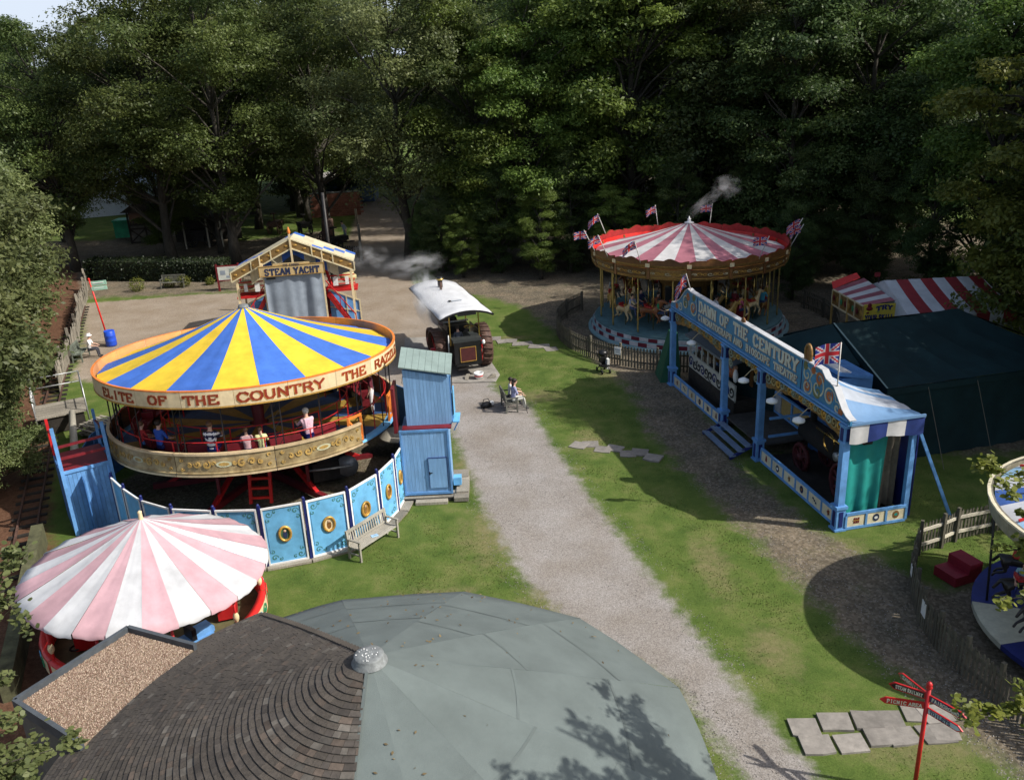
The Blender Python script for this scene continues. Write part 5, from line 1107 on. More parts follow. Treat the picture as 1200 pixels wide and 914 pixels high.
mb = MB(); hh = .34; tw = text_width('STEAM YACHT', hh, .62, .22, .5); letters(mb, 'STEAM YACHT', hh, lambda u, v, d: (u-tw/2, -.335-d, 3.66+v), letter_b, 0, .62, .22, .5, .24, .17, .008); tw2 = text_width('THE FAMOUS', .1); letters(mb, 'THE FAMOUS', .10, lambda u, v, d: (u-tw2/2, -.345-d, 4.13+v), letter_b, 0); part('lettering', mb, None, sgn)
mb = MB(); 
for s in (-1, 1): mb.box((0, -.34, 3.88+s*.28), (3.6, .03, .03), gold); mb.box((s*1.78, -.34, 3.88), (.03, .03, .58), gold)
part('board_edge', mb, None, sgn)
bargem = M('barge board cream', (.62, .54, .34), .55, .15, 5)
AP = (.05, .35, 5.25)
for s in (-1, 1):
    e = (s*3.4, .35, 3.6 if s < 0 else 3.75)
    mb = MB(); 
    for dz in (.30, -.30): mb.bar((AP[0], AP[1]-.22, AP[2]+dz*.9), (e[0], e[1]-.22, e[2]+dz*.9), .05, .07, bargem)
    mb.bar((AP[0], AP[1]-.19, AP[2]), (e[0], e[1]-.19, e[2]), .03, .44, M('barge brown', (.20, .12, .04), .5, .3))
    for t in (0, .33, .66, 1): p = [AP[k]+(e[k]-AP[k])*t for k in range(3)]; mb.box((p[0], p[1]-.23, p[2]), (.06, .05, .5), bargem)
    part('barge_board', mb, None, yt)
    mb = MB(); 
    for k in range(7):
        t = (k+.5)/7; p = [AP[q]+(e[q]-AP[q])*t for q in range(3)]; mb.ball((p[0], p[1]-.225, p[2]), (.11, .02, .06), gold, 8)
    part('gilt_ornament', mb, None, yt)
    for k in range(6):       # awning canvas: check of blue and cream
        t0, t1 = k/6, (k+1)/6
        for j in range(4):
            y0, y1 = .2+j*.75, .2+(j+1)*.75; q = []
            for (t, y) in ((t0, y0), (t1, y0), (t1, y1), (t0, y1)): q.append((AP[0]+(e[0]-AP[0])*t, y, AP[2]+(e[2]-AP[2])*t+.26-.05*sin(PI*t*6)**2-(.10*(y-.2)/2.2)))
            mb = MB(); mb.add(q, [(0, 1, 2, 3)]); part('awning_cloth', mb, blu_c if (k*3+j*2) % 5 == 1 else M('cream canvas', (.56, .50, .34), .7, .15), yt)
    mb = MB(); n = 16; vs = []
    for z in (0, 1):
        for i in range(n+1): t = i/n; vs.append((AP[0]+(e[0]*.72-AP[0])*t, .75+.04*sin(i*1.3), (AP[2]-.25+(e[2]-AP[2])*.72*t)-.85*(1-z)*(.55+.45*t)-.1*z))
    for i in range(n): mb.add([vs[i], vs[i+1], vs[n+2+i], vs[n+1+i]], [(0, 1, 2, 3)], blu_c if (i//4) % 2 == 0 else M('cream canvas', (.6,.5,.4)))
    part('inner_valance', mb, None, yt)
    mb = MB(); mb.bar((e[0]*.93, .35, 0), (e[0]*.93, .35, e[2]+.2), .12, None, cream); mb.bar((e[0]*.93, 2.3, 0), (e[0]*.93, 2.3, e[2]), .10, None, cream); part('corner_post', mb, None, yt)
mb = MB(); mb.bar((.05, .1, 4.2), (.05, .1, 5.85), .1, None, cream); mb.lathe([(.06, 0), (.1, .1), (.03, .35), (.001, .4)], 10, orange, (.05, .1, 5.8)); part('finial_post', mb, None, yt)
for x in (-1.7, 1.7): part('small_finial', MB().bar((x, -.1, 4.15), (x, -.1, 4.75), .07, None, cream), None, yt)
for s in (-1, 1):   # side stairs: blue lined panels, red treads and rails
    mb = MB(); xs = s*1.75; xe = s*3.45
    mb.slabpoly([(xs, .1), (xe, .1), (xe, 1.55), (xs, 2.35)] if s > 0 else [(xe, .1), (xs, .1), (xs, 2.35), (xe, 1.55)], .95, 1.0, blue, 'y'); sp_ = part('side_panel', mb, None, yt)
    mb = MB(); mb.bar((xs, .92, 2.35), (xe, .92, 1.55), .04, .08, bargem); mb.bar((xe, .92, 0), (xe, .92, 1.6), .08, .06, bargem); mb.bar((s*2.7, .92, .1), (s*2.7, .92, 1.9), .06, .05, bargem); mb.bar((xs, .92, 1.3), (xe, .92, .9), .04, .05, bargem); part('panel_moulding', mb, None, sp_)
    mb = MB(); mb.bar((s*1.75, .35, 2.2), (s*3.1, .0, .1), .06, .22, red); mb.bar((s*1.75, .8, 2.2), (s*3.1, .5, .1), .06, .22, red)
    for k in range(8): t = (k+.5)/8; mb.box((s*(1.75+1.35*t), .57-.32*t, 2.15-2.05*t), (.24, .42, .05), red)
    mb.bar((s*1.7, .3, 3.0), (s*3.2, -.05, 1.0), .05, None, red); mb.bar((s*3.2, -.05, 0), (s*3.2, -.05, 1.05), .05, None, red); mb.bar((s*2.4, .15, 1.2), (s*2.4, .15, 2.1), .04, None, red); part('stair', mb, None, yt)
    for k in range(3): part('platform_rail', MB().bar((s*1.7, 1.4, 2.5+.25*k), (s*3.3, 1.4, 2.5+.25*k), .06, None, red), None, yt)
    mb = MB(); mb.box((s*2.5, 1.6, 2.2), (1.8, 1.2, .12), red); mb.box((s*2.2, 1.0, 2.75), (.28, .03, .5), white); mb.box((s*2.85, 1.05, 2.75), (.2, .03, .45), white); part('platform', mb, None, yt)
    mb = MB(); mb.tube([(s*2.3, 2.6, .2), (s*1.3, 2.6, 4.4)], .09, 8, red); mb.tube([(s*.3, 2.6, .2), (s*1.3, 2.6, 4.4)], .09, 8, red); mb.box((s*1.4, 2.4, 1.2), (1.4, 1.4, 1.6), dkred); mb.ball((s*2.9, 1.9, 2.75), (.5, .3, .3), M('carved cream', (.55, .48, .25)), 10); part('swing_frame', mb, None, yt)
fl_ = thing('flue_pole', 'thin dark pole standing behind the gabled awning', 'pole', (-10.6, 52.4, 0), 0, None, MB().tube([(0, 0, 0), (0, 0, 7.4)], .1, 8, iron).mesh('pole'))
wb = thing('white_board', 'small white board lying on the gravel near the gabled ride', 'board', (-8.1, 47.4, .03), .1, None, MB().box((0, 0, 0), (1.3, .35, .06), M('pale board', (.55, .56, .55))).mesh('board'))
# ---------------------------------------------------------------- horses for the roundabouts
def horse_mesh(name, mats):
    V = [(0, -.42, .95), (0, 0, .90), (0, .36, .97), (0, .58, 1.22), (0, .72, 1.48), (0, .86, 1.50), (0, 1.08, 1.36), (0, -.62, 1.0), (0, -.82, .70)]
    Rr = [(.17, .19), (.17, .19), (.17, .2), (.10, .15), (.075, .10), (.075, .09), (.045, .05), (.06, .06), (.03, .05)]
    E = [(1, 0), (1, 2), (2, 3), (3, 4), (4, 5), (5, 6), (0, 7), (7, 8)]; G_ = [0, 0, 0, 0, 0, 0, 1, 1]
    for s in (-1, 1):
        b = len(V); V += [(.11*s, .40, .80), (.13*s, .62, .56), (.13*s, .52, .36), (.13*s, .50, .28)]; Rr += [.085, .05, .035, .04]; E += [(2, b), (b, b+1), (b+1, b+2), (b+2, b+3)]; G_ += [0, 0, 0, 1]
        b = len(V); V += [(.12*s, -.45, .78), (.13*s, -.38, .55), (.13*s, -.66, .42), (.13*s, -.74, .28)]; Rr += [.10, .06, .038, .04]; E += [(0, b), (b, b+1), (b+1, b+2), (b+2, b+3)]; G_ += [0, 0, 0, 1]
        b = len(V); V += [(.045*s, .74, 1.62)]; Rr += [.022]; E += [(4, b)]; G_ += [0]
    V2 = [V[1], V[0]]+V[2:]; mp = {0: 1, 1: 0}; E = [(mp.get(a, a), mp.get(b, b)) for a, b in E]; Rr = [Rr[1], Rr[0]]+Rr[2:]
    return skin_mesh(name, V2, E, Rr, G_, mats)
redb = M('saddle red', (.40, .03, .03), .4)
def make_horse(label, m1, m2, loc, rz, group=None, base=0.):
    t = thing('carousel_horse', label, 'carousel horse', loc, rz, group); obj('body', horse_mesh('body', [m1, m2]), t)
    mb = MB(); mb.box((0, -.02, 1.12), (.36, .42, .06), redb); mb.box((0, -.24, 1.18), (.30, .07, .12), redb); mb.box((0, .18, 1.17), (.2, .07, .12), gold); mb.tube([(-.19, .3, 1.0), (0, .36, 1.2), (.19, .3, 1.0)], .02, 5, gold); part('saddle', mb, None, t)
    mb = MB(); mb.tube([(0, .2, base), (0, .2, 3.0)], .025, 8); part('pole', mb, brass, t)
    mb = MB(); mb.ball((0, .52, 1.36), (.03, .10, .22), None, 8); part('mane', mb, m2, t); return t

# ---------------------------------------------------------------- the steam roundabout
GC = (9.85, 46.35)
ga = thing('steam_roundabout', 'large steam roundabout with faded rose and white top, flags and gilded rounding boards', 'fairground ride', (GC[0], GC[1], 0))
for i in range(24):
    a0 = R_(15*i-7.5-90+1); mb = MB(); vs = []; fs = []; K = 6; Lr = 8
    for j in range(Lr+1):
        t = .03+.97*j/Lr
        for k in range(K+1): s = k/K; a = a0+R_(15)*s; r = 5.02*t; z = 4.24+1.46*(1-t)-.08*sin(PI*t)-.03*sin(PI*s)*t; vs.append((r*cos(a), r*sin(a), z))
    for j in range(Lr):
        for k in range(K): a = j*(K+1)+k; fs.append((a, a+K+1, a+K+2, a+1))
    mb.add(vs, fs, None, True); part('canopy_stripe', mb, gwt_c if i % 2 == 0 else gpk_c, ga)
mb = MB(); mb.lathe([(.24, -.04), (.25, 0), (.12, .04), (.07, .10), (.10, .17), (.04, .22), (.02, .30), (.001, .33)], 18, None, (0, 0, 5.68)); part('finial', mb, white, ga)
for i in range(16):
    a0 = R_(22.5*i-90-11.25); a1 = a0+R_(22.5)-.002; n = 6
    mb = MB(); mb.lathe([(5.02, 3.70), (5.10, 3.72), (5.12, 3.78), (5.16, 4.30), (5.22, 4.34), (5.26, 4.46)], n, dkgold, (0, 0, 0), a0, a1, False)
    mb.lathe([(5.0, 3.7), (5.20, 4.46), (5.26, 4.46)], n, brightred, (0, 0, 0), a0, a1, False); rbd = part('rounding_board', mb, None, ga)
    K = 18; vs = []                     # scalloped crest, red behind
    for z in (0, 1):
        for k in range(K+1): u = k/K; a = a0+(a1-a0)*u; h = 4.46+(0 if z == 0 else .16+.09*abs(sin(u*PI*2.5))+.12*math.exp(-((u-.5)/.16)**2)); vs.append((5.26*cos(a), 5.26*sin(a), h))
    mb = MB(); mb.add(vs, [(k, k+1, K+2+k, K+1+k) for k in range(K)], M('crest brown', (.15, .065, .018), .45, .3)); lin = M('lining dark red', (.34, .018, .018), .55, .25); mb.add([(x*.984, y*.984, z-.20*(j < K+1)) for j, (x, y, z) in enumerate(vs)], [(K+1+k, K+2+k, k+1, k) for k in range(K)], lin); part('crest', mb, None, ga)
    mb = MB(); fn = lambda u, v, d: ((5.14+d+v*.07)*cos(u/5.14), (5.14+d+v*.07)*sin(u/5.14), 3.8+v*.5); u0, u1 = (a0+.025)*5.14, (a1-.025)*5.14; uc = (u0+u1)/2
    if i % 4 != 3:
        mb.add([fn(u, v, .012) for v, seq in ((.12, [u0+(u1-u0)*k/6 for k in range(7)]), (.92, [u1-(u1-u0)*k/6 for k in range(7)])) for u in seq], [tuple(range(14))], M('rounding panel brown', (.13, .065, .02), .45, .3)); 
    for k in range(-3, 4): spiral(mb, lambda u, v, d: fn(u, v, d+.02), (uc+k*.25, .5), .13 if k % 2 else .18, 1.2, .05, gold if k % 3 else M('dull cream paint', (.42, .36, .22)), 1 if k > 0 else -1, k, 10, None, .01)
    for v in (.06, .98): mb.add([fn(u, v+dv, .03) for dv, seq in ((0, [u0+(u1-u0)*k/6 for k in range(7)]), (.05, [u1-(u1-u0)*k/6 for k in range(7)])) for u in seq], [tuple(range(14))], gold)
    part('gilt_scroll', mb, None, rbd)
    part('joint_shield', MB().box((5.27*cos(a0), 5.27*sin(a0), 4.45), (.05, .22, .18), cream, a0).box((5.16*cos(a0), 5.16*sin(a0), 4.05), (.06, .14, .6), brownw, a0), None, ga)
mb = MB(); mb.lathe([(4.95, 3.72), (4.8, 3.95), (.2, 5.1)], 32, timber_d); part('canopy_lining', mb, None, ga)
part('platform', MB().lathe([(1.2, .78), (5.0, .78), (5.05, .74), (5.05, .66)], 48, M('turquoise deck', (.09, .18, .20), .6, .25, 4)), None, ga)
for ri, (r, z0, z1) in enumerate(((5.08, .46, .65), (5.23, .21, .42))):
    for k in range(64):
        a0 = 2*PI*k/64; part('chequer_panel', MB().lathe([(r, z0), (r+.02, z0), (r+.02, z1), (r, z1)], 1, None, (0, 0, 0), a0, a0+2*PI/64, False), (M('riser maroon', (.14, .012, .03), .5), M('riser white', (.50, .50, .52), .6))[(k+ri) % 2], ga)
mb = MB(); mb.lathe([(5.02, .66), (5.075, .66), (5.075, .44), (5.225, .43), (5.225, .19), (5.42, .18), (5.42, .05)], 48, M('pale turquoise step', (.18, .29, .31), .6)); part('step_ring', mb, None, ga)
for i in range(16):
    a = R_(22.5*i+2); r = 4.75
    mb = MB(); x, y = r*cos(a), r*sin(a); pts = [(x+.008*cos(k*1.6), y+.008*sin(k*1.6), .8+k*.15) for k in range(20)]; mb.tube(pts, [.04+.008*(k % 2) for k in range(20)], 7, M('twisted brass', (.50, .38, .13), .35, .2, 9, 0, .6)); part('barley_pole', mb, None, ga)
mb = MB(); mb.lathe([(1.5, .78), (1.5, 2.6), (1.9, 3.2), (1.9, 3.7)], 16, dkgold)
for k in range(8): a = 2*PI*k/8; mb.box((1.52*cos(a), 1.52*sin(a), 1.9), (.04, .8, 1.2), glass, a)
part('centre_engine', mb, None, ga)
hm = []
HCOL = [(horse_y, dkgold), (M('chestnut horse paint', (.22, .08, .03), .35), dkgold), (M('grey horse paint', (.40, .38, .34), .35), black), (M('ochre horse paint', (.45, .28, .08), .35), brownw)]
base_h = None; cnt = 0
for rr_, n_, off in ((4.15, 14, 0), (3.05, 11, .3)):
    for i in range(n_):
        a = 2*PI*i/n_+off; h = .78+.10+.16*sin(i*2.4+rr_); x, y = GC[0]+rr_*cos(a), GC[1]+rr_*sin(a); k = (i+int(rr_)) % 4
        if base_h is None or len(hm) < 4:
            if len(hm) < 4 and k == len(hm):
                o = make_horse('x', *HCOL[k], (x, y, h), a, None, -h+.8); hm.append(o)
            else: o = copy_tree(hm[k % max(1, len(hm))])
            base_h = True
        else: o = copy_tree(hm[k])
        o.location = (x, y, h); o.rotation_euler = (0, 0, a); cnt += 1
        cn_ = ('cream', 'chestnut', 'grey', 'ochre')[(hm.index(o) if o in hm else k % len(hm))]
        side = ('right', 'back right', 'back', 'back left', 'left', 'front left', 'front', 'front right')[int(((math.degrees(a) % 360)+22.5)//45) % 8]
        o['label'] = '%s painted horse in the %s row on the %s side of the steam roundabout' % (cn_, 'outer' if rr_ > 4 else 'inner', side); o['group'] = 'horses on the steam roundabout'
        o.scale = (.96,)*3
# painted boards and the other seats
o = thing('chariot_seat', 'oval backed red and gold chariot seat near the right of the steam roundabout', 'chariot', (GC[0]+2.0, GC[1]-3.7, .8), .3); mb = MB(); pts = [(.42*cos(t), 0, .75+.75*sin(t)) for t in np.linspace(0, 2*PI, 21)]; mb.tube(pts, .07, 6, gold, False); mb.add([(.4*cos(2*PI*t/16), 0, .75+.72*sin(2*PI*t/16)) for t in range(16)], [tuple(range(16))], dkred); part('oval_back', mb, None, o); part('seat', MB().box((0, .35, .4), (.8, .6, .1), redb), None, o)
GRID = [(215, 'rider in a pale blue shirt on the left side of the steam roundabout', M('pale blue shirt', (.35,.40,.55)), 4.15), (238, 'rider in green near the left front pole of the steam roundabout', M('green top', (.03,.26,.10)), 4.15), (250, 'rider in rose pink on the steam roundabout', M('rose top', (.50,.14,.22)), 3.6), (262, 'rider in grey on a horse at the front of the steam roundabout', M('grey top', (.30,.33,.36)), 4.15), (281, 'rider in a white top on the steam roundabout above the stall board', wsh, 3.6), (206, 'rider in navy at the far left edge of the steam roundabout', M('navy top', (.03,.04,.12)), 3.1), (228, 'rider in rust red on an inner horse at the left of the steam roundabout', M('rust top', (.3,.08,.03)), 3.05), (270, 'rider in teal on an inner horse at the front of the steam roundabout', M('teal top', (.03,.2,.2)), 3.05), (310, 'rider in dark red right of the pole on the steam roundabout', M('dark red top', (.2,.02,.03)), 3.05), (326, 'rider in turquoise at the right of the steam roundabout', M('turquoise top', (.05,.3,.4)), 4.15), (340, 'rider in mustard at the far right of the steam roundabout', M('mustard top', (.4,.28,.05)), 4.15), (297, 'child in pink on a yellow horse right of centre on the steam roundabout', M('pink top', (.55,.12,.2)), 4.15)]
for ang, lab, top, r in GRID:
    a = R_(ang); person(lab, (GC[0]+r*cos(a), GC[1]+r*sin(a), 1.35), a, top, M('blue jeans', (.04,.06,.13)), dhair, 'sit', .05, 0, .9)
for i, ang in enumerate((-168, -152, -128, -62, -26, -8, 65, 98, 140)):
    a = R_(ang); x, y = GC[0]+5.22*cos(a), GC[1]+5.22*sin(a)
    side = {-168: 'leftmost', -152: 'second from left', -128: 'on the front left', -100: 'left of front', -62: 'on the front right', -26: 'right hand', -8: 'rightmost leaning', 12: 'far right', 65: 'behind right', 98: 'directly behind the finial', 140: 'back left'}[ang]
    o = thing('union_flag', 'union flag %s on the rim of the steam roundabout' % side, 'flag', (x, y, 4.5), 0, 'flags on the steam roundabout')
    tp_ = (.62*cos(a), .62*sin(a), 1.25); part('pole', MB().tube([(0, 0, 0), tp_], .022, 6), M('pale pole', (.55, .52, .48)), o)
    f_ = obj('flag', FLAGS[i % 3], o, (tp_[0]*.8, tp_[1]*.8, 1.0), PI+.3*sin(i*2)); f_.scale = (.72, 1, .8)
gf = thing('picket_fence', 'weathered picket fence ringing the steam roundabout', 'fence', (10.1, 45.85, 0))
pm = MB().box((0, 0, .52), (.075, .02, 1.02)).mesh('picket', picket_m); r = 7.48
for k in range(200):
    a = R_(140+k*1.22); obj('picket', pm, gf, (r*cos(a), r*sin(a), 0), a+PI/2)
mb = MB()
for z in (.3, .82): mb.lathe([(r-.06, z-.035), (r-.02, z-.035), (r-.02, z+.035), (r-.06, z+.035), (r-.06, z-.035)], 90, None, (0, 0, 0), R_(139), R_(384), False); part('rail', mb, picket_m, gf); mb = MB()
for k in range(17): a = R_(140+k*15); part('post', MB().box(((r-.1)*cos(a), (r-.1)*sin(a), .55), (.1, .1, 1.15), None, a), picket_m, gf)
ns_ = thing('notice', 'small white notice hanging on the picket fence before the steam roundabout', 'notice', (10.1+7.52*cos(R_(215.5+14)), 45.85+7.52*sin(R_(215.5+14)), .75), R_(229.5)+PI/2); part('sheet', MB().box((0, -.02, 0), (.36, .02, .38), white).box((0, -.035, .05), (.26, .01, .05), greytarp).box((0, -.035, -.06), (.22, .01, .03), greytarp), None, ns_)
bn_ = thing('pushchair', 'dark pushchair with a white bag standing on the path before the picket fence', 'pushchair', (4.4, 39.3, 0), .3)
mb = MB(); mb.box((0, .0, .52), (.36, .12, .5), black, 0, .3); mb.box((0, -.18, .38), (.36, .36, .08), black); part('seat', mb, None, bn_); mb = MB(); mb.bar((-.2, -.35, .1), (-.18, .3, 1.0), .03); mb.bar((.2, -.35, .1), (.18, .3, 1.0), .03); mb.bar((-.18, .3, 1), (.18, .3, 1), .04); mb.bar((-.2, .28, .1), (-.18, -.2, .5), .03); mb.bar((.2, .28, .1), (.18, -.2, .5), .03); part('frame', mb, iron, bn_)
for x, y in ((-.2, -.35), (.2, -.35), (-.2, .28), (.2, .28)): part('wheel', MB().tube([(x-.02, y, .1), (x+.02, y, .1)], .1, 12), black, bn_)
mb = MB(); mb.ball((.05, .1, .9), (.26, .2, .16), black, 10); part('hood', mb, None, bn_); part('bag', MB().box((.17, -.1, .45), (.12, .3, .5), white, 0, .1), None, bn_)
# ---------------------------------------------------------------- the long blue show front
sh_ = thing('bioscope_show_front', 'long blue fairground show front with ornate lettered top board and striped awning', 'fairground show', (7.32, 37.18, 0), math.atan2(-.982, .189))
# local: x along the front (left to right seen from the path), y back, z up
LEN, DEP = 13.86, 2.27
wood_d = M('stage floor', (.06, .055, .05), .7, .3, 5)
part('stage_floor', MB().box((6.9, DEP/2+.2, .53), (3.0, DEP+.3, .06), wood_d), None, sh_)
part('side_floor', MB().box((2.7, DEP/2, .10), (5.2, DEP, .08), timber_d).box((11.1, DEP/2, .06), (5.3, DEP, .08), timber_d), None, sh_)
signs = [dkred, letter_b, brownw, navy, letter_b, dkred]
pancream = M('aged cream panel', (.68, .60, .42), .6, .12, 5)
def band(x0, x1, y, n, along='x', kinds=None):
    L = x1-x0; w = L/n
    def bx(c, d, m_): 
        mb = MB()
        if along == 'x': mb.box((c[0], y, c[1]), (d[0], d[2], d[1]), m_)
        else: mb.box((y, c[0], c[1]), (d[2], d[0], d[1]), m_)
        return mb
    mb = MB(); sg = -1 if along == 'x' else 1
    for z in (.06, .54):
        if along == 'x': mb.box(((x0+x1)/2, y, z), (L, .07, .09))
        else: mb.box((y, (x0+x1)/2, z), (.07, L, .09))
    for k in range(n+1):
        if along == 'x': mb.box((x0+k*w, y, .3), (.07, .075, .40))
        else: mb.box((y, x0+k*w, .3), (.075, .07, .40))
    part('base_rail', mb, blue, sh_)
    for k in range(n):
        p = part('base_panel', bx((x0+(k+.5)*w, .30), (w-.08, .40, .03), pancream), None, sh_); c = x0+(k+.5)*w
        mb = MB(); yy = y-.02 if along == 'x' else y+.02
        f3 = (lambda u, v, d: (c+u, yy-d, .3+v)) if along == 'x' else (lambda u, v, d: (yy+d, c+u, .3+v))
        t_ = (kinds or 'sfsogp')[k % 6]; mc = signs[k % 6]
        if t_ == 's': mb.add([f3(.09*cos(q*PI/5)*(1 if q % 2 else .6), .13*sin(q*PI/5)*(1 if q % 2 else .6), .004) for q in range(10)], [tuple(range(10))], mc); mb.add([f3(.03*cos(q), .03*sin(q), .007) for q in range(6)], [tuple(range(6))], gold)
        elif t_ == 'o': mb.add([f3(.11*cos(q*PI/8), .13*sin(q*PI/8), .004) for q in range(16)], [tuple(range(16))], mc); mb.add([f3(.06*cos(q*PI/8), .05*sin(q*PI/8), .007) for q in range(16)], [tuple(range(16))], (gold, white, teal_c)[k % 3])
        elif t_ == 'f': 
            for dx, dz in ((-.09, .05), (0, 0), (.08, -.05)): mb.add([f3(dx-.05, dz-.03, .004), f3(dx+.05, dz-.04, .004), f3(dx+.04, dz+.04, .004), f3(dx-.04, dz+.03, .004)], [(0, 1, 2, 3)], mc)
        elif t_ == 'g': 
            for q in range(3): mb.add([f3(-.08+.07*q, -.1, .004), f3(-.03+.07*q, -.1, .004), f3(-.03+.07*q, .1-.03*(q == 1), .004), f3(-.08+.07*q, .1, .004)], [(0, 1, 2, 3)], mc)
            mb.add([f3(-.1, -.01, .006), f3(.1, -.01, .006), f3(.1, .02, .006), f3(-.1, .02, .006)], [(0, 1, 2, 3)], gold)
        else: mb.add([f3(-.07, -.1, .004), f3(.07, -.1, .004), f3(.03, .12, .004), f3(-.03, .12, .004)], [(0, 1, 2, 3)], mc)
        part('emblem', mb, None, p)
band(.25, 5.2, -.02, 6, 'x'); band(8.65, 13.6, -.02, 6, 'x', 'posofs'); band(.15, 2.2, 13.86, 3, 'y', 'goo')
def column(x, y):
    mb = MB(); mb.box((x, y, .38), (.30, .30, .76)); mb.box((x, y, .80), (.38, .38, .09)); mb.box((x, y, .03), (.38, .38, .06)); mb.box((x, y, 2.0), (.22, .22, 2.4)); mb.box((x, y, 2.96), (.30, .30, .08)); mb.box((x, y, 3.22), (.26, .26, .55)); mb.box((x, y, 3.5), (.32, .32, .07))
    c = part('column', mb, blue, sh_)
    for z, h in ((.40, .52), (3.22, .40)):
        for c_, d_ in (((x, y-.14 if z > 1 else y-.155, z), (.13, .02, h)), ((x-.155 if z < 1 else x-.135, y, z), (.02, .13, h)), ((x+.155 if z < 1 else x+.135, y, z), (.02, .13, h))): part('inset_panel', MB().box(c_, d_), navy, c)
for x in (.05, 5.42, 8.42, 13.72): column(x, -.03)
part('back_post', MB().box((13.78, 2.2, 1.75), (.16, .16, 3.4)), blue, sh_); part('back_post', MB().box((.05, 2.2, 1.5), (.16, .16, 2.9)), blue, sh_)
mb = MB(); mb.box((13.78, 2.26, 1.8), (.10, .06, 3.3)); part('back_inset', mb, navy, sh_)
# top board
OUT = [(-.12, 3.55), (14.0, 3.58), (13.98, 3.72), (13.75, 3.78), (13.52, 3.92), (13.25, 4.2), (13.0, 4.45), (12.8, 4.52), (12.55, 4.55), (12.3, 4.76), (2.1, 4.79), (1.75, 4.85), (1.5, 4.72), (1.2, 4.45), (.9, 4.2), (.45, 3.95), (.0, 3.86), (-.12, 3.75)]
stbl = M('show board blue', (.045, .20, .36), .5, .2, 3.5, .06)
tbd = part('top_board', MB().slabpoly(OUT, -.10, -.04, stbl, 'y'), None, sh_)
mb = MB()
for z in (3.58, 3.70): mb.box((6.93, -.12, z), (13.9, .05, .05), blue)
part('bottom_moulding', mb, None, tbd)
mb = MB(); top = [p for p in OUT[2:-1]]
for p, q in zip(top[:-1], top[1:]): mb.bar((p[0], -.01, p[1]+.01), (q[0], -.01, q[1]+.01), .22, .035)
part('edge_sheet', mb, wht_c, tbd)
f = lambda u, v, d: (u, -.10-d, v)
mb = MB()
def word(t, x0, x1, z, h, m1, shadow=None, wt=.24):
    n = len(t.replace(' ', '')); base = text_width(t, h, .62, .2, .5); k = (x1-x0)/base; fn = lambda u, v, d: (x0+u*k, -.10-d, z+v)
    if shadow: letters(mb, t, h, lambda u, v, d: (x0+u*k+.025, -.10-d, z+v-.022), shadow, 0, .62, .2, .5, wt, wt*.75, .006)
    letters(mb, t, h, fn, m1, 0, .62, .2, .5, wt, wt*.7, .006, .007)
lc = M('show lettering cream', (.48, .49, .42), .5, .12, 9); lo_ = M('letter shade brown', (.24, .11, .05), .5)
word('DAWN', 2.95, 4.55, 4.22, .40, lc, lo_); word('OF', 4.95, 5.65, 4.22, .40, lc, lo_); word('THE', 6.15, 7.25, 4.22, .40, lc, lo_); word('CENTURY', 7.75, 10.85, 4.22, .40, lc, lo_)
word('CINEMATOGRAPH AND', 2.9, 6.9, 3.84, .24, lc, lo_, .22); word('BIOSCOPE', 7.2, 9.0, 3.84, .24, lc, lo_, .22); word('THEATRE', 9.3, 10.85, 3.84, .24, lc, lo_, .22)
part('lettering', mb, None, tbd)
mb = MB(); sc1 = M('scroll cream line', (.50, .49, .38), .5); sc2 = M('scroll orange', (.42, .13, .04), .5); sc3 = M('scroll green brown', (.14, .16, .07), .5)
for cx, cz, r, mt, fl, st in ((1.55, 4.2, .36, sc1, 1, 0), (1.55, 4.2, .24, sc3, -1, 2), (2.35, 4.2, .40, sc1, -1, 1), (2.35, 4.15, .24, sc2, 1, 0), (1.0, 3.95, .22, sc1, 1, 3), (1.8, 4.55, .16, sc2, -1, 0), (2.4, 4.6, .14, sc3, 1, 0), (.6, 3.82, .12, sc2, 1, 0),
                            (11.45, 4.35, .26, sc1, 1, 0), (11.5, 3.95, .30, sc1, -1, 1), (11.5, 3.98, .18, sc2, 1, 2), (12.1, 4.15, .48, sc1, -1, PI), (12.2, 4.42, .22, sc2, 1, 0), (12.1, 3.98, .26, sc3, 1, 1), (12.8, 4.05, .34, sc1, 1, 0), (12.8, 4.1, .18, sc2, -1, 1), (13.25, 3.86, .2, sc1, -1, 2), (13.45, 3.8, .1, sc2, 1, 0), (11.35, 4.6, .12, sc3, 1, 1), (11.8, 4.6, .10, sc2, -1, 1)):
    spiral(mb, f, (cx, cz), r, 1.35, .055 if mt is sc1 else .09, mt, fl, st, 22, None, .008)
for x in (2.78, 11.12): mb.box((x, -.105, 4.16), (.025, .02, 1.1), navy)
part('painted_scroll', mb, None, tbd)
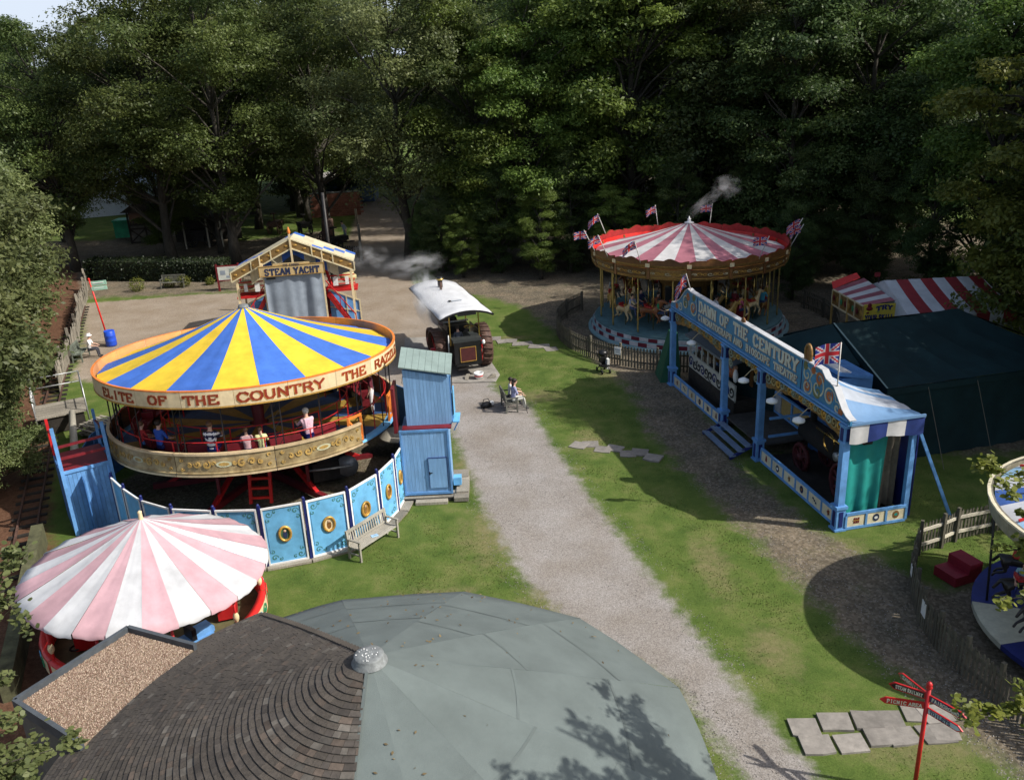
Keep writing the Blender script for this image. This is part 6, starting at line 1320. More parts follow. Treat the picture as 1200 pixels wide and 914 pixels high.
# carved valance under the board
carv = M('carved gilt fretwork', (.25, .20, .09), .5, .5, 9, .2); carv2 = M('fretwork grey green', (.24, .27, .20), .5, .4, 9, .2)
for xa, xb, sgn in ((.2, 5.3, 1), (5.6, 8.3, 0), (8.6, 13.6, 1)):
    mb = MB(); n = 40; vs = []
    for k in range(n+1):
        u = k/n; x = xa+(xb-xa)*u; e = abs(u-.5)*2
        drop = (.34+.30*e**2 if sgn else .22+.75*e**3)+.05*abs(sin(u*PI*9)); vs += [(x, .02, 3.56), (x, .02, 3.56-drop)]
    for k in range(n): mb.add([vs[2*k], vs[2*k+1], vs[2*k+3], vs[2*k+2]], [(0, 1, 2, 3)], dkgold)
    v_ = part('carved_valance', mb, None, sh_); mb = MB(); x = xa+.25; k = 0
    while x < xb-.1:
        e = abs((x-xa)/(xb-xa)-.5)*2; r = .13+.09*e**2; spiral(mb, lambda u, v, d: (u, -.01-d, v), (x, 3.56-.05-r), r, 1.5, .05, (carv2, carv, gold)[k % 3], 1 if x > (xa+xb)/2 else -1, k, 14, None, .03)
        if not sgn and e > .6: spiral(mb, lambda u, v, d: (u, -.01-d, v), (x, 3.56-.15-2.4*r), r*.9, 1.5, .05, carv2, -1, k, 14, None, .03)
        x += r*1.75; k += 1
    part('fretwork_scroll', mb, None, v_)
# awning: striped canvas from the board down to the back
def ztop(x):
    P_ = [(-.1, 3.7), (9.5, 3.8), (10.8, 4.3), (11.6, 4.66), (12.2, 4.66), (12.55, 4.5), (13.0, 4.4), (13.25, 4.15), (13.52, 3.88), (13.9, 3.66)]
    for a, b in zip(P_[:-1], P_[1:]):
        if a[0] <= x <= b[0]: return a[1]+(b[1]-a[1])*(x-a[0])/(b[0]-a[0])
    return 3.66
edges = [0, .55, 1.1, 1.65, 2.2, 2.75, 3.3, 3.85, 4.4, 4.95, 5.5, 6.05, 6.6, 7.15, 7.7, 8.25, 8.8, 9.35, 9.9, 10.4, 10.9, 11.4, 11.85, 12.15, 12.45, 13.2, 13.9]
stb = M('awning sky blue', (.15, .28, .47), .6, .1, 2.5, .15, trans=.1); fwt = M('faded awning white', (.42, .46, .52), .7, .12, 2.5, .15, trans=.1)
for i in range(len(edges)-1):
    mb = MB(); K = 4; J = 8; vs = []; fs = []
    for j in range(J+1):
        for k in range(K+1):
            x = edges[i]+(edges[i+1]-edges[i])*k/K; t = j/J; zt = ztop(x); zb_ = 3.0 if x < 9.5 else min(3.5, 3.0+(x-9.5)*.25); vs.append((x, -.03+2.5*t, zt+(zb_-zt)*t-.16*sin(PI*t)*max(0, zt-3.4)/1.3+.02*sin(x*9+t*5)))
    for j in range(J):
        for k in range(K): a = j*(K+1)+k; fs.append((a, a+1, a+K+2, a+K+1))
    mb.add(vs, fs, None, True); part('awning_stripe', mb, stb if i % 2 else fwt, sh_)
nvb = M('valance navy canvas', (.02, .04, .17), .6, .15, 5, .1, trans=.1)
for i in range(4):
    mb = MB(); vs = []; K = 8
    for z in (0, 1):
        for k in range(K+1): u = (i+k/K)/4; vs.append((13.96+.03*sin(u*22)*(1-z), -.05+2.45*u, 3.60-(.62-.06*u+.05*sin(u*9))*(1-z)))
    mb.add(vs, [(k, k+1, K+2+k, K+1+k) for k in range(K)], None, True); part('side_valance', mb, gwt_c if i % 2 == 0 else nvb, sh_)
part('valance_rope', MB().bar((13.97, -.05, 3.6), (13.97, 2.4, 3.6), .06, .08), stb, sh_)
def curtain(x, y0, y1, z0, z1, mt, nm, am=.05):
    mb = MB(); n = 24; vs = []
    for z in (0, .5, 1):
        for k in range(n+1): u = k/n; w = 1-.16*(1-z)*(u-.3); vs.append((x+am*sin(u*15+z)*(1.2-z*.6), y0+(y1-y0)*(u*w+.04), z0+(z1-z0)*z+.05*(1-z)*sin(u*5)))
    mb.add(vs, [(r*(n+1)+k, r*(n+1)+k+1, (r+1)*(n+1)+k+1, (r+1)*(n+1)+k) for r in range(2) for k in range(n)], None, True); return part(nm, mb, mt, sh_)
curtain(13.45, .18, 1.55, .30, 3.02, teal_c, 'curtain'); curtain(13.35, 1.5, 2.1, .35, 3.1, M('sacking', (.13, .11, .08), .9, .3), 'curtain')
mb = MB(); mb.box((6.9, DEP+.15, 1.5), (13.7, .05, 2.8), navy); part('back_wall', mb, None, sh_)
part('middle_back', MB().box((5.7, DEP*.9, 1.7), (.9, .05, 2.3), M('pale drape', (.35, .36, .38))).box((7.0, DEP*.92, 1.0), (2.7, .06, .75), M('yellow ochre panel', (.40, .28, .10))), None, sh_)
mb = MB()
for z in (.62, 1.42): mb.box((7.0, DEP*.9, z), (2.8, .09, .08))
for x in (5.65, 7.0, 8.35): mb.box((x, DEP*.9, 1.02), (.08, .09, .8))
mb.bar((8.5, .3, 1.6), (8.5, 2.2, 1.6), .08); mb.bar((8.5, .3, .9), (8.5, 2.2, .9), .08); mb.bar((8.7, 2.1, 1.7), (10.2, 2.1, 1.7), .09); mb.bar((10.2, 2.1, .9), (10.2, 2.1, 1.7), .09); mb.bar((8.7, 2.1, .9), (10.2, 2.1, .9), .09); part('balustrade', mb, blue, sh_)
for k, (y, z) in enumerate(((-.25, .42), (-.55, .27), (-.88, .12))): part('step', MB().box((6.9, y, z), (2.5, .24, .05)), M('grey blue step', (.16, .22, .32), .6), sh_)
part('step_side', MB().bar((5.7, -.05, .45), (5.7, -1.0, .02), .05, .12), navy, sh_); part('step_side', MB().bar((8.1, -.05, .45), (8.1, -1.0, .02), .05, .12), navy, sh_)
for i, x in enumerate((-.25, 3.47, 8.17, 10.28, 12.03)):
    mb = MB(); mb.lathe([(.001, .16), (.06, .14), (.19, .07), (.2, .0), (.15, -.03), (.001, -.05)], 16, white, (x, -.62 if i else -.3, 3.03)); mb.tube([(x, -.10, 3.45), (x, -.35, 3.42), (x, -.6 if i else -.3, 3.2)], .015, 5, M('pale bracket', (.4, .33, .2))); part('lamp', mb, None, sh_)
mb = MB(); pts = [(11.35+.17*cos(t), -.05, 4.98+.30*sin(t)) for t in np.linspace(0, 2*PI, 19)]; mb.tube(pts, .06, 6, dkgold, False); mb.add([(11.35+.15*cos(2*PI*t/14), -.06, 4.98+.28*sin(2*PI*t/14)) for t in range(14)], [tuple(range(14))], brownw); mb.box((11.35, -.03, 4.74), (.3, .1, .15), dkgold); part('crest_medallion', mb, None, tbd)
part('small_crest', MB().ball((6.8, -.05, 4.83), (.16, .06, .14), brownw, 10), None, tbd)
part('stay', MB().bar((13.9, 2.35, 3.0), (13.3+.9, 3.6, .02), .09), blue, sh_)
part('top_rail', MB().bar((.0, DEP, 2.9), (13.9, DEP, 3.35), .08), blue, sh_)
for i, (x, z, h, lab, fl, tilt) in enumerate(((1.9, 4.7, .85, 'limp union flag on the white pole at the left peak of the show board', 2, .25), (13.0, 4.35, 1.5, 'bright union flag flying on a pole at the right end of the show board', 0, 0))):
    p = Matrix.Rotation(math.atan2(-.982, .189), 3, 'Z') @ Vector((x, 0, 0)); o = thing('union_flag', lab, 'flag', (7.32+p.x, 37.18+p.y, z)); part('pole', MB().tube([(0, 0, 0), (-tilt, 0, h)], .02, 6), M('pale pole', (.5, .5, .5)), o)
    f_ = obj('flag', FLAGS[fl], o, (-tilt*.9, 0, h-.32), PI); f_.scale = (.85, 1, 1.25) if i else (.5, 1, 1.1)
gc = thing('green_cover', 'green tarpaulin covered stack behind the left column of the show front', 'cover', (7.25, 38.3, 0)); mb = MB(); mb.add([(-.45,-.9,0),(.5,-.9,0),(.5,.5,0),(-.45,.5,0),(.1,-.5,2.2),(.4,-.5,2.2),(.4,.2,2.2),(.1,.2,2.2)], ((0,3,2,1),(4,5,6,7),(0,1,5,4),(1,2,6,5),(2,3,7,6),(3,0,4,7))); part('sheet', mb, M('bottle green cloth', (.015, .10, .05), .7), gc)
# things shown inside the front
def intoshow(name, label, cat, x, y, z=0): 
    p = Matrix.Rotation(math.atan2(-.982, .189), 3, 'Z') @ Vector((x, y, 0)); return thing(name, label, cat, (7.32+p.x, 37.18+p.y, z), math.atan2(-.982, .189))
cg_ = intoshow('fairground_organ', 'white scrolled fairground organ wagon with grey roof in the left bay of the show front', 'organ wagon', 2.7, .9)
mb = MB(); mb.box((0, .3, .55), (4.6, 1.2, .75), timber_d); part('chassis', mb, None, cg_); mb = MB(); mb.box((0, -.25, 1.22), (4.6, .08, .72), M('organ white', (.50, .49, .42), .5, .15)); op = part('front_panel', mb, None, cg_)
mb = MB(); fo = lambda u, v, d: (u, -.30-d, 1.22+v)
for k in range(11): spiral(mb, fo, (-2.05+k*.41, .02*(-1)**k), .24, 1.3, .07, black if k % 3 else navy, (-1)**k, k, 14, None, .008)
part('black_scroll', mb, None, op)
mb = MB(); n = 8; vs = []
for x in (-2.4, 2.35):
    for k in range(n+1): u = k/n; vs.append((x, -.45+1.7*u, 2.42+.22*sin(PI*u)))
mb.add(vs, [(k, n+1+k, n+2+k, k+1) for k in range(n)]); mb.box((-.02, -.45, 2.40), (4.75, .05, .1)); part('roof', mb, M('grey lead roof', (.13, .15, .17), .5, .15), cg_)
for k in range(6): part('pillar', MB().box((-2.25+k*.62, -.25, 2.0), (.06, .06, .85)), M('organ white', (.5, .5, .44)), cg_)
mb = MB(); mb.box((0, .5, 1.9), (4.5, .05, .95), brownw)
for k in range(14): mb.tube([(-2.1+k*.2, .35, 1.55), (-2.1+k*.2, .35, 2.2-.02*(k % 5)*3)], .05, 7, dkgold)
part('organ_pipes', mb, None, cg_)
mb = MB(); mb.ball((1.2, .0, 1.85), (.5, .22, .28), None, 12); mb.ball((1.75, -.05, 2.0), (.2, .12, .28), None, 10); mb.ball((.6, 0, 1.7), (.22, .15, .3), None, 10); part('carved_animal', mb, M('chestnut carving', (.30, .09, .03), .4), cg_)
mb = MB(); mb.ball((2.15, -.2, 1.95), (.14, .1, .3), white, 10); mb.ball((2.15, -.2, 2.3), .09, skin, 8); part('carved_figure', mb, None, cg_)
en = intoshow('showmans_road_locomotive', 'dark engine with red spoked wheels in the right bay of the show front', 'steam engine', 11.0, 1.45, .02)
mb = MB(); mb.tube([(-1.8, 0, 1.35), (1.4, 0, 1.35)], .42, 16, black); mb.tube([(-1.85, 0, 1.35), (-1.8, 0, 1.35)], .3, 16, brass); mb.box((1.6, 0, 1.1), (.8, .9, 1.1), black); mb.tube([(-1.5, 0, 1.7), (-1.5, 0, 2.6)], .12, 10, black); part('boiler', mb, None, en); BLK = M('sooty black', (.012, .011, .011), .85, .3, 5)
en.children[0].data.materials[0] = BLK
for x, y, R1 in ((1.4, -.55, .72), (1.4, .55, .72), (-1.3, -.5, .5), (-1.3, .5, .5)): part('wheel', wheel(R1, .14, 12, 16, M('grimy dark red', (.07, .010, .012), .7, .4), M('grimy dark red', (.07,.01,.012))), None, en, (x, y, R1), (PI/2, 0, 0))
mb = MB(); mb.tube([(.3, -.5, 1.75), (.3, -.45, 1.75)], .32, 20, brass, False); mb.tube([(.9, -.6, 1.5), (.9, -.5, 1.5)], .15, 14, steel); mb.tube([(-.6, -.4, 1.9), (1.0, -.4, 1.9)], .03, 6, brass); mb.ball((1.35, -.5, 1.75), .12, steel, 10); part('brass_fittings', mb, None, en)
rfb = intoshow('inner_roof_beam', 'long red and black roof beam hanging under the awning of the right bay', 'beam', 11.0, .9, 2.75); part('beam', MB().box((0, 0, 0), (5.0, .3, .22), black).box((0, -.16, -.06), (5.0, .02, .05), dkred), None, rfb)
bh = thing('blue_hut_roof', 'small blue and white roofed hut between the show front and the dark green tent', 'hut', (11.45, 28.9, -.45), -R_(79)); mb = MB(); mb.box((0, .3, 1.9), (1.8, 1.2, 3.8), dkblue); part('wall', mb, None, bh); part('roof', MB().box((0, .2, 3.85), (1.9, 1.3, .1), dkblue, 0, -.2).box((.0, -.1, 3.97), (1.5, .5, .06), wht_c, 0, -.2), None, bh)

# ---------------------------------------------------------------- dark green marquee
E1, E2 = Vector((.977, .213, 0)), Vector((-.213, .977, 0)); TO = Vector((13.05, 28.2, 0))
tn = thing('marquee', 'big dark green ridge tent standing in the shade behind the show front', 'tent', TO, math.atan2(.213, .977))
TL, TW = 8.6, 7.0
def ridge(x): return 4.22-.07*sin(PI*x/5)
for k in range(5):       # front roof strips
    mb = MB(); x0, x1 = k*1.08-(.0), (k+1)*1.08; xe0, xe1 = k*TL/5, (k+1)*TL/5; nn = 8; vs = []
    for j in range(nn+1):
        for i in range(5):
            u = i/4; t = j/nn; xr = x0+(x1-x0)*u; xe = xe0+(xe1-xe0)*u; q = (xr+(xe-xr)*t, 3.5*(1-t), ridge(xr)+(2.8-ridge(xr))*t-.12*sin(PI*t)-.10*sin(PI*u)*sin(PI*t)+.02*sin(xe*5+t*7)*sin(t*5+xe)); vs.append(q)
    mb.add(vs, [(j*5+i, j*5+i+5, j*5+i+6, j*5+i+1) for j in range(nn) for i in range(4)], None, True); part('roof_panel', mb, green_c, tn)
mb = MB(); mb.add([(0, 3.5, 4.22), (5.4, 3.5, 4.2), (TL, 7, 2.8), (0, 7, 2.8)], [(0, 1, 2, 3)]); mb.add([(5.4, 3.5, 4.2), (TL, 0, 2.8), (TL, 7, 2.8)], [(0, 1, 2)]); part('back_roof', mb, green_c, tn)
mb = MB(); n = 30; vs = []
for z in (0, 1):
    for i in range(n+1): x = TL*i/n; vs.append((x, .02-.10*(1-z)+.05*sin(i*1.9)*(1-z*.7), 2.78*z))
mb.add(vs, [(i, i+1, n+2+i, n+1+i) for i in range(n)], None, True); part('front_wall', mb, green_c, tn)
mb = MB(); n = 20; vs = []
for z in (0, 1):
    for i in range(n+1): y = 7*i/n; top_ = 2.8+1.42*(1-abs(y-3.5)/3.5); vs.append((.0-.25*(1-z)+.04*sin(i*2.1)*(1-z*.6), y, top_*z))
mb.add(vs, [(i, n+1+i, n+2+i, i+1) for i in range(n)], None, True); part('gable_wall', mb, green_c, tn)
mb = MB(); mb.add([(-.03, -.06, 2.79), (TL, -.06, 2.79), (TL, -.08, 2.55), (-.03, -.08, 2.58)], [(0, 1, 2, 3)]); part('eave_flap', mb, green_c, tn)
mb = MB(); 
for y in (0, 7): mb.add([(-.02, 3.5, 4.24), (-.02, y, 2.82), (.05, y, 2.82), (.05, 3.5, 4.24)], [(0, 1, 2, 3)])
for k in range(4): part('guy_rope', MB().bar((1.6+k*2.0, -.02, 2.78), (1.6+k*2.0+.05, -1.3, .02), .016), M('rope', (.14, .13, .10)), tn)
part('verge_tape', mb, M('grey green tape', (.10, .16, .16), .5), tn)
part('wing_canvas', MB().add([(-.05, 3.5, 4.2), (-2.9, 6.0, 2.7), (-.1, 7.2, 2.6)], [(0, 1, 2)]).add([(-.05, 3.5, 4.2), (-.1, 1.5, 3.2), (-2.9, 6.0, 2.7)], [(0, 1, 2)]).add([(-2.9, 6.0, 2.7), (-.1, 1.5, 3.2), (-.1, 1.5, 0), (-2.9, 6, 0)], [(0, 1, 2, 3)]), green_c, tn)

# ---------------------------------------------------------------- striped side stall
ss = thing('striped_stall', 'red and white striped stall with yellow lettered frieze behind the dark green tent', 'stall', (16.15, 38.07, 0), 0)
yw = M('stall sign yellow', (.58, .44, .05), .5, .12, 5)
part('front_sign', MB().box((.70, -.03, 2.62), (1.42, .06, .84), yw), None, ss)
mb = MB(); 
for t, z, h in (('TRY', 2.72, .20), ('YOUR SKILL', 2.30, .24)):
    w_ = text_width(t, h, .62, .2, .4); k = (.7 if t == 'TRY' else 1.28)/w_; x0 = .55 if t == 'TRY' else .06
    letters(mb, t, h, lambda u, v, d: (x0+u*k, -.065-d, z+v+(.08*sin((u*k)*4) if t == 'TRY' else 0)), navy, 0, .62, .2, .4, .26, .18, .008)
letters(mb, 'TRY', .05, lambda u, v, d: (.56+u, -.07-d, 2.66+v), M('sign green', (.05, .25, .1)), 0); mb.ball((.22, -.07, 2.85), (.16, .02, .10), dkred, 8); mb.ball((.22, -.07, 3.0), (.10, .02, .12), dkred, 8); mb.ball((.16, -.075, 2.66), (.07, .02, .05), dkred, 8); part('lettering', mb, None, ss)
mb = MB(); mb.add([(0, 0, 2.2), (-.28, 3.1, 2.25), (-.28, 3.1, 2.98), (0, 0, 2.95)], [(0, 1, 2, 3)], dkgold)
fz = part('side_frieze', mb, None, ss); mb = MB()
for (a, b) in (((0, 0, 2.2), (-.28, 3.1, 2.25)), ((0, 0, 2.95), (-.28, 3.1, 2.98))): mb.bar(a, b, .06, .07)
for t in (0, .27, .5, .75, 1): p = (-.28*t-.02, 3.1*t); mb.bar((p[0], p[1], 2.2+.05*t), (p[0], p[1], 2.95+.03*t), .06)
part('frieze_frame', mb, cream, fz); mb = MB()
for k in range(8): t = (k+.5)/8; mb.ball((-.28*t-.04, 3.1*t, 2.58+.05*t), (.02, .14, .16), (gold, dkred, M('sign green', (.05,.25,.1)))[k % 3], 8)
part('frieze_art', mb, None, fz)
for x, y in ((-.02, .0), (-.14, 1.5), (-.28, 3.1)): part('pole', MB().bar((x, y, 0), (x, y, 2.98), .08), M('pole ochre', (.45, .28, .08)), ss)
for k in range(7):       # front awning stripes
    u0, u1 = k/7, (k+1)/7; mb = MB(); f0 = lambda u: (-.28*u, 3.1*u, 2.99+.02*u); r0 = lambda u: (1.4-.25*u, .05+3.0*u, 3.15+.35*u)
    mb.add([f0(u0), r0(u0), r0(u1), f0(u1)], [(0, 1, 2, 3)]); part('awning_stripe', mb, gwt_c if k % 2 else M('dull rose stripe', (.30, .09, .11), .7), ss)
part('red_lining', MB().add([(-.28, 3.15, 3.0), (-.28, 3.4, 3.3), (.9, 3.4, 3.7), (1.0, 3.1, 3.5)], [(0, 1, 2, 3)]), brightred, ss)
SM = M('striped tent red', (.26, .025, .03), .7, .15, 4)
for k in range(8):       # main tent stripes
    x0, x1 = 1.35+k*.56, 1.35+(k+1)*.56; xe0, xe1 = 1.45+k*.60, 1.45+(k+1)*.60
    mb = MB(); nn = 5; vs = []
    for j in range(nn+1):
        for i in range(4): u = i/3; t = j/nn; vs.append((x0+(x1-x0)*u+((xe0+(xe1-xe0)*u)-(x0+(x1-x0)*u))*t, 1.3-2.6*t, 3.78-1.0*t-.06*sin(PI*t)+.01*sin(u*6)))
    mb.add(vs, [(j*4+i, j*4+i+4, j*4+i+5, j*4+i+1) for j in range(nn) for i in range(3)], None, True)
    b = [(xe0, -1.32, 2.78), (xe1, -1.32, 2.78), (xe1, -1.34, 2.3), (xe0, -1.34, 2.3)]; mb.add(b, [(0, 3, 2, 1)]); part('tent_stripe', mb, wht_c if k % 2 == 0 else SM, ss)
mb = MB(); mb.add([(1.45, -1.3, 2.78), (1.45, -1.3, 0), (1.45, 4, 0), (1.45, 4, 2.78), (1.35, 1.3, 3.78)], [(0, 4, 3, 2, 1)], wht_c); mb.add([(1.35, 1.3, 3.78), (5.8, 1.3, 3.78), (6.25, 4, 2.8), (1.45, 4, 2.8)], [(0, 1, 2, 3)], wht_c); mb.add([(6.25, -1.3, 2.78), (5.83, 1.3, 3.78), (6.25, 4, 2.8), (6.25, 4, 0), (6.25, -1.3, 0)], [(0, 1, 2, 3, 4)], wht_c); mb.add([(1.45, -1.2, 2.4), (6.2, -1.2, 2.4), (6.2, -1.2, 0), (1.45, -1.2, 0)], [(0, 3, 2, 1)], wht_c); part('tent_wall', mb, None, ss)
part('pennant', MB().bar((1.25, 1.6, 3.6), (1.25, 1.6, 4.1), .04, None, black).box((1.15, 1.6, 4.0), (.25, .06, .2), dkred), None, ss)
# ---------------------------------------------------------------- small roundabout at the right edge
RC = (14.75, 17.6)
jr = thing('small_roundabout', 'small horse roundabout with blue, white and red canopy cut by the right edge', 'fairground ride', (RC[0], RC[1], 0))
for i in range(12):
    a = R_(30*i+8); part('platform_wedge', MB().lathe([(.2, .52), (3.45, .52), (3.45, .38)], 5, None, (0, 0, 0), a, a+R_(30)-.002, False), M('cream deck', (.52, .50, .38), .5, .15) if i % 3 == 2 else M('deck navy', (.02, .03, .16), .45, .2), jr)
for i in range(24):
    a = R_(15*i); mb = MB(); vs = []
    mb.lathe([(3.30, 3.5), (1.7, 4.07), (.1, 4.6)], 3, None, (0, 0, 0), a, a+R_(15)); part('canopy_stripe', mb, (M('canopy pale blue', (.30, .50, .68), .6, .1), wht_c, M('canopy blue', (.06, .14, .42), .6), wht_c)[i % 4], jr)
    mb = MB(); mb.bar((3.2*cos(a), 3.2*sin(a), 3.58), (.3*cos(a), .3*sin(a), 4.58), .05); 
    if i % 4 == 0: part('red_piping', mb, brightred, jr)
for i in range(12): a = R_(30*i); part('rounding_board', MB().lathe([(3.36, 3.14), (3.40, 3.18), (3.44, 3.60), (3.36, 3.62)], 4, M('grey brown board', (.22, .20, .15), .5, .3), (0, 0, 0), a, a+R_(30)-.002, False).lathe([(3.38, 3.61), (3.48, 3.61), (3.48, 3.56)], 4, M('cream rim', (.55, .5, .36)), (0, 0, 0), a, a+R_(30)-.002, False), None, jr)
part('centre_drum', MB().lathe([(.6, .5), (.6, 2.6), (.9, 3.0)], 12, dkblue), None, jr)
for i in range(8): a = R_(45*i+20); part('support_pole', MB().tube([(3.1*cos(a), 3.1*sin(a), .5), (3.25*cos(a), 3.25*sin(a), 3.2)], .03, 6), iron, jr)
jh = make_horse('black painted horse with red saddle nearest the fence on the small roundabout', horse_d, horse_d, (RC[0]-2.45, RC[1]-.35, .62), -PI/2+.1, 'horses on the small roundabout', -.1)
jh.scale = (.85,)*3
for i, (a, l) in enumerate(((215, 'black painted horse nearest the camera on the small roundabout'), (165, 'black painted horse behind the red saddled one on the small roundabout'), (140, 'black painted horse at the back left of the small roundabout'), (245, 'black painted horse at the lower right of the small roundabout'), (100, 'black painted horse at the far side of the small roundabout'))):
    o = copy_tree(jh, (RC[0]+2.45*cos(R_(a)), RC[1]+2.45*sin(R_(a)), .62), R_(a+90), l)
person('dark haired child in a pale blue top riding on the small roundabout', (RC[0]-2.35, RC[1]+.75, 1.0), PI/2+.9, M('pale blue cloth', (.2, .35, .4), .8), navy, dhair, 'sit', .05, 0, .75)
rs = thing('red_steps', 'small dark red wooden mounting steps on the ground by the small roundabout', 'steps', (12.2, 20.8, 0), .35)
part('step', MB().box((-.25, 0, .14), (.5, .75, .28)), M('step crimson', (.24, .015, .03), .5), rs); part('step', MB().box((.2, 0, .28), (.45, .75, .56)), M('step crimson', (.2, .02, .03)), rs)

# ---------------------------------------------------------------- picket fence round it
pk = thing('picket_fence', 'curved picket fence round the small roundabout at the right', 'fence', (0, 0, 0))
PP = [(15.6, 23.3), (14.3, 23.05), (13.0, 22.7), (12.45, 22.4), (11.6, 22.05), (11.2, 21.4), (10.75, 20.6), (10.4, 19.6), (10.15, 18.7), (10.1, 17.7), (10.25, 16.7), (10.5, 15.7), (10.85, 14.7), (11.3, 13.7), (11.9, 12.7)]
pm2 = MB().slabpoly([(-.034, 0), (.034, 0), (.034, .92), (0, .98), (-.034, .92)], -.01, .01, None, 'y').mesh('picket', picket_m)
acc = 0
for a, b in zip(PP[:-1], PP[1:]):
    a, b = Vector((*a, 0)), Vector((*b, 0)); d = b-a; L = d.length; ang = math.atan2(d.y, d.x)
    n = int(L/.115); 
    for k in range(n): p = a+d*(k/n); obj('picket', pm2, pk, (p.x, p.y, .02), (random.uniform(-.03, .03), 0, ang))
    nn = Vector((d.y, -d.x, 0)).normalized()*-.03; back = a.y > 22
    mt = palew if back else picket_m
    for z in (.30, .78): part('rail', MB().bar(a+nn+Vector((0, 0, z)), b+nn+Vector((0, 0, z)), .05, .09), mt, pk)
    part('post', MB().box((a.x+nn.x*2, a.y+nn.y*2, .56), (.09, .09, 1.14), None, ang), picket_m, pk)
for i, (x, y, z, a, w) in enumerate(((10.58, 20.3, .62, 1.25, .22), (10.10, 18.55, .62, 1.45, .30))):
    o = thing('notice', ('small white notice', 'larger white notice')[i]+' fixed to the outside of the curved picket fence', 'notice', (x, y, z), a+PI); mb = MB(); mb.box((0, .03, 0), (w, .015, w*1.35), white); 
    for k in range(4): mb.box((0, .04, w*.4-k*w*.25), (w*.7, .004, .018), greytarp)
    part('sheet', mb, None, o)

# ---------------------------------------------------------------- left side: track, fence, deck
rt = struct('railway_track', None)
RL = [(-28.9, 57), (-27.6, 53.5), (-26.0, 49.3), (-23.6, 42.7), (-20.9, 35.8), (-19.1, 31.5), (-17.5, 27.6), (-16.2, 24.5), (-15, 21)]
for off in (0, -.62):
    mb = MB()
    for a, b in zip(RL[:-1], RL[1:]):
        d = Vector((b[0]-a[0], b[1]-a[1], 0)).normalized(); nn = Vector((d.y, -d.x, 0))*-off*-1
        mb.bar(Vector((*a, .10))+nn, Vector((*b, .10))+nn, .06, .10)
    part('rail', mb, rust, rt)
for a, b in zip(RL[:-1], RL[1:]):
    d = Vector((b[0]-a[0], b[1]-a[1], 0)); n = int(d.length/.65); ang = math.atan2(d.y, d.x)
    for k in range(n): p = Vector((*a, 0))+d*(k/n)+Vector((d.y, -d.x, 0)).normalized()*-.31*1; part('sleeper', MB().box((p.x, p.y, .03), (.16, 1.1, .08), None, ang), timber_d, rt)
lf = thing('board_fence', 'leaning weathered board fence between the railway track and the gravel yard', 'fence', (0, 0, 0))
FL = [(-30.5, 62.5), (-29.2, 59.5), (-27.4, 54.5), (-25.2, 49.3), (-24.2, 46.3), (-23.0, 42.8), (-21.9, 39.9)]
for a, b in zip(FL[:-1], FL[1:]):
    d = Vector((b[0]-a[0], b[1]-a[1], 0)); n = int(d.length/.2); ang = math.atan2(d.y, d.x)
    for k in range(n):
        p = Vector((*a, 0))+d*((k+.5)/n); h = 1.25+random.uniform(-.12, .12); o = part('board', MB().box((0, 0, h/2), (.17, .025, h)), oldwood, lf, p, (random.uniform(-.10, .04), random.uniform(-.05, .05), ang))
    mb = MB(); mb.bar(Vector((*a, .95)), Vector((*b, .95)), .06, .1); part('rail', mb, oldwood, lf); part('post', MB().box((0, 0, .8), (.13, .13, 1.6)), oldwood, lf, (*a, 0), (.03, -.04, ang))
vb = tree('near', -24.0, 42.3, 'young yellow green bush against the outer side of the board fence', .22, 1, 'bush')
dk = thing('timber_deck', 'small plank deck with grey pipe railings left of the platform ride', 'deck', (-20.2, 36.6, 0), R_(-62))
for k in range(14): part('plank', MB().box((.14*k, 0, .8), (.13, 2.0, .05)), oldwood, dk, None, random.uniform(-.004, .004))
mb = MB(); mb.box((.9, 0, .4), (1.8, 1.7, .7), timber_d); part('base', mb, None, dk)
for y in (-1.0, 1.0):
    mb = MB(); 
    for x in (-.9, .0, 1.0, 1.9): mb.tube([(x, y, .1), (x, y, 1.85)], .03, 6)
    for z in (1.35, 1.82): mb.tube([(-.9, y, z), (1.9, y, z)], .028, 6)
    part('pipe_railing', mb, steel, dk)
mb = MB(); 
for z in (1.35, 1.82): mb.tube([(-.9, -1, z), (-.9, 1, z)], .028, 6)
part('pipe_railing', mb, steel, dk)
for i, (x, y, z, a) in enumerate(((-17.7, 34.6, 0, -.5), (-17.6, 34.4, .15, -.46), (-17.8, 34.5, .30, -.55), (-17.6, 34.55, .45, -.5), (-16.4, 33.2, 0, -.7), (-16.5, 33.3, .15, -.65))):
    if i == 0:
        p0_ = thing('pallet', 'x', 'pallet', (x, y, z), a)
        for k in range(6): part('slat', MB().box((0, -.5+.2*k, .125), (1.2, .12, .02)), oldwood, p0_)
        for k in range(3): part('bearer', MB().box((-.55+.55*k, 0, .06), (.1, 1.0, .09)), oldwood, p0_)
        o = p0_
    else: o = copy_tree(p0_, (x, y, z), a)
    o['label'] = ('lowest pallet of the grey stack beside the plank deck', 'second pallet up in the grey stack beside the plank deck', 'third pallet up in the grey stack beside the plank deck', 'topmost pallet of the grey stack beside the plank deck', 'lower pallet of the short pile behind the maroon landing', 'upper pallet of the short pile behind the maroon landing')[i]; o['group'] = 'pallets beside the deck'
lp = thing('leaning_log', 'long pale split log leaning beside the pallets and railway track', 'log', (0, 0, 0), 0, None, MB().tube([(-18.9, 35.0, .9), (-17.2, 31.2, .15)], [.13, .17], 9, palew).mesh('log'))
wl = thing('retaining_wall', 'low mossy bank wall running behind the pink roundabout on the left', 'wall', (0, 0, 0), 0, None, MB().bar((-15.6, 25.2, .35), (-12.6, 17.5, .35), .35, .8, M('mossy bank', (.10, .10, .05), .95, .4, 4, .5)).mesh('wall'))

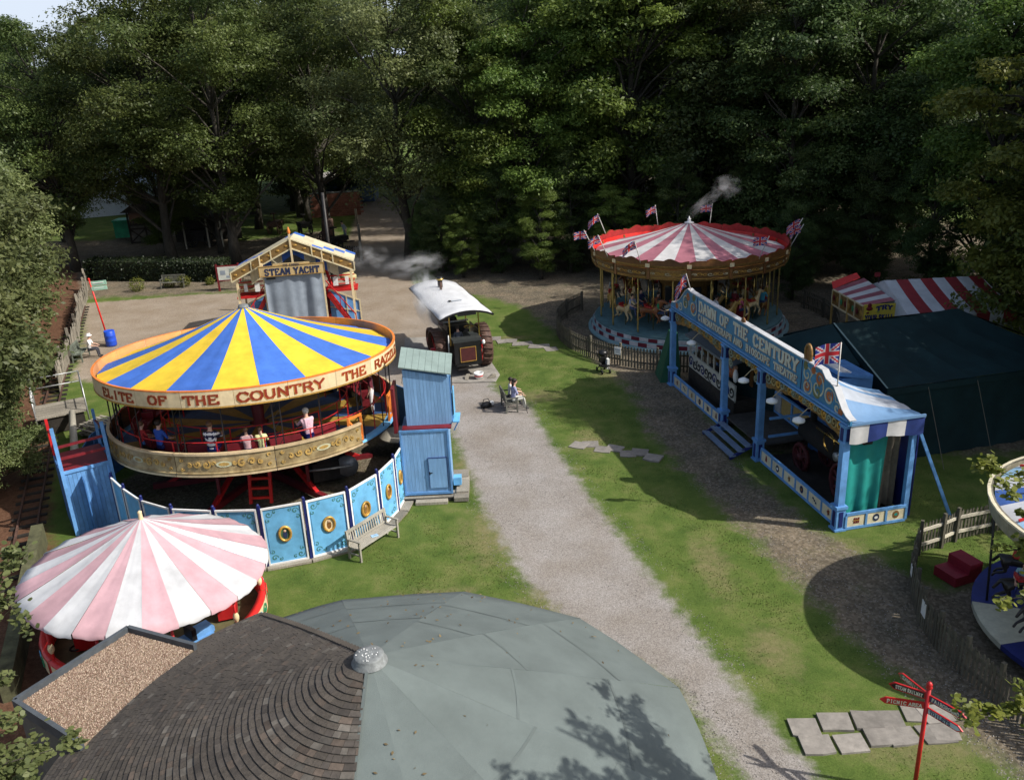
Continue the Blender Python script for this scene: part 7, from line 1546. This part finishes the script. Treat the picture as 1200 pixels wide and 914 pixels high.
# ---------------------------------------------------------------- noticeboard, hedge, bushes, huts and clutter at the back
nb = thing('noticeboard', 'red framed noticeboard with a white panel in front of the hedge', 'noticeboard', (-19.4, 60.2, 0), .12)
mb = MB(); 
for x in (-.75, .75): mb.box((x, 0, .95), (.12, .12, 1.9))
mb.box((0, 0, 1.75), (1.5, .1, .08)); mb.box((0, 0, .75), (1.5, .1, .08)); part('frame', mb, dkred, nb); part('panel', MB().box((0, -.04, 1.25), (1.36, .04, .92), M('notice panel', (.50, .52, .48), .5)).box((-.35, -.065, 1.3), (.35, .01, .3), greytarp).box((.3, -.065, 1.35), (.4, .01, .4), M('faint print', (.25, .3, .28))).box((.0, -.065, 1.0), (.3, .01, .15), greytarp), None, nb)
g9 = np.random.default_rng(31)
def leafbox(name, label, cat, loc, size, n, mat, ls=.1, rz=0, rnd=False, kind=None):
    c = g9.uniform(-.5, .5, (n, 3)); s = np.array(size)
    if rnd: c = g9.normal(size=(n, 3)); c /= np.linalg.norm(c, axis=1)[:, None]; c *= (.5*g9.uniform(.55, 1.05, n)**.5)[:, None]
    else:
        k = g9.integers(0, 3, n); f_ = np.where(g9.uniform(size=n) < .5, -.5, .5); m_ = g9.uniform(size=n) < .75; c[np.arange(n)[m_], k[m_]] = f_[m_]
    nn = c+np.array([0, 0, .3])+g9.normal(size=(n, 3))*.5; C = c*s+g9.normal(size=(n, 3))*.06; C[:, 2] += size[2]/2
    lm = soup('foliage', leaf_quads(C, nn, g9, ls), 4, [mat], g9.uniform(0, 1, n)); t = thing(name, label, cat, loc, rz); obj('foliage', lm, t)
    st = MB(); 
    for q in range(3): st.tube([(.1*q-.1, 0, 0), (.2*q-.2, .05, size[2]*.7)], [.03, .01], 5)
    part('stem', st, bark, t)
    if not rnd: part('inner_growth', MB().box((0, 0, size[2]/2), (size[0]*.9, size[1]*.8, size[2]*.9)), M('dark hedge core', (.02, .025, .012), .95), t)
    return t
leafbox('hedge', 'long low clipped dark hedge behind the gravel yard', 'hedge', (-26.3, 65.2, 0), (11.5, 1.6, 1.5), 16000, leafmat('clipped hedge foliage', (.010,.022,.008), (.030,.048,.014), .2), .12, R_(-14))
for i, (x, y, s_) in enumerate(((-26.4, 61.4, .95), (-24.4, 62.2, .7), (-23.3, 62.1, .85), (-21.5, 62.4, .5))):
    leafbox('small_bush', ('largest bright clipped bush in the bed, left of the empty bench', 'small bright bush just left of the pair by the empty bench', 'bright round bush at the right of the empty bench', 'tiny bush in the bed nearest the noticeboard')[i], 'bush', (x, y, 0), (s_*1.1, s_, s_), 700, leaf_yel, .07, 0, True)
hu = thing('timber_framed_kiosk', 'dark half timbered kiosk with cross braces behind the left oaks', 'kiosk', (-33.2, 82.5, 0), .1)
part('lower_wall', MB().box((0, 0, .8), (2.9, 2.5, 1.6), M('kiosk pale infill', (.17, .16, .14), .8)), None, hu); part('roof', MB().slabpoly([(-1.9, 2.9), (1.9, 2.9), (0, 4.1)], -1.7, 1.7, timber_d, 'y'), None, hu)
mb = MB()
for x in (-1.45, 0, 1.45): mb.box((x, -1.27, 1.5), (.14, .1, 3.0))
for z in (.1, 1.35, 1.7, 2.9): mb.box((0, -1.27, z), (3.0, .09, .12))
for x in (-.72, .72): mb.bar((x-.65, -1.29, .2), (x+.65, -1.29, 1.3), .1); mb.bar((x-.65, -1.30, 1.3), (x+.65, -1.30, .2), .1)
part('timber_frame', mb, timber_d, hu); part('window', MB().box((0, -1.22, 2.3), (2.7, .03, 1.1), glass), None, hu)
sd = thing('open_shed', 'open fronted dark shed holding machinery behind the hedge', 'shed', (-27.2, 79, 0), .05)
part('roof', MB().add([(-3, -2, 2.7), (3, -2, 2.5), (3, 2, 3.1), (-3, 2, 3.3)], [(0, 1, 2, 3)]).box((0, -2, 2.62), (6, .08, .15)), timber_d, sd)
for x in (-2.9, -1, 1, 2.2, 2.9): part('post', MB().box((x, -1.9, 1.3), (.12, .12, 2.6)), palew, sd)
part('back_wall', MB().box((0, 2, 1.5), (6, .1, 3)), timber_d, sd); 
mc_ = thing('stationary_engine', 'dark wheeled machine standing inside the open shed', 'machine', (-27, 78.2, 0)); part('body', MB().box((0, 0, 1), (1.8, 1, 1), iron), None, mc_)
for x in (-.8, .9): part('wheel', wheel(.6, .12, 8, 12, iron, iron), None, mc_, (x, -.6, .6), (PI/2, 0, 0))
mt_ = thing('white_marquee', 'large pale grey marquee glimpsed between the left oaks', 'tent', (-44, 105, 0), .35)
mt_.scale = (.9, .9, 1.0)
mb = MB(); mb.box((0, 0, 1.6), (17, 10, 3.2), M('marquee white', (.55, .60, .66), .6, .1)); part('wall', mb, None, mt_); mb = MB(); mb.slabpoly([(-5.3, 3.2), (5.3, 3.2), (0, 6.6)], -8.6, 8.6, M('marquee white', (.6,.6,.6)), 'y'); part('roof', mb, None, mt_, None, PI/2)
gt_s = .62
gt = thing('green_striped_tent', 'bright green covered wagon between the left oak and the kiosk', 'tent', (-36.2, 84, 0), 0); gt.scale = (gt_s,)*3; part('cover', MB().box((0, 0, 1.6), (2.2, 2.5, 2.4), M('bright green sheet', (.02, .32, .16), .5, .25, 2)).box((0, 0, 2.9), (2.4, 2.7, .3), M('bright green sheet', (.02,.3,.15))), None, gt)
for i, (x, y, c_, l_) in enumerate(((-58, 115, (.02, .22, .17), 'teal roofed stall far left beyond the oaks'), (-54, 119, (.03, .16, .16), 'dark teal canopy beside the teal roofed stall'), (-61, 122, (.3, .34, .4), 'pale vehicle roof far left beyond the teal stalls'), (-17.5, 103, (.10, .17, .32), 'blue vehicle at the end of the track behind the trees'))):
    o = thing('far_stall', l_, 'stall', (x, y, 0)); mm_ = M('far cover %d' % i, c_, .5, .3, 1.5); part('cover', MB().slabpoly([(-3, 2.0), (3, 2.0), (0, 3.6)], -2, 2, mm_, 'y'), None, o); part('wall', MB().box((0, 0, 1), (5.8, 3.8, 2), mm_), None, o)
bw = thing('red_brick_wall', 'red brick wall at the end of the yard beside the track', 'wall', (-17.2, 91.5, 0), .1)
bmesh_ = MB().box((0, 0, 0), (.62, .3, .2)).mesh('brick', brick_m)
part('core', MB().box((0, 0, 1.2), (4.9, .26, 2.4)), M('mortar', (.20, .16, .13)), bw)
for r in range(11):
    for k in range(8): o = obj('brick', bmesh_, bw, (-2.2+.63*k+(.3 if r % 2 else 0)-.1, -.02, .12+.215*r))
part('coping', MB().box((0, 0, 2.45), (5.1, .4, .12)), lead, bw)
mf = thing('iron_gate_fence', 'low dark paling fence at the left of the track mouth behind the gabled awning', 'fence', (0, 0, 0)); A_, B_ = Vector((-16.4, 69.8, 0)), Vector((-11.4, 68.0, 0)); n = 26
pm3 = MB().box((0, 0, .6), (.09, .03, 1.2)).mesh('paling', timber_d)
for k in range(n+1): p = A_.lerp(B_, k/n); obj('paling', pm3, mf, p, -.35)
for z in (.3, 1.0): part('rail', MB().bar(A_+Vector((0, 0, z)), B_+Vector((0, 0, z)), .06, .1), timber_d, mf)
sf = thing('side_fence', 'grey wooden fence running away along the left of the track', 'fence', (0, 0, 0)); PT = [(-11.3, 68), (-12.6, 76), (-14.2, 85), (-15.0, 90)]
for a, b in zip(PT[:-1], PT[1:]):
    d = Vector((b[0]-a[0], b[1]-a[1], 0)); n = int(d.length/.35)
    for k in range(n): p = Vector((*a, 0))+d*(k/n); obj('paling', MATS.setdefault('_pm4', None) or pm3, sf, p, (0, 0, math.atan2(d.y, d.x)))
    part('post', MB().box((a[0], a[1], .8), (.2, .2, 1.6)), oldwood, sf)
cl = [('rusty_boiler', (-15.2, 75.8), rust, 'rusty upright boiler behind the dark paling fence'), ('farm_machine', (-14.0, 73.2), iron, 'dark wheeled farm machine nearest the dark paling fence'), ('farm_machine', (-21.5, 83), rust, 'rusty machine frame on the grass between the two middle oaks'), ('farm_machine', (-18.6, 81.5), iron, 'dark machine beside the rusty frame on the grass')]
for i, (nm, (x, y), m_, l_) in enumerate(cl):
    o = thing(nm, l_, 'machine', (x, y, 0), i*.7); mb = MB()
    if i == 0: mb.tube([(0, 0, .4), (0, 0, 2.2)], .5, 12, m_); mb.tube([(0, 0, 2.2), (0, 0, 3.1)], .12, 8, m_); mb.box((.6, 0, .4), (1.6, .9, .3), m_)
    else: mb.box((0, 0, .95), (1.7, .8, .35), m_); mb.bar((-.9, 0, .7), (1.6, 0, .5), .1, None, m_); mb.bar((-.3, 0, 1.0), (-.3, 0, 1.9), .08, None, m_); mb.box((-.3, 0, 1.9), (.5, .4, .1), m_)
    part('body', mb, None, o)
    for s in (-.5, .5): part('wheel', wheel(.6, .1, 8, 10, m_, m_), None, o, (-.4, s, .6), (PI/2, 0, 0))
person('man in a pale shirt and grey trousers working on the machines by the paling fence', (-13.5, 74.3, .5), 2.4, M('pale work shirt', (.3, .32, .34)), M('grey green trousers', (.16, .20, .2)), dhair, 'stand', .35)
tr_ = thing('trestle_barrier', 'white pole barrier on the ground left of the hedge', 'barrier', (-31.6, 67.5, 0), -.2, None, MB().bar((-1.6, 0, .5), (1.3, .2, .6), .12, None, white).bar((-1.3, 0, 0), (-1.0, 0, 1), .1, None, palew).bar((1, 0, 0), (.9, .1, .9), .1, None, palew).mesh('barrier'))
fy = struct('far_road', MB().add([(-215, 395, 6.1), (-160, 340, 3.8), (-158, 343, 3.8), (-213, 400, 6.1)], [(0, 1, 2, 3)]).mesh('road', M('far road', (.32, .31, .30))))
print('trees', nt_[0])
